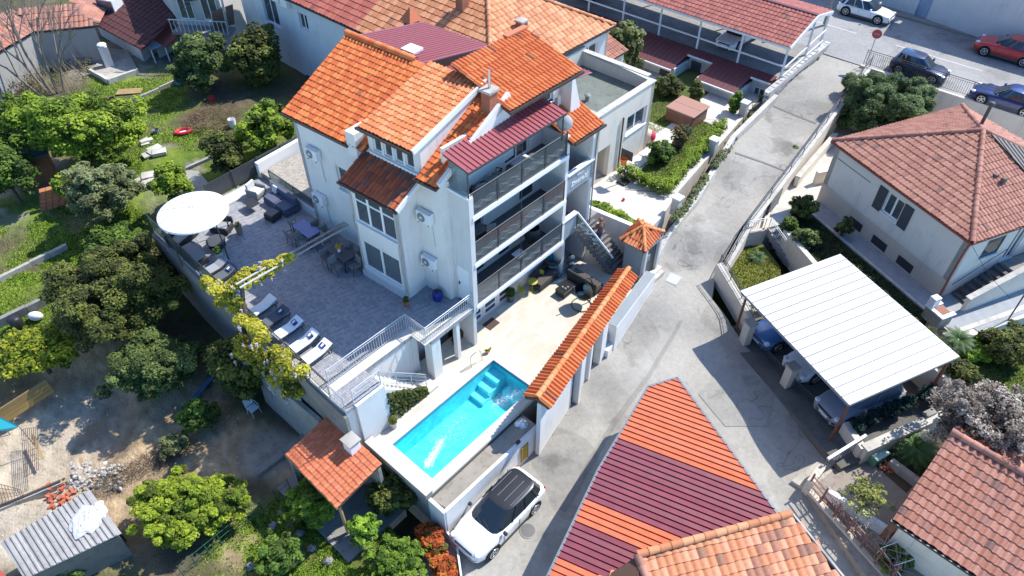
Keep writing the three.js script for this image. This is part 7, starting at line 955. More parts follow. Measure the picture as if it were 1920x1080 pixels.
function car(name, label, { L = 4.4, W = 1.85, H = 1.6, paint, roof, suv = 0, sedan = 0, cab, glassM = M.carGlass, wheelR = 0.34, rails, cat = 'car', hood = 0.62 }, base, yaw, pitchUp = 0) {
  const t = thing(name, label, cat, base, yaw); if (pitchUp) t.rotation.set(0, yaw, pitchUp, 'YXZ');
  const w = W / 2, h = L / 2, bt = H * (suv ? 0.64 : 0.6), gc = suv ? 0.24 : 0.19;
  obj('body', loftBody([{ x: -h, w: w * 0.78, b: gc + 0.16, t: bt - 0.12 }, { x: -h + 0.06, w: w * 0.88, b: gc + 0.08, t: bt - 0.03 }, { x: -h + 0.25, w: w * 0.97, b: gc + 0.02, t: bt + 0.01 }, { x: -h * 0.5, w, b: gc, t: bt + 0.02 }, { x: 0, w, b: gc, t: bt + 0.02 }, { x: h * 0.42, w: w * 0.99, b: gc, t: bt }, { x: h * 0.62, w: w * 0.975, b: gc, t: bt - 0.03 }, { x: h * 0.82, w: w * 0.92, b: gc + 0.02, t: bt - 0.1 }, { x: h * 0.94, w: w * 0.82, b: gc + 0.04, t: bt - 0.2 }, { x: h * 0.99, w: w * 0.68, b: gc + 0.1, t: bt - 0.32 }, { x: h, w: w * 0.55, b: gc + 0.14, t: bt - 0.4 }]), paint, t);
  const [bx0, bx1, rx0, rx1] = cab ?? (sedan ? [-h * 0.72, h * 0.42, -h * 0.4, h * 0.06] : [-h * 0.97, h * 0.44, -h * 0.8, h * 0.06]);
  const lo = outline(bx0, bx1, w * 0.9, bt - 0.01, 40, 6, 0.06), hi = outline(rx0, rx1, w * 0.7, H - 0.05, 40, 5, 0.05), parts = { windscreen: [], rear_window: [], side_window: [] }, n = 40, sides = [[], []];
  for (let i = 0; i < n; i++) { const j = (i + 1) % n, nx = (lo[i].z - lo[j].z) , q = quad(lo[i], hi[i], hi[j], lo[j]), mx2 = (lo[i].x + lo[j].x) / 2, dz = Math.abs(lo[i].z - lo[j].z), dx = Math.abs(lo[i].x - lo[j].x); const k = dz > dx ? (mx2 > (bx0 + bx1) / 2 ? 'windscreen' : 'rear_window') : null; if (k) parts[k].push(...q); else sides[lo[i].z > 0 ? 0 : 1].push(...q); }
  for (const k of ['windscreen', 'rear_window']) if (parts[k].length) obj(k, triGeo(parts[k]), glassM, t); sides.forEach(s => obj('side_window', triGeo(s), glassM, t));
  const rt = outline(rx0 + 0.14, rx1 - 0.14, w * 0.58, H - 0.005, 40, 4, 0.05), ctr = V3((rx0 + rx1) / 2, H + 0.01, 0), R = []; for (let i = 0; i < n; i++) { const j = (i + 1) % n; R.push(...quad(hi[i], rt[i], rt[j], hi[j]), rt[i], ctr, rt[j]); } const rp = obj('roof_panel', mergeSmooth(R), roof ?? paint, t);
  if (rails) obj('roof_rib', [-0.5, -0.18, 0.18, 0.5].map(z => beam(V3(rx0 + 0.3, H + 0.008, z * w * 1.1), V3(rx1 - 0.3, H + 0.008, z * w * 1.1), 0.03, 0.015)), std(C(0.12, 0.13, 0.15), 0.35), rp);
  const pil = []; for (const s of [-1, 1]) { for (const f of [0.1, 0.36, 0.62]) { const p = V3(lerp(bx0, bx1, f + 0.06), bt, s * w * 0.905), q = V3(lerp(rx0, rx1, f + 0.1), H - 0.06, s * w * 0.71); pil.push(beam(p, q, 0.03, f === 0.1 ? 0.12 : 0.05)); } } pil.forEach(g => obj('pillar', g, roof ?? paint, t));
  for (const [x, s] of [[h * 0.6, 1], [h * 0.6, -1], [-h * 0.6, 1], [-h * 0.6, -1]]) {
    obj('wheel_arch', new THREE.CylinderGeometry(wheelR + 0.06, wheelR + 0.06, 0.1, 22).rotateX(Math.PI / 2).translate(x, wheelR + 0.02, s * (w - 0.045)), M.rubber, t);
    const wh = obj('wheel', new THREE.CylinderGeometry(wheelR, wheelR, 0.21, 22).rotateX(Math.PI / 2).translate(x, wheelR, s * (w - 0.1)), M.rubber, t); const sp = [new THREE.TorusGeometry(wheelR * 0.66, 0.025, 6, 20).translate(x, wheelR, s * (w + 0.006))]; for (let k = 0; k < 5; k++) { const a = k * 1.2566; sp.push(beam(V3(x, wheelR, s * (w + 0.008)), V3(x + Math.cos(a) * wheelR * 0.66, wheelR + Math.sin(a) * wheelR * 0.66, s * (w + 0.008)), 0.012, 0.055)); } obj('rim', sp, M.steel, wh);
  }
  for (const s of [-1, 1]) {
    obj('headlight', sph(V3(h * 0.9, bt - 0.2, s * w * 0.72), 0.16, 0.07, 0.14, 10, 8), std(C(0.75, 0.77, 0.8), 0.15), t); obj('tail_light', rbx(null, -h + 0.02, -h + 0.14, bt - 0.22, bt - 0.08, s > 0 ? w * 0.55 : -w * 0.86, s > 0 ? w * 0.86 : -w * 0.55, 0.03), std(C(0.35, 0.01, 0.012), 0.25), t);
    obj('mirror', rbx(null, bx1 - 0.42, bx1 - 0.28, bt + 0.02, bt + 0.17, s > 0 ? w * 0.95 : -w * 0.95 - 0.2, s > 0 ? w * 0.95 + 0.2 : -w * 0.95, 0.04), roof ?? paint, t); obj('door_handle', [bx(null, -h * 0.1, -h * 0.1 + 0.16, bt - 0.16, bt - 0.13, s * w - 0.005, s * w + 0.015), bx(null, -h * 0.46, -h * 0.46 + 0.16, bt - 0.16, bt - 0.13, s * w - 0.005, s * w + 0.015)], paint, t);
    obj('door_seam', [h * 0.3, -h * 0.14, -h * 0.48].map(x => bx(null, x, x + 0.012, gc + 0.2, bt - 0.1, s * w - 0.012, s * w + 0.003)), M.black, t); obj('sill', bx(null, -h * 0.45, h * 0.45, gc - 0.02, gc + 0.14, s * (w - 0.06), s * (w + 0.002)), M.darkGrey, t);
  }
  obj('grille', rbx(null, h * 0.95, h * 0.985, bt - 0.36, bt - 0.24, -w * 0.5, w * 0.5, 0.02), M.black, t); obj('bumper_intake', rbx(null, h * 0.955, h * 1.0, gc + 0.14, gc + 0.24, -w * 0.55, w * 0.55, 0.02), M.darkGrey, t); obj('number_plate', rbx(null, h * 0.985, h * 1.006, bt - 0.46, bt - 0.36, -0.26, 0.26, 0.008), M.whiteClean, t); obj('rear_plate', rbx(null, -h - 0.006, -h + 0.03, bt - 0.36, bt - 0.25, -0.26, 0.26, 0.008), M.whiteClean, t);
  obj('wiper', [beam(V3(bx1 - 0.05, bt + 0.02, -w * 0.4), V3(bx1 - 0.2, bt + 0.12, w * 0.1), 0.012, 0.012), beam(V3(bx1 - 0.05, bt + 0.02, w * 0.1), V3(bx1 - 0.2, bt + 0.12, w * 0.55), 0.012, 0.012)], M.black, t); return t;
}
function mergeSmooth(tris) { const g = new THREE.BufferGeometry(); const m = new Map(), pos = [], idx = []; for (const v of tris) { const k = [v.x, v.y, v.z].map(a => Math.round(a * 1e4)).join(); let i = m.get(k); if (i === undefined) { i = pos.length / 3; m.set(k, i); pos.push(v.x, v.y, v.z); } idx.push(i); } g.setAttribute('position', new THREE.Float32BufferAttribute(pos, 3)); g.setIndex(idx); g.computeVertexNormals(); const n = g.attributes.normal; let s = 0; for (let i = 0; i < n.count; i++) s += n.getY(i); if (s < 0) { idx.reverse(); g.setIndex(idx); g.computeVertexNormals(); } return g; }
const paintM = (r, g, b, m = 0) => new THREE.MeshPhysicalMaterial({ color: C(r, g, b), roughness: 0.35, metalness: m, clearcoat: 1, clearcoatRoughness: 0.06 });
{
  const yawTo = (a, b) => Math.atan2(-(b.z - a.z), b.x - a.x), W = paintM(0.8, 0.8, 0.8);
  { const r = onLane(1002, 955), f = onLane(918, 1045), c0 = at(934, 957, 0.9); c0.y = hLane(c0.x, c0.z) + 0.01; car('parked_suv', 'white compact SUV with a black roof parked beside the pool wall', { L: 4.3, W: 1.88, H: 1.62, paint: W, roof: std(C(0.018, 0.02, 0.024), 0.3), suv: 1, rails: 1, wheelR: 0.35, cab: [-2.02, 1.0, -1.72, 0.12] }, c0, yawTo(r, f)); }
  const sN = V(0, 0, 1).sub(ORG), yN = Math.atan2(-sN.z, sN.x);        // along the street, to the right
  const onS = (x, y) => { const p = at(x, y, SL + 0.7); p.y = SL + 0.005; return p; };
  car('parked_hatchback', 'dark navy hatchback parked by the black railing on the main road', { L: 3.7, W: 1.66, H: 1.42, paint: paintM(0.012, 0.018, 0.06, 0.2) }, onS(1727, 123), yN); car('parked_sedan', 'blue car at the right edge parked by the railing on the main road', { L: 4.3, W: 1.72, H: 1.4, paint: paintM(0.015, 0.03, 0.14, 0.25), sedan: 1 }, onS(1892, 180), yN + Math.PI);
  car('parked_suv', 'bright red SUV parked across the main road at the right edge', { L: 4.3, W: 1.82, H: 1.6, paint: paintM(0.55, 0.012, 0.015), suv: 1 }, onS(1893, 90), yN + Math.PI); car('parked_sedan', 'white hatchback parked across the main road beside the blue gate', { L: 4.2, W: 1.74, H: 1.42, paint: paintM(0.76, 0.79, 0.8) }, onS(1626, 15), yN);
  { const p = V(48.6, 4.605, -21.4); car('parked_sedan', 'white car parked nose out under the long carport', { L: 4.2, W: 1.72, H: 1.42, paint: W, sedan: 1 }, p, rotV(180)); }
  { const p = V(48.8, 4.605, -34.5); car('parked_hatchback', 'grey hatchback in the far bay of the long carport', { L: 4.0, W: 1.68, H: 1.44, paint: paintM(0.2, 0.2, 0.21, 0.3) }, p, rotV(180)); }
  const Q = (x, z) => F(CF, x, 1.055, z), yc = (23.5 + 180) * Math.PI / 180;
  car('parked_hatchback', 'light blue car under the white carport beside the garden wall', { L: 4.0, W: 1.68, H: 1.45, paint: paintM(0.06, 0.2, 0.45, 0.25) }, Q(22.6, -16.9), yc); car('parked_sedan', 'white car in the middle bay under the white carport', { L: 4.4, W: 1.74, H: 1.42, paint: W, sedan: 1 }, Q(23.1, -14.6), yc); car('covered_car', 'silver-grey car under a pale striped cover in the last bay of the white carport', { L: 4.2, W: 1.74, H: 1.46, paint: std(C(0.34, 0.35, 0.38), 0.75, { map: grainTex }), glassM: std(C(0.14, 0.16, 0.2), 0.5) }, Q(22.7, -12.0), yc);
}
// ---------- the person on the entrance stairs ----------
{
  const base = V(24.35, 3.55, -15.75), t = thing('person', 'person in a brown top and blue jeans carrying a bundle up the entrance stairs', 'person', base, rotV(160));
  const J = { hip: [0, 0.9, 0], chest: [0, 1.25, 0.02], neck: [0, 1.45, 0.03], head: [0, 1.6, 0.06], sl: [-0.18, 1.38, 0.02], sr: [0.18, 1.38, 0.02], el: [-0.24, 1.12, 0.06], er: [0.24, 1.12, 0.06], wl: [-0.1, 1.08, 0.28], wr: [0.1, 1.1, 0.28], hl: [-0.09, 0.88, 0], hr: [0.09, 0.88, 0], kl: [-0.1, 0.5, 0.1], kr: [0.1, 0.46, 0.02], fl: [-0.1, 0.09, 0.06], fr: [0.1, 0.07, -0.04], tl: [-0.11, 0.04, 0.2], tr: [0.11, 0.04, 0.1] };
  const bones = [['hip', 'chest', 0.14, 0.155], ['chest', 'neck', 0.14, 0.06], ['neck', 'head', 0.055, 0.06], ['chest', 'sl', 0.1, 0.065], ['chest', 'sr', 0.1, 0.065], ['sl', 'el', 0.058, 0.045], ['sr', 'er', 0.058, 0.045], ['el', 'wl', 0.043, 0.03], ['er', 'wr', 0.043, 0.03], ['hip', 'hl', 0.12, 0.09], ['hip', 'hr', 0.12, 0.09], ['hl', 'kl', 0.09, 0.06], ['hr', 'kr', 0.09, 0.06], ['kl', 'fl', 0.058, 0.04], ['kr', 'fr', 0.058, 0.04], ['fl', 'tl', 0.045, 0.035], ['fr', 'tr', 0.045, 0.035]].map(([a, b, r, s]) => [V3(...J[a]), V3(...J[b]), r, s]);
  for (const s of [-1, 1]) { const wp = V3(...J[s < 0 ? 'wl' : 'wr']), pm = wp.clone().add(V3(-s * 0.03, 0, 0.07)); bones.push([wp, pm, 0.026, 0.028]); for (let k = 0; k < 4; k++) { const r0 = pm.clone().add(V3(s * (0.027 - k * 0.018), 0.008, 0.02)), m1 = r0.clone().add(V3(-s * 0.012, 0.004, 0.03 + 0.004 * (k === 1 || k === 2))), e = m1.clone().add(V3(-s * 0.012, -0.02, 0.016)); bones.push([r0, m1, 0.0095, 0.009], [m1, e, 0.009, 0.007]); } const tb = pm.clone().add(V3(s * 0.03, 0.012, -0.02)); bones.push([tb, tb.clone().add(V3(s * 0.012, 0.022, 0.03)), 0.011, 0.009]); }
  const res = 92, S = 0.95, ctr = V3(0, 0.86, 0.05), mc = new MarchingCubes(res, M.white, false, false, 90000); mc.isolation = 0; const p = V3(), ab = V3(), ap = V3();
  for (let k = 0; k < res; k++) for (let j = 0; j < res; j++) for (let i = 0; i < res; i++) {
    p.set((i - res / 2) / (res / 2) * S + ctr.x, (j - res / 2) / (res / 2) * S + ctr.y, (k - res / 2) / (res / 2) * S + ctr.z); let d = 9; if (Math.abs(p.x) < 0.42 && p.z > -0.3 && p.z < 0.5) for (const [a, b, r, s] of bones) { ab.copy(b).sub(a); ap.copy(p).sub(a); const h = clamp(ap.dot(ab) / ab.lengthSq()), q = ap.addScaledVector(ab, -h).length() - lerp(r, s, h); const K = Math.min(0.035, r * 0.5), m = Math.max(K - Math.abs(d - q), 0) / K; d = Math.min(d, q) - m * m * K * 0.25; }
    const hx = p.x, hy = (p.y - 1.63) / 1.25, hz = p.z - 0.07, hd = (Math.hypot(hx, hy, hz * 0.92) - 0.088); d = Math.min(d, hd); const nose = Math.hypot(hx, p.y - 1.61, p.z - 0.165) - 0.016; d = Math.min(d, nose); mc.field[k * res * res + j * res + i] = -d;
  }
  mc.update(); const n = mc.count, P = new Float32Array(n * 3), N = new Float32Array(n * 3), Cc = new Float32Array(n * 3);
  for (let i = 0; i < n; i++) { const x = mc.positionArray[3 * i] * S + ctr.x, y = mc.positionArray[3 * i + 1] * S + ctr.y, z = mc.positionArray[3 * i + 2] * S + ctr.z; P.set([x, y, z], 3 * i); for (let q = 0; q < 3; q++) N[3 * i + q] = mc.normalArray[3 * i + q]; const hand = z > 0.27 && y > 1, c = y < 0.09 ? [0.05, 0.045, 0.04] : y < 0.92 ? [0.03, 0.06, 0.17] : y > 1.46 || hand ? [0.5, 0.3, 0.22] : [0.17, 0.09, 0.06]; Cc.set(c, 3 * i); }
  const g = new THREE.BufferGeometry(); g.setAttribute('position', new THREE.BufferAttribute(P, 3)); g.setAttribute('normal', new THREE.BufferAttribute(N, 3)); g.setAttribute('color', new THREE.BufferAttribute(Cc, 3)); g.setAttribute('uv', new THREE.BufferAttribute(new Float32Array(n * 2), 2)); g.computeVertexNormals();
  const b = obj('body', g, std(C(1, 1, 1), 0.85, { vertexColors: true, side: THREE.DoubleSide }), t);
  obj('hair', [sph(V3(0, 1.685, 0.045), 0.1, 0.085, 0.11, 14, 10), sph(V3(0, 1.6, 0.0), 0.09, 0.1, 0.06, 12, 8)], std(C(0.24, 0.1, 0.05), 0.8), t); for (const s of [-1, 1]) { obj('eye', sph(V3(s * 0.032, 1.635, 0.152), 0.011, 0.008, 0.008, 8, 6), M.black, t); obj('ear', sph(V3(s * 0.09, 1.62, 0.06), 0.012, 0.03, 0.018, 8, 6), std(C(0.48, 0.28, 0.2), 0.8), t); } obj('mouth', sph(V3(0, 1.57, 0.148), 0.022, 0.006, 0.008, 8, 6), std(C(0.35, 0.1, 0.09), 0.7), t);
  const k = thing('bundle', 'pale crumpled bundle held in the arms of the person on the stairs', 'bundle', base, rotV(160)); const f = new THREE.IcosahedronGeometry(0.13, 2), q = f.attributes.position; for (let i = 0; i < q.count; i++) { const v = V3().fromBufferAttribute(q, i), s = 0.8 + 0.7 * fbm(v.x * 12, v.y * 12 + v.z * 9, 2); q.setXYZ(i, v.x * s * 1.3, v.y * s + 1.17, v.z * s + 0.3); } f.computeVertexNormals(); obj('cloth', f, std(C(0.5, 0.42, 0.33), 0.9), k);
}
// ---------- vegetation ----------
function treePx(name, label, cat, x, y, g, H, rpx, o = {}) { const c = at(x, y, g + H), mpp = c.distanceTo(camera.position) / FOCAL * 0.97, rx = rpx * mpp, base = V3(c.x, g, c.z); return tree(name, label, cat, base, H, [rx, o.ry ?? rx * 0.8, (o.rzpx ?? rpx) * mpp], o); }
treePx('broad_tree', 'wide bright green tree crown spreading over the upper left garden', 'tree', 128, 238, 2.5, 2.6, 128, { pal: PAL.bright, n: 190, cr: 0.7, leaves: 330, size: 0.115, rzpx: 66, ry: 1.9, trunk: 0.2 });
treePx('broad_tree', 'bright green bushy tree cut by the left edge above the brown shed', 'tree', 6, 325, 2.2, 1.8, 46, { pal: PAL.mid, n: 50, cr: 0.6, leaves: 170, size: 0.14, ry: 1.5 });
treePx('loquat_tree', 'glossy dark green loquat tree beside the small red-roofed lean-to', 'tree', 376, 118, 3.2, 1.9, 47, { pal: PAL.sage, n: 75, cr: 0.55, leaves: 150, size: 0.15, ry: 1.9, aspect: 2.2 });
treePx('broad_tree', 'dark green trees crowded against the left wall of the rear house', 'tree', 482, 112, 3.3, 1.8, 44, { pal: PAL.dark, n: 80, cr: 0.6, leaves: 170, size: 0.15, ry: 2.3 });
treePx('palm', 'small yellow-green palm between the loquat tree and the rear house', 'palm', 452, 112, 3.3, 1.6, 22, { pal: PAL.lime, n: 16, cr: 0.4, leaves: 110, size: 0.14, aspect: 4 });
treePx('fig_tree', 'loose light green fig tree by the left corner of the villa', 'tree', 500, 238, 3.6, 1.9, 56, { pal: PAL.bright, n: 60, cr: 0.45, leaves: 75, size: 0.2, ry: 1.6, aspect: 1.3, shell: 0.2, nb: 9 });
treePx('cypress_shrub', 'dark rounded shrub standing alone on the grass behind the gazebo', 'shrub', 420, 284, 3.5, 1.4, 34, { pal: PAL.dark, n: 45, cr: 0.42, leaves: 210, size: 0.09, ry: 1.5, top: -0.8 });
treePx('olive_tree', 'grey-green olive tree on the slope left of the gazebo', 'tree', 188, 360, 2.0, 2.1, 58, { pal: PAL.olive, n: 75, cr: 0.5, leaves: 170, size: 0.1, ry: 1.7, aspect: 2.6, shell: 0.3 });
treePx('citrus_bush', 'fresh green citrus bush hugging the left side of the olive tree', 'bush', 135, 345, 2.0, 1.3, 30, { pal: PAL.bright, n: 32, cr: 0.42, leaves: 150, size: 0.13 });
treePx('citrus_bush', 'bright green citrus bush just behind the white gazebo roof', 'bush', 321, 342, 3.0, 1.2, 30, { pal: PAL.bright, n: 40, cr: 0.42, leaves: 190, size: 0.12, ry: 1.1 });
treePx('citrus_bush', 'low green bushes in the grass at the left of the gazebo', 'bush', 215, 450, 1.5, 0.8, 52, { pal: PAL.mid, n: 44, cr: 0.45, leaves: 150, size: 0.11, ry: 0.8 });
treePx('evergreen_oak', 'big dark evergreen tree below the terrace wall at left centre', 'tree', 226, 545, 0.9, 2.3, 124, { pal: PAL.dark.map(c => c.map(v => v * 0.95)), n: 230, cr: 0.6, leaves: 420, size: 0.082, ry: 1.95, rzpx: 112, trunk: 0.26, shell: 0.5 });
treePx('evergreen_oak', 'medium evergreen tree with lighter tips below the big dark tree', 'tree', 292, 682, 0.1, 1.5, 80, { pal: PAL.sage.map(c => c.map(v => v * 0.95)), n: 120, cr: 0.48, leaves: 380, size: 0.078, ry: 1.25, rzpx: 66, trunk: 0.18 });
treePx('lemon_tree', 'yellow-green lemon tree at the left edge beside the dig', 'tree', 68, 662, 0.4, 1.2, 70, { pal: PAL.yellow, n: 70, cr: 0.45, leaves: 150, size: 0.1, ry: 0.95, rzpx: 52 });
treePx('citrus_tree', 'dense bright green citrus tree on the sandy soil at lower left', 'tree', 352, 952, -0.5, 1.3, 98, { pal: PAL.bright.map(c => [c[0] * 1.15, c[1] * 1.05, c[2]]), n: 130, cr: 0.36, leaves: 290, size: 0.08, ry: 1.15, rzpx: 72 });
treePx('shrub', 'small glossy shrub between the evergreen tree and the white chair', 'shrub', 372, 778, 0.0, 0.6, 34, { pal: PAL.mid, n: 32, cr: 0.28, leaves: 130, size: 0.11, ry: 0.6 });
treePx('shrub', 'straggly low bush on the sandy slope by the trench', 'shrub', 325, 832, -0.2, 0.4, 26, { pal: PAL.olive, n: 22, cr: 0.25, leaves: 90, size: 0.08, ry: 0.4, shell: 0.1 });
treePx('shrub', 'dark mass of shrubs in the shade under the wisteria', 'shrub', 455, 690, 0.4, 1.4, 60, { pal: PAL.dark, n: 70, cr: 0.5, leaves: 170, size: 0.1, ry: 1.3 });
treePx('feathery_bush', 'light green feathery bush in front of the tiled shed', 'bush', 578, 940, 0, 0.9, 46, { pal: PAL.bright, n: 60, cr: 0.24, leaves: 140, size: 0.075, ry: 0.95, aspect: 3 });
treePx('lemon_tree', 'small open lemon tree behind the red-leaved hedge', 'tree', 684, 992, 0, 0.9, 30, { pal: PAL.lime, n: 28, cr: 0.2, leaves: 75, size: 0.09, ry: 0.6, nb: 8 });
treePx('garden_bush', 'yellow-green shrubs along the bottom edge beside the red hedge', 'bush', 740, 1066, 0, 0.8, 66, { pal: PAL.lime.map(c => c.map(v => v * 0.6)), n: 70, cr: 0.26, leaves: 130, size: 0.085, ry: 0.7 });
treePx('garden_bush', 'dark and yellow shrub in the grass below the tiled shed', 'bush', 528, 1040, -0.1, 0.6, 40, { pal: PAL.mid, n: 34, cr: 0.24, leaves: 120, size: 0.085 });
treePx('garden_bush', 'green plants at the bottom edge beside the corrugated shed', 'bush', 110, 1068, -0.6, 0.6, 46, { pal: PAL.mid, n: 34, cr: 0.26, leaves: 120, size: 0.09 });
treePx('ivy', 'dark ivy covering the outer pool wall below the tiled shed', 'climber', 738, 925, 0, 0.95, 46, { pal: PAL.dark, n: 70, cr: 0.3, leaves: 170, size: 0.075, ry: 1.0, rzpx: 40 });
treePx('round_bush', 'large rounded grey-green bush at the top of the lane beside the hipped house', 'bush', 1652, 198, 2.4, 1.8, 78, { pal: [[0.06, 0.09, 0.03], [0.1, 0.15, 0.05], [0.15, 0.21, 0.07], [0.22, 0.28, 0.11]], n: 170, cr: 0.55, leaves: 560, size: 0.06, ry: 1.75, rzpx: 66, top: -0.9, shell: 0.75, aspect: 4, opt: { flat: 0.1 } });
treePx('magnolia', 'dark glossy tree with pale tips between the rear house and the carport', 'tree', 1166, 88, 3.2, 2.2, 38, { pal: PAL.sage.map(c => [c[0] * 1.1, c[1] * 0.9, c[2]]), n: 46, cr: 0.5, leaves: 150, size: 0.17, ry: 1.9 });
treePx('conifer', 'slim dark conifer in front of the burgundy shed windows', 'shrub', 1305, 176, 3.4, 0.9, 13, { pal: PAL.dark, n: 22, cr: 0.28, leaves: 130, size: 0.1, ry: 1.0, top: -0.9 });
treePx('conifer', 'columnar yellow-green shrub at the corner of the burgundy shed', 'shrub', 1379, 190, 3.4, 0.9, 11, { pal: PAL.lime.map(c => c.map(v => v * 0.55)), n: 20, cr: 0.26, leaves: 130, size: 0.09, ry: 1.0, top: -0.9 });
treePx('conifer', 'dark shrubs in the shade under the burgundy shed eave', 'shrub', 1255, 160, 3.4, 0.7, 30, { pal: PAL.dark, n: 34, cr: 0.36, leaves: 130, size: 0.11, ry: 0.7 });
treePx('garden_shrub', 'dense green round shrub on the small lawn inside the hedge', 'shrub', 1238, 285, 3.5, 0.7, 23, { pal: PAL.mid, n: 34, cr: 0.3, leaves: 160, size: 0.1, ry: 0.75, top: -0.7 });
{ const p = at(1272, 276, 3.5); pot('potted_tree', 'shrub with bronze-tipped leaves in a dark pot beside the hot tub', p, 0.32, 0.5, M.darkGrey, [[0.05, 0.07, 0.02], [0.1, 0.11, 0.03], [0.22, 0.14, 0.05]], 0.65, 620, 0.11); }
treePx('ball_shrub', 'dark clipped ball shrub at the head of the garden bed', 'shrub', 1506, 390, 2.4, 0.7, 23, { pal: PAL.dark, n: 40, cr: 0.26, leaves: 190, size: 0.08, ry: 0.8, top: -0.9 });
treePx('ball_shrub', 'small light green ball shrub beside the garden steps', 'shrub', 1479, 422, 2.4, 0.5, 16, { pal: PAL.mid, n: 26, cr: 0.2, leaves: 170, size: 0.07, ry: 0.55, top: -0.9 });
treePx('rose_bush', 'rose bush with pale tips in the shaded garden bed', 'shrub', 1512, 444, 2.4, 0.5, 26, { pal: PAL.sage, n: 28, cr: 0.2, leaves: 90, size: 0.08, ry: 0.5 });
treePx('rose_bush', 'taller dark shrub against the house wall in the garden bed', 'shrub', 1583, 428, 2.4, 0.6, 14, { pal: PAL.dark, n: 16, cr: 0.2, leaves: 100, size: 0.08, ry: 0.7 });
treePx('lane_shrub', 'small flowering shrub against the beige lane parapet', 'shrub', 1492, 298, 2.4, 0.5, 16, { pal: PAL.sage, n: 18, cr: 0.22, leaves: 100, size: 0.09, ry: 0.5 });
treePx('garden_tree', 'dark green shrubs at the right edge beyond the lawn', 'bush', 1892, 652, 1.7, 0.9, 38, { pal: PAL.dark, n: 50, cr: 0.36, leaves: 170, size: 0.09, ry: 0.9 });
treePx('garden_bush', 'yellow-green flowering plants on the right lawn', 'bush', 1838, 655, 1.7, 0.35, 34, { pal: PAL.lime, n: 30, cr: 0.24, leaves: 100, size: 0.08, ry: 0.35 });
treePx('blossom_tree', 'large pale pinkish blossom tree at the right edge', 'tree', 1856, 800, 0.8, 3.2, 88, { pal: PAL.blossom, n: 150, cr: 0.42, leaves: 190, size: 0.085, ry: 1.9, rzpx: 92, trunk: 0.16, shell: 0.35, nb: 10, aspect: 1.2, opt: { jitter: 0.3 } });
treePx('young_tree', 'thin young tree with sparse pale leaves in the lower right yard', 'tree', 1622, 932, 0.75, 1.3, 40, { pal: PAL.olive.map(c => [c[0] * 1.6, c[1] * 1.5, c[2]]), n: 46, cr: 0.2, leaves: 34, size: 0.06, ry: 0.7, trunk: 0.04, nb: 10, shell: 0.15 });
treePx('garden_bush', 'climber with yellow flowers under the white plant frame', 'bush', 1672, 1048, 0.5, 0.5, 26, { pal: PAL.mid, n: 20, cr: 0.2, leaves: 90, size: 0.08 });
// red-leaved hedge on the lane corner
{ const t = thing('photinia_hedge', 'hedge of fiery red and orange leaves at the lane corner below the pool', 'hedge', at(822, 1040, 0)), cl = []; for (let i = 0; i < 60; i++) { const k = rnd(), p = at(lerp(795, 838, k) + rr(-14, 20), lerp(985, 1085, k), rr(0.25, 0.9)); cl.push({ c: p, r: rr(0.16, 0.28), n: 120, tone: clamp(0.25 + k * 0.3 + rr(-0.3, 0.35)) }); } obj('foliage', foliage(cl, 0.09, PAL.red, { jitter: 0.3 }), leafMat, t); const w = thing('edge_wall', 'thin white wall edging the red hedge along the lane', 'wall', onLane(838, 1000)); obj('wall', [wallSeg(onLane(832, 996), onLane(858, 1034), 0.08, -0.5, 0.5), wallSeg(onLane(858, 1034), onLane(866, 1090), 0.08, -0.5, 0.5)], M.white, w); }
// clipped hedge of the flat-roofed house (L-shaped)
{ const t = thing('clipped_hedge', 'thick clipped green hedge in an L round the small lawn beside the lane', 'hedge', V(34, YP, -17)), cl = [], run = (a, b, w) => { const L = a.distanceTo(b), n = Math.round(L / 0.2); for (let i = 0; i < n; i++) for (let j = 0; j < 3; j++) for (let k = 0; k < 2; k++) { const p = a.clone().lerp(b, i / n); cl.push({ c: V3(p.x + rr(-w, w) * 0.7, YP + 0.25 + k * 0.38 + rr(-0.03, 0.03), p.z + rr(-w, w) * 0.7), r: 0.2, n: 70, tone: k ? rr(0.45, 1) : rr(0, 0.6), sy: 0.9 }); } }; run(V(30.4, 0, -18.6), V(30.5, 0, -15.8), 0.42); run(V(30.6, 0, -15.7), V(39.0, 0, -16.85), 0.42); obj('foliage', foliage(cl, 0.055, PAL.bright), leafMat, t); }
// strip of leafy plants behind the stair wall, verge plants along the kerb
{ const t = thing('planting_bed', 'bed of leafy green plants behind the white stair wall', 'plants', V(26.4, YP, -16)), cl = []; for (let i = 0; i < 46; i++) { const n = rr(-18, -14.8); cl.push({ c: V(26.35 + rr(-0.25, 0.35), 3.75 + rr(0, 0.4), n), r: 0.25, n: 60, tone: rr(0.2, 1) }); } obj('foliage', foliage(cl, 0.14, PAL.bright, { aspect: 2.4 }), leafMat, t); }
{ const t = thing('verge_plants', 'narrow strip of low plants between the hedge path and the lane kerb', 'plants', V(37, YP, -15.6)), cl = []; for (let i = 0; i < 70; i++) { const k = rnd(), p = at(lerp(1262, 1440, k) + rr(-5, 5), lerp(420, 172, k), YP + 0.1); cl.push({ c: p.add(V3(0, 0.12, 0)), r: 0.22, n: 50, tone: rr(0, 0.7) }); } obj('foliage', foliage(cl, 0.08, PAL.olive), leafMat, t); }
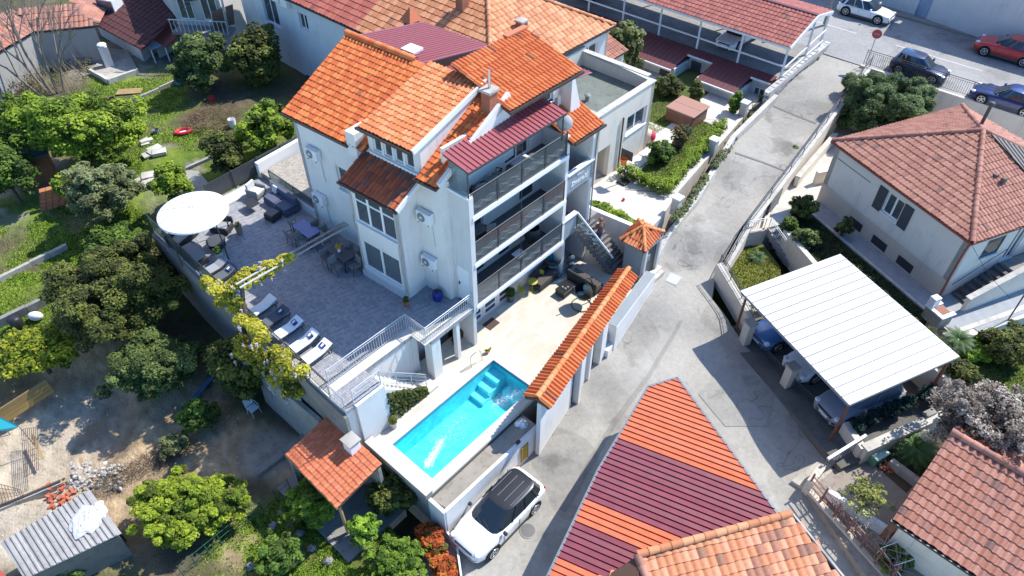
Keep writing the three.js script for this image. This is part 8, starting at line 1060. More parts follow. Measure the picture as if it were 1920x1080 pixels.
// dark hedge behind the carport and green netting strip in front of it
{ const t = thing('carport_hedge', 'dark clipped hedge between the white carport and the house path', 'hedge', F(CF, 27, 2.4, -14)), cl = []; for (let i = 0; i < 130; i++) cl.push({ c: F(CF, 26.95 + rr(-0.35, 0.4), 2.5 + rr(0, 0.6), rr(-18.4, -9.8)), r: 0.3, n: 90, tone: rr(0, 0.75) }); obj('foliage', foliage(cl, 0.08, PAL.dark), leafMat, t); }
{ const t = thing('hedge_screen', 'low blue-green hedge screen along the wall below the white carport', 'hedge', at(1690, 770, 1.7)), cl = []; for (let i = 0; i < 90; i++) { const k = rnd(), p = at(lerp(1602, 1790, k), lerp(802, 712, k), 1.8); cl.push({ c: p.add(V3(rr(-0.15, 0.15), rr(-0.25, 0.35), rr(-0.15, 0.15))), r: 0.22, n: 80, tone: rr(0, 0.7) }); } obj('foliage', foliage(cl, 0.06, [[0.012, 0.035, 0.03], [0.02, 0.055, 0.045], [0.03, 0.075, 0.055]]), leafMat, t); }
// cycads and palms: every frond a part
function cycad(name, label, p, H, L, n, pal) {
  const t = thing(name, label, 'palm', p); obj('trunk', bar(p.clone().add(V3(0, -0.1, 0)), p.clone().add(V3(0, H, 0)), 0.16, 0.13, 8), M.trunk, t);
  const mt = std(C(...pal), 0.6, { side: THREE.DoubleSide });
  for (let k = 0; k < n; k++) {
    const a = k * 2.39996, up = lerp(1.1, 0.1, k / n) + rr(-0.1, 0.1), T2 = [], c = V3(Math.cos(a), 0, Math.sin(a)), sd = V3(-c.z, 0, c.x), P = s => V3(p.x + c.x * L * s * Math.cos(up * (1 - s * 0.4)), p.y + H + L * (Math.sin(up) * s - 0.55 * s * s), p.z + c.z * L * s * Math.cos(up * (1 - s * 0.4)));
    for (let i = 1; i < 16; i++) { const s = i / 16, q = P(s), w = 0.26 * L * Math.sin(Math.PI * Math.min(1, s * 0.9 + 0.12)), f = P(Math.min(1, s + 0.05)); for (const d of [-1, 1]) T2.push(q, q.clone().addScaledVector(sd, d * w).add(V3(c.x * 0.1, -0.05, c.z * 0.1)), f); }
    obj('frond', triGeo(T2), mt, t);
  } return t;
}
cycad('cycad', 'cycad with arching dark green fronds beside the wall in the lower right yard', at(1710, 850, 0.8), 0.4, 1.2, 44, [0.07, 0.14, 0.03]); cycad('cycad', 'cycad palm by the far right corner of the white carport', at(1787, 652, 1.8), 0.55, 0.9, 36, [0.06, 0.12, 0.025]); cycad('yucca', 'small spiky plant in the middle of the small front lawn', at(1418, 485, 1.55), 0.15, 0.6, 22, [0.05, 0.11, 0.02]);
// bare tree and dry thicket at the upper left
{
  const t = thing('bare_tree', 'leafless grey tree with several tall stems at the upper left', 'tree', at(105, 172, 2.9)), G = [], grow = (a, d, L, r, k) => { const e = a.clone().addScaledVector(d, L); G.push(bar(a, e, r, r * 0.62, k > 2 ? 6 : 4)); if (k <= 0) return; const m = 3; for (let i = 0; i < m; i++) grow(a.clone().lerp(e, rr(0.6, 1)), d.clone().add(V3(rr(-0.5, 0.5), rr(-0.1, 0.35), rr(-0.5, 0.5))).normalize(), L * rr(0.55, 0.78), r * 0.58, k - 1); };
  for (const [dx, dz, L, r] of [[-0.25, 0.1, 3.2, 0.11], [0.12, 0.05, 3.4, 0.11], [-0.7, -0.1, 3.0, 0.1], [0.45, -0.15, 2.9, 0.1], [-1.1, 0.2, 2.6, 0.09]]) grow(t.position.clone().add(V3(dx, -0.2, dz)), V3(dx * 0.5, 1, dz * 0.5).normalize(), L, r, 5); obj('branches', G, M.bareBranch, t);
  const d = thing('dry_thicket', 'thicket of dry brown stems below the bare tree', 'bush', at(80, 150, 2.9)), Q = []; for (let i = 0; i < 420; i++) { const p = at(rr(-20, 165), rr(105, 185), 2.9); Q.push(bar(p, p.clone().add(V3(rr(-0.7, 0.7), rr(0.5, 1.9), rr(-0.7, 0.7))), 0.016, 0.005, 3)); } stuff(obj('stems', Q, std(C(0.3, 0.24, 0.16), 0.95), d)); const cl = []; for (let i = 0; i < 30; i++) cl.push({ c: at(rr(0, 165), rr(110, 180), 3.3), r: 0.5, n: 50, tone: rnd() }); obj('foliage', foliage(cl, 0.09, [[0.12, 0.1, 0.05], [0.08, 0.1, 0.04], [0.2, 0.15, 0.08]]), leafMat, d);
  const b = thing('brush_pile', 'heap of cut brown branches on the garden edge below the loquat tree', 'brush pile', at(400, 225, 3.3)), B = []; for (let i = 0; i < 700; i++) { const a = rr(0, 6.28), r = Math.sqrt(rnd()), p = at(400 + Math.cos(a) * r * 52, 225 + Math.sin(a) * r * 24, 3.3); p.y += (1 - r) * rr(0, 0.8); B.push(bar(p, p.clone().add(V3(rr(-0.6, 0.6), rr(-0.15, 0.35), rr(-0.6, 0.6))), 0.014, 0.006, 3)); } stuff(obj('twigs', B, std(C(0.2, 0.13, 0.085), 0.95), b));
  const tr = thing('trench_brush', 'dark strip of cut brushwood along the trench at the lower left', 'brush pile', at(260, 880, -0.5)), R = []; for (let i = 0; i < 800; i++) { const k = rnd(), p = at(lerp(185, 345, k) + rr(-22, 22), lerp(920, 838, k) + rr(-16, 16), hGard(at(260, 880, -0.5).x, at(260, 880, -0.5).z)); p.y += rr(0, 0.2); R.push(bar(p, p.clone().add(V3(rr(-0.35, 0.35), rr(-0.05, 0.25), rr(-0.35, 0.35))), 0.01, 0.005, 3)); } stuff(obj('twigs', R, std(C(0.14, 0.11, 0.085), 0.95), tr));
}
{ // grass blades over the green places: too many to count
  const blades = (name, label, n, spots, tone, hf) => { const T = new Float32Array(n * 9), N = new Float32Array(n * 9), K = new Float32Array(n * 9); let o = 0, guard = 0; while (o < n && guard++ < n * 12) { const q = at(...spots[Math.floor(rnd() * spots.length)].slice(0, 3)), R = 4.8, x = q.x + rr(-R, R), z = q.z + rr(-R, R); const d = mx(grassSpots, x, z); if (rnd() > d * d * (1.1 - sm(0, 0.2, fbm(x * 0.5, z * 0.5, 3, 8))) || mx(concSpots, x, z) > 0.4 || !inPoly(x, z, grassArea)) continue; const y = hf(x, z), a = rnd() * 6.28, h = rr(0.05, 0.17) * (0.6 + 0.8 * Math.abs(fbm(x, z, 2))), w = 0.022; T.set([x - Math.cos(a) * w, y - 0.02, z - Math.sin(a) * w, x + Math.cos(a) * w, y - 0.02, z + Math.sin(a) * w, x + rr(-0.09, 0.09), y + h, z + rr(-0.09, 0.09)], o * 9); const t = tone[Math.floor(rnd() * tone.length)], k = rr(0.7, 1.25); for (let i = 0; i < 3; i++) { N.set([rr(-0.3, 0.3), 1, rr(-0.3, 0.3)], o * 9 + 3 * i); K.set(t.map(v => v * k), o * 9 + 3 * i); } o++; }
    const g = new THREE.BufferGeometry(); g.setAttribute('position', new THREE.BufferAttribute(T.slice(0, o * 9), 3)); g.setAttribute('normal', new THREE.BufferAttribute(N.slice(0, o * 9), 3)); g.setAttribute('color', new THREE.BufferAttribute(K.slice(0, o * 9), 3)); g.setAttribute('uv', new THREE.BufferAttribute(new Float32Array(o * 6), 2)); tag(obj(name, g, leafMat), label, 'grass', null, 'stuff'); };
  const grassArea = [[-46, -70], [-13, -48], [-12.3, -35.6], [-16.2, -31.2], [-19.2, -29], [-7.9, -17.6], [-3.1, -12.2], [-3.6, -9], [-40, -9]];
  blades('grass', 'rough bright grass over the left gardens', 90000, [[120, 500, 1], [30, 560, 1], [60, 430, 1], [230, 270, 3], [330, 300, 3], [420, 310, 3.4], [210, 420, 1.5], [270, 190, 3], [230, 150, 3], [480, 1040, -0.3], [560, 1050, 0], [640, 1020, 0], [720, 1060, 0], [520, 250, 3.6], [430, 1075, -0.4]], [[0.24, 0.42, 0.035], [0.32, 0.52, 0.045], [0.16, 0.32, 0.03], [0.44, 0.5, 0.1]], bumpy);
  const lawnB = (name, label, n, poly, y, tone) => { const xs = poly.map(p => p.x), zs = poly.map(p => p.z), P = XZ(poly), G = []; const T = [], K = []; for (let i = 0; i < n; i++) { const x = rr(Math.min(...xs), Math.max(...xs)), z = rr(Math.min(...zs), Math.max(...zs)); if (!inPoly(x, z, P)) continue; const a = rnd() * 6.28, w = 0.018; T.push(x - Math.cos(a) * w, y, z - Math.sin(a) * w, x + Math.cos(a) * w, y, z + Math.sin(a) * w, x + rr(-0.05, 0.05), y + rr(0.04, 0.13), z + rr(-0.05, 0.05)); const t = tone[Math.floor(rnd() * tone.length)], k = rr(0.7, 1.2) * (1 + 0.5 * fbm(x, z, 2)); for (let q = 0; q < 3; q++) K.push(...t.map(v => v * k)); } const g = new THREE.BufferGeometry(); g.setAttribute('position', new THREE.Float32BufferAttribute(T, 3)); g.setAttribute('normal', new THREE.Float32BufferAttribute(T.map((_, i) => i % 3 === 1 ? 1 : 0), 3)); g.setAttribute('color', new THREE.Float32BufferAttribute(K, 3)); g.setAttribute('uv', new THREE.Float32BufferAttribute(new Array(T.length / 3 * 2).fill(0), 2)); tag(obj(name, g, leafMat), label, 'grass', null, 'stuff'); };
  const tn2 = [[0.2, 0.28, 0.03], [0.28, 0.32, 0.04], [0.15, 0.22, 0.03]];
  lawnB('grass', 'mown grass inside the L-shaped hedge', 26000, [V(31, 0, -15.9), V(31, 0, -18.1), V(39, 0, -18.6), V(39, 0, -16.8)], YP, tn2); lawnB('grass', 'grass around the hot tub and slide', 22000, [V(34.2, 0, -19.6), V(34.2, 0, -24), V(41, 0, -24), V(41, 0, -19.6)], YP, tn2); lawnB('grass', 'grass of the small front lawn at the lane bend', 16000, [at(1395, 450, 1.55), at(1352, 525, 1.55), at(1395, 590, 1.55), at(1470, 555, 1.55), at(1462, 500, 1.55)], 1.55, [[0.26, 0.3, 0.04], [0.36, 0.33, 0.07], [0.17, 0.23, 0.03]]); lawnB('grass', 'grass of the right lawn below the paved path', 22000, [at(1762, 640, 1.7), at(1812, 620, 1.7), at(1960, 570, 1.7), at(1960, 720, 1.7), at(1765, 770, 1.7)], 1.7, tn2); lawnB('grass', 'dark grass of the garden bed beside the hipped house', 26000, [at(1474, 440, 2.4), at(1484, 414, 2.4), F(RF, 28.7, 0, -22.8), F(RF, 28.7, 0, -14.5), F(RF, 26.6, 0, -14.5), F(RF, 26.6, 0, -18.2), at(1534, 506, 2.4)], 2.4, [[0.04, 0.07, 0.015], [0.06, 0.09, 0.02]]);
}
// ---------- left gardens: sheds, walls, clutter, houses at the top left ----------
const gy = (x, y, g) => { let h = g; for (let i = 0; i < 5; i++) { const p = at(x, y, h); h = hGard(p.x, p.z); } return h; };
const onG = (x, y, d = 0) => { const h = gy(x, y, 1); return at(x, y, h + d).setY(h + d); };
{
  const s = thing('tiled_shed', 'small open shed with an orange-brown tile roof against the pool wall', 'shed', V(7.2, 0, -16.5)), e = [at(535, 852, 2.65), at(632, 952, 2.65), at(715, 868, 3.1), at(618, 778, 3.1)];
  tileRoof(s, e, 'shed', { tw: 0.2, tl: 0.23, h: 0.03, tones: [[0.62, 0.18, 0.075], [0.56, 0.155, 0.065], [0.66, 0.2, 0.09]], board: deckWood, indiv: 150, flat: 1 });
  for (const t of [0.06, 0.5, 0.94]) { const q = mid(e[0].clone().lerp(e[1], t), e[3].clone().lerp(e[2], t), 0.08); obj('post', beam(q.clone().setY(-0.4), q.clone().setY(2.55), 0.1, 0.1), M.paleWood, s); } obj('back_wall', wallSeg(mid(e[3], e[0], 0.06), mid(e[2], e[1], 0.06), 0.15, -0.4, 2.85), M.conc, s); obj('gutter', beam(e[0].clone().add(V3(0, -0.08, 0)), e[1].clone().add(V3(0, -0.08, 0)), 0.08, 0.1), M.paleWood, s); obj('side_wall', wallSeg(mid(e[0], e[1], 0.05), mid(e[3], e[2], 0.05), 0.12, -0.4, 2.4), M.conc, s);
  const cq = at(662, 842, 3.0), CM = frame(48, cq.x, cq.z), c = obj('chimney', bx(CM, -0.24, 0.24, 2.6, 3.5, -0.26, 0.26), M.whiteClean, s); obj('chimney_cap', [bx(CM, -0.3, 0.3, 3.65, 3.71, -0.32, 0.32), bx(CM, -0.24, -0.17, 3.5, 3.65, -0.26, 0.26), bx(CM, 0.17, 0.24, 3.5, 3.65, -0.26, 0.26)], M.lightConc, c);
  struct('shed_pad', bx(VF, 5.2, 8.3, -0.5, 0.06, -18.6, -13.6), M.conc);
  const w = thing('garden_rubble_wall', 'old plastered rubble wall below the terrace at the white chair', 'wall', V(7.6, 0, -20)); obj('wall', hexa([V(7.55, -0.4, -23), V(7.95, -0.4, -23), V(7.95, -0.4, -18.2), V(7.55, -0.4, -18.2)].reverse(), [V(7.75, 2.4, -23), V(7.95, 2.4, -23), V(7.95, 2.7, -18.2), V(7.75, 2.7, -18.2)].reverse()), M.lightConc, w);
  const ch = thing('plastic_chair', 'white plastic garden chair standing in the shade below the terrace', 'chair', onG(478, 775), 0.9); chairGeo(ch, M.whiteClean, M.whiteClean);
  const bs = thing('blue_sheeting', 'folded blue plastic sheeting leaning in the shade under the evergreen trees', 'sheeting', onG(384, 730), 1.2); for (let k = 0; k < 5; k++) obj('fold', rbx(null, -0.9, 0.9, 0.02 + k * 0.07, 0.08 + k * 0.07, -0.22 + k * 0.05, 0.02 + k * 0.05, 0.025), std(C(0.1, 0.17, 0.32), 0.5), bs);
}
{ // grey corrugated shed with foam-patched roof
  const s = thing('corrugated_shed', 'weathered grey corrugated shed with a white foam patch on its roof', 'shed', at(110, 1010, -0.8)), h = 1.3, P = [at(0, 1018, h), at(46, 1086, h - 0.1), at(228, 1000, h + 0.1), at(168, 918, h + 0.2)];
  const g = [0.44, 0.39, 0.48].map(k => std(C(k, k * 0.97, k * 0.93), 0.85, { map: dirtTex })); sheetRoof(s, [P[1], P[2], P[3], P[0]], P[3].clone().sub(P[2]), 0.2, i => g[i % 3], { ribH: 0.06, ribW: 0.13, name: 'roof_sheet' });
  const f = new THREE.SphereGeometry(1, 40, 20, 0, 6.283, 0, Math.PI / 2), q = f.attributes.position, c = at(163, 975, h + 0.12); for (let i = 0; i < q.count; i++) { const v = V3().fromBufferAttribute(q, i), k = 0.82 + 0.45 * fbm(v.x * 2.2, v.z * 2.2, 4); q.setXYZ(i, c.x + v.x * 0.8 * k, c.y + v.y * 0.2 * (0.7 + 0.6 * fbm(v.x * 8, v.z * 8, 2)), c.z + v.z * 0.95 * k); } f.computeVertexNormals(); obj('foam_patch', f, std(C(0.5, 0.5, 0.5), 0.9), s);
  obj('wall', prism(P.map(p => V3(lerp(p.x, P[0].x * 0.5 + P[2].x * 0.5, 0.08), 0, lerp(p.z, P[0].z * 0.5 + P[2].z * 0.5, 0.08))), -1.4, h - 0.12), M.darkConc, s); const A = at(170, 1048, -0.2), B = at(226, 1002, 0.1); for (let k = 0; k < 9; k++) { const a = A.clone().lerp(B, k / 8); obj('slat', beam(a.clone().setY(-0.7), a.clone().setY(0.75), 0.03, 0.09), std(C(0.02, 0.09, 0.06), 0.6), s); }
  tag(obj('corner_roof', hexa([at(-30, 1040, 0.4), at(22, 1090, 0.4), at(-10, 1120, 0.4), at(-60, 1070, 0.4)], [at(-30, 1040, 0.6), at(22, 1090, 0.6), at(-10, 1120, 0.6), at(-60, 1070, 0.6)]), std(C(0.42, 0.07, 0.05), 0.6)), 'corner of a red painted roof at the very bottom left', 'roof');
}
{ // building plot: rubble, bricks, rebar, planks, tarpaulin
  const st = [0.36, 0.44, 0.5].map(k => std(C(k, k * 0.96, k * 0.9), 0.95)), stone = new THREE.DodecahedronGeometry(0.085, 0), ru = thing('rubble_heap', 'heap of broken pale stones at the edge of the building plot', 'rubble', onG(200, 895)); for (let i = 0; i < 130; i++) { const p = onG(rr(130, 232), rr(868, 918), rr(0, 0.15)).sub(ru.wb), m = new THREE.Mesh(stone, st[i % 3]); m.name = 'stone'; m.position.copy(p); m.rotation.set(rr(0, 6), rr(0, 6), rr(0, 6)); m.scale.set(rr(0.6, 1.5), rr(0.4, 0.9), rr(0.6, 1.3)); m.castShadow = m.receiveShadow = true; ru.add(m); }
  const br = thing('brick_rubble', 'scatter of broken red bricks beside the corrugated shed', 'bricks', onG(112, 930)), bg = new THREE.BoxGeometry(0.22, 0.09, 0.11), bm = [std(C(0.48, 0.14, 0.07), 0.9), std(C(0.4, 0.11, 0.06), 0.9)]; for (let i = 0; i < 46; i++) { const m = new THREE.Mesh(bg, bm[i % 2]); m.name = 'brick'; m.position.copy(onG(rr(88, 140), rr(908, 952), rr(0.02, 0.14)).sub(br.wb)); m.rotation.set(rr(-0.4, 0.4), rr(0, 6), rr(-0.5, 0.5)); m.castShadow = m.receiveShadow = true; br.add(m); }
  const mesh = (lab, c4) => { const t = thing('rebar_mesh', lab, 'rebar mesh', onG(...c4[0])), P = c4.map(([x, y]) => onG(x, y, 0.35)), Q = (a, b) => P[0].clone().lerp(P[1], a).lerp(P[3].clone().lerp(P[2], a), b); for (let i = 0; i <= 8; i++) { obj('bar', bar(Q(i / 8, 0), Q(i / 8, 1), 0.012, 0.012, 4), std(C(0.09, 0.06, 0.05), 0.8), t); if (i <= 4) obj('bar', bar(Q(0, i / 4), Q(1, i / 4), 0.012, 0.012, 4), std(C(0.09, 0.06, 0.05), 0.8), t); } };
  mesh('rusty rebar mesh lying across the pit of the building plot', [[40, 805], [70, 800], [72, 880], [46, 895]]); mesh('grey rebar mesh at the left edge of the building plot', [[-10, 905], [38, 918], [46, 930], [0, 945]]);
  const pk = thing('plank_wall', 'yellow-brown plank shuttering along the upper edge of the building plot', 'shuttering', onG(60, 770)); const a = onG(10, 795), b = onG(102, 735); for (let k = 0; k < 4; k++) obj('plank', wallSeg(a, b, 0.05, a.y + 0.04 + k * 0.24, a.y + 0.26 + k * 0.24, b.y + 0.04 + k * 0.24, b.y + 0.26 + k * 0.24), std(C(0.42 - k * 0.03, 0.28 - k * 0.02, 0.09), 0.8, { map: grainTex }), pk);
  const tp = thing('tarpaulin', 'bright teal tarpaulin draped over a frame at the left edge', 'tarpaulin', onG(10, 800)); const tc = [at(-15, 775, 0.9), at(36, 800, 0.8), at(20, 808, 0.5), at(-15, 808, 0.6)]; obj('sheet', hexa(tc, tc.map(p => p.clone().add(V3(0, 0.04, 0)))), std(C(0.03, 0.38, 0.42), 0.5), tp); obj('leg', tc.slice(0, 2).map(p => bar(p.clone().setY(-1), p, 0.02)), M.midGrey, tp);
  const kb = thing('site_kerb', 'rusty pipe and concrete edge below the building plot', 'kerb', onG(60, 950)); const k0 = onG(-10, 960), k1 = onG(118, 906); obj('kerb', wallSeg(k0, k1, 0.2, k0.y - 0.2, k0.y + 0.15, k1.y - 0.2, k1.y + 0.15), M.lightConc, kb); obj('pipe', bar(k0.clone().add(V3(0, 0.25, 0)), k1.clone().add(V3(0, 0.25, 0)), 0.05), std(C(0.12, 0.08, 0.06), 0.7), kb);
  const bt = []; for (let i = 0; i < 1100; i++) { const p = onG(rr(0, 470), rr(700, 1010), 0.01); if (mx(dirtSpots, p.x, p.z) < 0.3 && mx(paleSpots, p.x, p.z) < 0.3) continue; const g = new THREE.TetrahedronGeometry(rr(0.02, 0.07)); g.scale(1, 0.6, 1); g.rotateY(rr(0, 6)); g.translate(p.x, bumpy(p.x, p.z), p.z); bt.push(tint(g, [rr(0.3, 0.6), rr(0.26, 0.5), rr(0.2, 0.4)])); } tag(obj('pebbles', bt, std(C(1, 1, 1), 0.95, { vertexColors: true })), 'loose stones and clods over the sandy building plot', 'stones', null, 'stuff');
  const ld = thing('plank_stack', 'loose planks lying on the sandy ground of the building plot', 'planks', onG(200, 800)); for (const [x0, y0, x1, y1] of [[150, 858, 158, 885], [205, 805, 222, 818], [60, 815, 80, 860], [330, 838, 352, 800]]) obj('plank', beam(onG(x0, y0, 0.08), onG(x1, y1, 0.08), 0.14, 0.03), M.paleWood, ld);
}
const gw = (name, label, cat, pts, h, th, mat) => { const t = thing(name, label, cat, onG(...pts[0])); for (let i = 0; i + 1 < pts.length; i++) { const a = onG(...pts[i]), b = onG(...pts[i + 1]), n = Math.max(1, Math.round(a.distanceTo(b) / 1.2)); for (let k = 0; k < n; k++) { const p = a.clone().lerp(b, k / n), q = a.clone().lerp(b, (k + 0.985) / n), d = rr(-0.03, 0.03); obj('block', wallSeg(p, q, th, p.y - 0.5, p.y + h + d, q.y - 0.5, q.y + h + d), mat, t); } } return t; };
gw('terrace_edging', 'pale stone edging between the two grass plots at the left edge', 'edging', [[0, 528], [60, 498], [128, 464]], 0.3, 0.22, M.lightConc); gw('terrace_edging', 'low stone wall at the foot of the lower grass plot at the left edge', 'wall', [[0, 612], [55, 585], [105, 560]], 0.45, 0.25, M.conc); gw('garden_edging', 'pale block wall around the little yard with the white pillar', 'wall', [[172, 138], [205, 158], [262, 138]], 0.4, 0.2, M.stoneWhite); gw('garden_edging', 'row of timber sleepers along the small vegetable bed', 'edging', [[182, 192], [215, 184]], 0.2, 0.15, M.wood); gw('garden_edging', 'long low edging below the vegetable bed in the upper left garden', 'edging', [[240, 196], [330, 156]], 0.25, 0.14, M.lightConc); gw('path_edging', 'concrete edging running from the brush pile to the garden path', 'edging', [[350, 318], [400, 296]], 0.15, 0.2, M.lightConc); gw('garden_step_wall', 'low concrete path wall between the sandy ground and the tiled shed', 'wall', [[480, 892], [585, 815]], 0.25, 0.35, M.conc);
struct('garden_path', gridSheet(XZ([[345, 318], [372, 322], [410, 368], [392, 374], [360, 372], [350, 345]].map(p => onG(...p))), (x, z) => bumpy(x, z) + 0.06, 0.3), M.lightConc);
{
  const sl = (name, lab, n, x0, y0, x1, y1, s) => { const t = thing(name, lab, 'slabs', onG((x0 + x1) / 2, (y0 + y1) / 2)); for (let i = 0; i < n; i++) { const p = onG(rr(x0, x1), rr(y0, y1)); obj('slab', rbx(frame(rr(20, 60), p.x, p.z), -s, s, p.y + 0.04, p.y + 0.14 + (i % 3) * 0.06, -s * 0.7, s * 0.7, 0.01, 1), M.stoneWhite, t); } };
  sl('slab_stack', 'pale concrete slabs stacked on the grass beyond the gazebo', 5, 275, 278, 310, 292, 0.42); sl('slab_stack', 'few pale slabs lying at the edge of the upper grass', 4, 265, 264, 282, 272, 0.25); sl('stone_slabs', 'jumbled white stone slabs left of the gazebo bush', 6, 272, 328, 298, 358, 0.5);
  const bk = thing('brick_stack', 'stack of orange hollow bricks at the left garden plot', 'bricks', onG(112, 385), 0.5); for (let r = 0; r < 5; r++) for (let i = 0; i < 6 - r; i++) obj('brick', rbx(null, -1 + i * 0.34 + r * 0.1, -0.68 + i * 0.34 + r * 0.1, r * 0.26, r * 0.26 + 0.25, -0.2, 0.2, 0.015, 1), std(C(rr(0.42, 0.52), rr(0.14, 0.19), 0.08), 0.85), bk);
  const sh = thing('garden_hut', 'small orange-brown hut with a slate-blue flat roof under the big green tree', 'hut', onG(72, 335), 0.55); obj('wall', rbx(null, -1.1, 1.1, 0, 1.9, -0.9, 0.9, 0.02), std(C(0.3, 0.13, 0.06), 0.85, { map: grainTex }), sh); obj('roof', rbx(null, -1.3, 1.3, 1.9, 2.02, -1.15, 1.05, 0.03), std(C(0.07, 0.12, 0.17), 0.6), sh); obj('door', bx(null, -0.3, 0.4, 0.02, 1.6, 0.9, 0.93), M.wood, sh);
  const rd = thing('inflatable', 'red and white inflatable lying on the grass near the brush pile', 'inflatable', onG(345, 250), 0.4); obj('tube', new THREE.TorusGeometry(0.36, 0.12, 8, 24).rotateX(Math.PI / 2).scale(1.3, 1, 0.8).translate(0, 0.15, 0), std(C(0.55, 0.03, 0.035), 0.4), rd); obj('floor', lathe([[0.36, 0.1], [0, 0.1]], ORG, 18), M.whiteClean, rd);
  const tub = (name, lab, x, y, m, r, h) => { const p = onG(x, y), t = thing(name, lab, 'bucket', p); obj('tub', lathe([[r * 0.8, 0], [r, h], [r * 0.92, h], [r * 0.76, 0.04], [0, 0.04]], p), m, t); };
  tub('bucket', 'light blue tub on the garden wall below the loquat tree', 337, 157, std(C(0.15, 0.4, 0.5), 0.5), 0.3, 0.4); tub('bucket', 'red bucket in the shade under the loquat tree', 399, 190, std(C(0.5, 0.04, 0.05), 0.5), 0.25, 0.35); tub('bucket', 'white tub standing beside the dark rounded shrub', 438, 238, M.whiteClean, 0.25, 0.6); tub('bucket', 'grey bucket at the foot of the grass by the slabs', 294, 250, M.midGrey, 0.22, 0.3);
  const bd = thing('wooden_board', 'pale yellow board lying in the upper left vegetable bed', 'board', onG(243, 173), 0.15); for (let k = 0; k < 4; k++) obj('plank', rbx(null, -0.85, 0.85, 0.05, 0.1, -0.38 + k * 0.195, -0.2 + k * 0.195, 0.01, 1), M.paleWood, bd);
  const bag = thing('white_bag', 'white sack and dark bin beside the low wall at the left edge', 'sack', onG(70, 598)); const p = bag.position; obj('sack', sph(p.clone().add(V3(0, 0.22, 0)), 0.4, 0.26, 0.24, 14, 10), M.whiteClean, bag); obj('bin', lathe([[0.28, 0], [0.34, 0.55], [0, 0.58]], p.clone().add(V3(-0.75, 0, 0.5))), M.black, bag);
  const pl = thing('white_pillar', 'white rendered pillar with a lamp cap in the small upper left yard', 'pillar', onG(207, 125)); const q = pl.position; obj('shaft', bx(frame(30, q.x, q.z), -0.3, 0.3, q.y, q.y + 1.6, -0.3, 0.3), M.white, pl); obj('cap', sph(q.clone().add(V3(0, 1.7, 0)), 0.34, 0.16), M.whiteClean, pl); struct('small_yard', gridSheet(XZ([[172, 138], [205, 158], [262, 138], [240, 96], [200, 92]].map(p => onG(...p))), (x, z) => hGard(x, z) + 0.1, 0.4), M.lightConc);
  const fn = thing('wire_fence', 'low green wire fence on thin posts crossing the lower left garden', 'fence', onG(440, 1000)); const pts = [[345, 1080], [440, 1002], [545, 918]].map(p => onG(...p)); for (let i = 0; i < 2; i++) { const a = pts[i], b = pts[i + 1]; for (let k = 0; k < 5; k++) { const s = a.clone().lerp(b, k / 4); obj('post', bar(s, s.clone().add(V3(0, 0.9, 0)), 0.02), std(C(0.03, 0.1, 0.07), 0.6), fn); } for (const h of [0.15, 0.5, 0.85]) obj('wire', bar(a.clone().add(V3(0, h, 0)), b.clone().add(V3(0, h, 0)), 0.014, 0.014, 4), std(C(0.03, 0.12, 0.08), 0.6), fn); }
  for (let i = 0; i < 7; i++) { const [x, y] = [[585, 1028], [615, 1052], [563, 1000], [512, 985], [530, 960], [620, 1010], [470, 1062]][i]; const c = onG(x, y, 0.05); const g = new THREE.IcosahedronGeometry(0.17, 1), v = g.attributes.position; for (let k = 0; k < v.count; k++) { const n = 0.8 + 0.5 * hash(k, i); v.setXYZ(k, v.getX(k) * n * 1.2, v.getY(k) * n * 0.7, v.getZ(k) * n); } g.translate(c.x, c.y, c.z); tag(obj('garden_rock', g, M.conc), 'pale rock lying in the lower garden grass', 'rock', 'pale rocks in the lower garden grass'); }
}
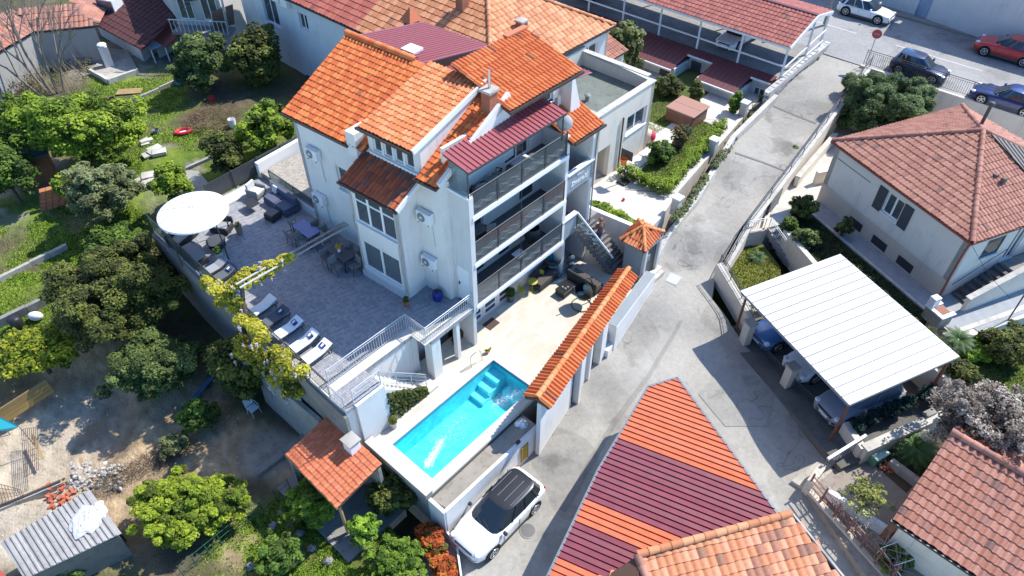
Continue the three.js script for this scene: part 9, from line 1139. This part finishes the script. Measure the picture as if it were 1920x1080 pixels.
{ // houses at the top left
  const h = thing('old_house', 'low grey house with a faded orange hipped roof behind the bare tree', 'house', at(60, 80, 3)), e = [at(-60, 130, 5.8), at(62, 60, 5.8), at(184, 48, 5.8), at(136, 12, 6.7), at(22, 17, 6.9), at(-60, 60, 6.9)], O = { tw: 0.34, tl: 0.5, h: 0.05, tones: TONES.rose, board: deckWood, indiv: 0, flat: 1 };
  tileRoof(h, [e[0], e[1], e[4], e[5]], 'old', O); tileRoof(h, [e[1], e[2], e[3], e[4]], 'old', O); tileRoof(h, [e[2].clone().add(V3(-1, 0, -5)), e[2], e[3], e[3].clone().add(V3(-1, 0, -3))], 'old', O); obj('wall', prism([e[0], e[1], e[2], e[3], e[4], e[5]].map(p => V3(lerp(p.x, -36, 0.06), 0, lerp(p.z, -51, 0.08))), 1, 5.6), plaster(0.42, 0.4, 0.38), h); obj('gutter', beam(e[1], e[2], 0.1, 0.1), M.gutter, h);
  const r2 = thing('dark_roof_house', 'house with a dark burgundy roof in deep shade at the top left', 'house', at(240, 20, 3)); tileRoof(r2, [at(172, 42, 5.4), at(265, 92, 4.6), at(330, 30, 5.6), at(300, -60, 7), at(170, -40, 7)], 'drk', { tw: 0.4, tl: 0.5, h: 0.05, tones: [[0.09, 0.025, 0.025], [0.075, 0.02, 0.022]], board: burgDark, indiv: 0, flat: 1 }); obj('wall', prism([at(180, 42, 4), at(262, 92, 4), at(330, 40, 4), at(300, -30, 4), at(190, -20, 4)], 1, 4.4), M.bluewhite, r2); const dw = at(208, 12, 5.9); const w = obj('dormer_window', bx(frame(-20, dw.x, dw.z), -0.8, 0.8, 5.3, 6.6, -0.5, 0.5), M.whiteClean, r2); obj('pane', bx(frame(-20, dw.x, dw.z), -0.7, 0.7, 5.5, 6.5, 0.5, 0.53), M.glass, w);
  const l = thing('lean_to', 'lean-to with a red-brown roof and a pale blue translucent edge strip', 'lean-to', at(290, 70, 3.2)); const lr = [at(252, 52, 4.4), at(310, 90, 4.1), at(338, 66, 4.7), at(285, 25, 5)]; obj('roof', hexa(lr, lr.map(p => p.clone().add(V3(0, 0.08, 0)))), std(C(0.22, 0.06, 0.04), 0.7), l); const bl = [at(236, 64, 4.2), at(284, 96, 3.95), at(306, 86, 4.1), at(256, 54, 4.35)].map(p => p.add(V3(0, 0.05, 0))); obj('blue_strip', hexa(bl, bl.map(p => p.clone().add(V3(0, 0.04, 0)))), std(C(0.3, 0.42, 0.52), 0.35), l); obj('post', [bl[0], bl[1], lr[1]].map(p => bar(p.clone().setY(3), p, 0.05)), M.whiteMetal, l); obj('wall', prism([at(290, 85, 4), at(335, 62, 4), at(300, 30, 4)], 2, 4), M.bluewhite, l);
  const b = thing('apartment_house', 'pale apartment house with balconies and a steel stair at the top edge', 'building', at(390, 40, 3)), bc = [at(298, 30, 4), at(345, 72, 4), at(432, 76, 4), at(480, 40, 4), at(460, -60, 4), at(300, -60, 4)]; obj('wall', prism(bc, 1.5, 9), plaster(0.6, 0.58, 0.55), b); const A = bc[1].clone().setY(0), B = bc[2].clone().setY(0);
  [[0.4, 1.5, 5.6, 7.4], [2.2, 3.4, 5.6, 7.2]].forEach(q => win(b, A, B, q, { cols: 2, inset: 0, proud: 0.06 })); for (const y of [4.9, 7.9]) { const f = obj('balcony', wallBox(A, B, 0, 4.4, y, y + 0.18, 0, 1.3), M.conc, b); obj('railing', [...Array(14)].map((_, i) => wallBox(A, B, 0.05 + i * 0.33, 0.09 + i * 0.33, y + 0.18, y + 1.1, 1.24, 1.28)).concat([wallBox(A, B, 0, 4.4, y + 1.1, y + 1.15, 1.22, 1.3)]), M.whiteMetal, f); }
  obj('frame_post', [bar(at(432, 78, 3.5), at(414, -10, 8.6), 0.09)], M.whiteMetal, b); const S0 = at(345, 40, 5), S1 = at(372, -20, 8); for (let i = 0; i < 9; i++) { const p = S0.clone().lerp(S1, i / 9); obj('stair_tread', bx(frame(30, p.x, p.z), -0.5, 0.5, p.y, p.y + 0.05, -0.13, 0.13), M.midGrey, b); }
  const sc = thing('shade_cloth', 'brown shade cloth hanging from the balcony of the apartment house', 'cloth', at(420, 50, 4)); const c4 = [at(396, 22, 7), at(436, 8, 7), at(440, 45, 5.2), at(402, 57, 5)]; obj('cloth', hexa(c4, c4.map(p => p.clone().add(V3(0.03, 0.03, 0.03)))), std(C(0.3, 0.2, 0.15), 0.9), sc);
  for (let i = 0; i < 4; i++) { const x = [-60, 520, 150, 330][i]; }
}
{ // hot tub, slide, hoop, ball in the neighbour's garden
  const t = thing('hot_tub', 'brown covered hot tub on the lawn beside the clipped hedge', 'hot tub', V(38.4, YP, -19.2), rotV()); obj('body', rbx(null, -0.95, 0.95, 0, 0.85, -1.0, 1.0, 0.08), std(C(0.24, 0.1, 0.065), 0.7, { map: grainTex }), t); obj('cover', rbx(null, -1.02, 1.02, 0.85, 0.98, -1.07, 1.07, 0.06), std(C(0.34, 0.17, 0.12), 0.65), t); obj('seam', bx(null, -0.01, 0.01, 0.978, 0.985, -1.0, 1.0), M.gutter, t);
  const s = thing('toy_slide', 'green plastic toy slide with a red end at the corner of the flat-roofed house', 'slide', V(34.6, YP, -20.4), rotV(-20)); obj('chute', [hexa([V3(-0.25, 1.2, -1), V3(-0.25, 0.15, 0.6), V3(0.25, 0.15, 0.6), V3(0.25, 1.2, -1)], [V3(-0.25, 1.26, -1), V3(-0.25, 0.21, 0.6), V3(0.25, 0.21, 0.6), V3(0.25, 1.26, -1)]), beam(V3(-0.27, 1.32, -1), V3(-0.27, 0.27, 0.6), 0.05, 0.16), beam(V3(0.27, 1.32, -1), V3(0.27, 0.27, 0.6), 0.05, 0.16)], std(C(0.03, 0.45, 0.1), 0.4), s); obj('ladder', [bar(V3(-0.25, 0, -1.35), V3(-0.25, 1.5, -1), 0.04), bar(V3(0.25, 0, -1.35), V3(0.25, 1.5, -1), 0.04), ...[0.3, 0.6, 0.9, 1.2].map(y => bar(V3(-0.25, y, -1.28 + y * 0.22), V3(0.25, y, -1.28 + y * 0.22), 0.03))], std(C(0.03, 0.45, 0.1), 0.4), s);
  const pt = thing('play_tent', 'small red and cream play ball tent beside the green slide', 'tent', V(34.4, YP, -19.5), rotV()); obj('dome', sph(V3(0, 0.4, 0), 0.42, 0.5, 0.42, 14, 10), std(C(0.62, 0.5, 0.38), 0.8), pt); obj('panel', sph(V3(0.06, 0.45, 0.1), 0.38, 0.4, 0.38, 12, 8), std(C(0.55, 0.03, 0.06), 0.7), pt);
  const h = thing('basketball_hoop', 'toy basketball hoop with an orange net on a pole in front of the hedge', 'hoop', V(29.9, YP, -18.1), rotV()); obj('pole', bar(V3(0, 0, 0), V3(0, 1.9, 0), 0.035), M.black, h); obj('backboard', rbx(null, -0.04, 0, 1.6, 2.2, -0.4, 0.4, 0.02), M.darkGrey, h); const rg = obj('ring', new THREE.TorusGeometry(0.23, 0.025, 6, 20).rotateX(Math.PI / 2).translate(-0.28, 1.75, 0), std(C(0.6, 0.14, 0.02), 0.5), h); obj('net', new THREE.CylinderGeometry(0.22, 0.13, 0.38, 12, 3, true).translate(-0.28, 1.55, 0), std(C(0.6, 0.2, 0.03), 0.8, { side: THREE.DoubleSide }), h); obj('base', rbx(null, -0.35, 0.25, 0, 0.12, -0.3, 0.3, 0.04), M.black, h);
  tag(obj('toy_ball', sph(at(1169, 376, YP).add(V3(0, 0.09, 0)), 0.09), std(C(0.6, 0.05, 0.06), 0.5)), 'small red ball lying on the paved patio', 'ball'); const dp = at(1060, 232, 9.9); const ds = thing('satellite_dish', 'small pale satellite dish beside the burgundy balcony roof', 'satellite dish', V(22.3, 10.9, -16.9), rotV(-60)); obj('dish', new THREE.SphereGeometry(0.55, 18, 8, 0, 6.283, 0, 0.75).rotateX(1.2).translate(0, 0.35, -0.25), std(C(0.5, 0.48, 0.45), 0.6, { side: THREE.DoubleSide }), ds); obj('mount', [bar(V3(0, -0.4, 0), V3(0, 0.35, 0), 0.03), bar(V3(0, 0.35, 0), V3(0, 0.3, 0.4), 0.015)], M.midGrey, ds);
}
{ // overhead cables
  const cab = (lab, a, b, s) => { const m = mid(a, b); m.y -= s; tag(obj('cable', tube([a, m, b], 0.012, 4, 24), M.black), lab, 'cable'); };
  cab('thin cable crossing from the flat-roofed house to the lane post', V(33.7, 6.5, -19.2), at(1366, 225, 4.6), 0.3); cab('thin cable from the corner of the hipped house down to the leaning pole', F(RF, 30, 6.2, -15.1), at(1895, 560, 4.6), 0.2);
}
renderer.render(scene, camera);
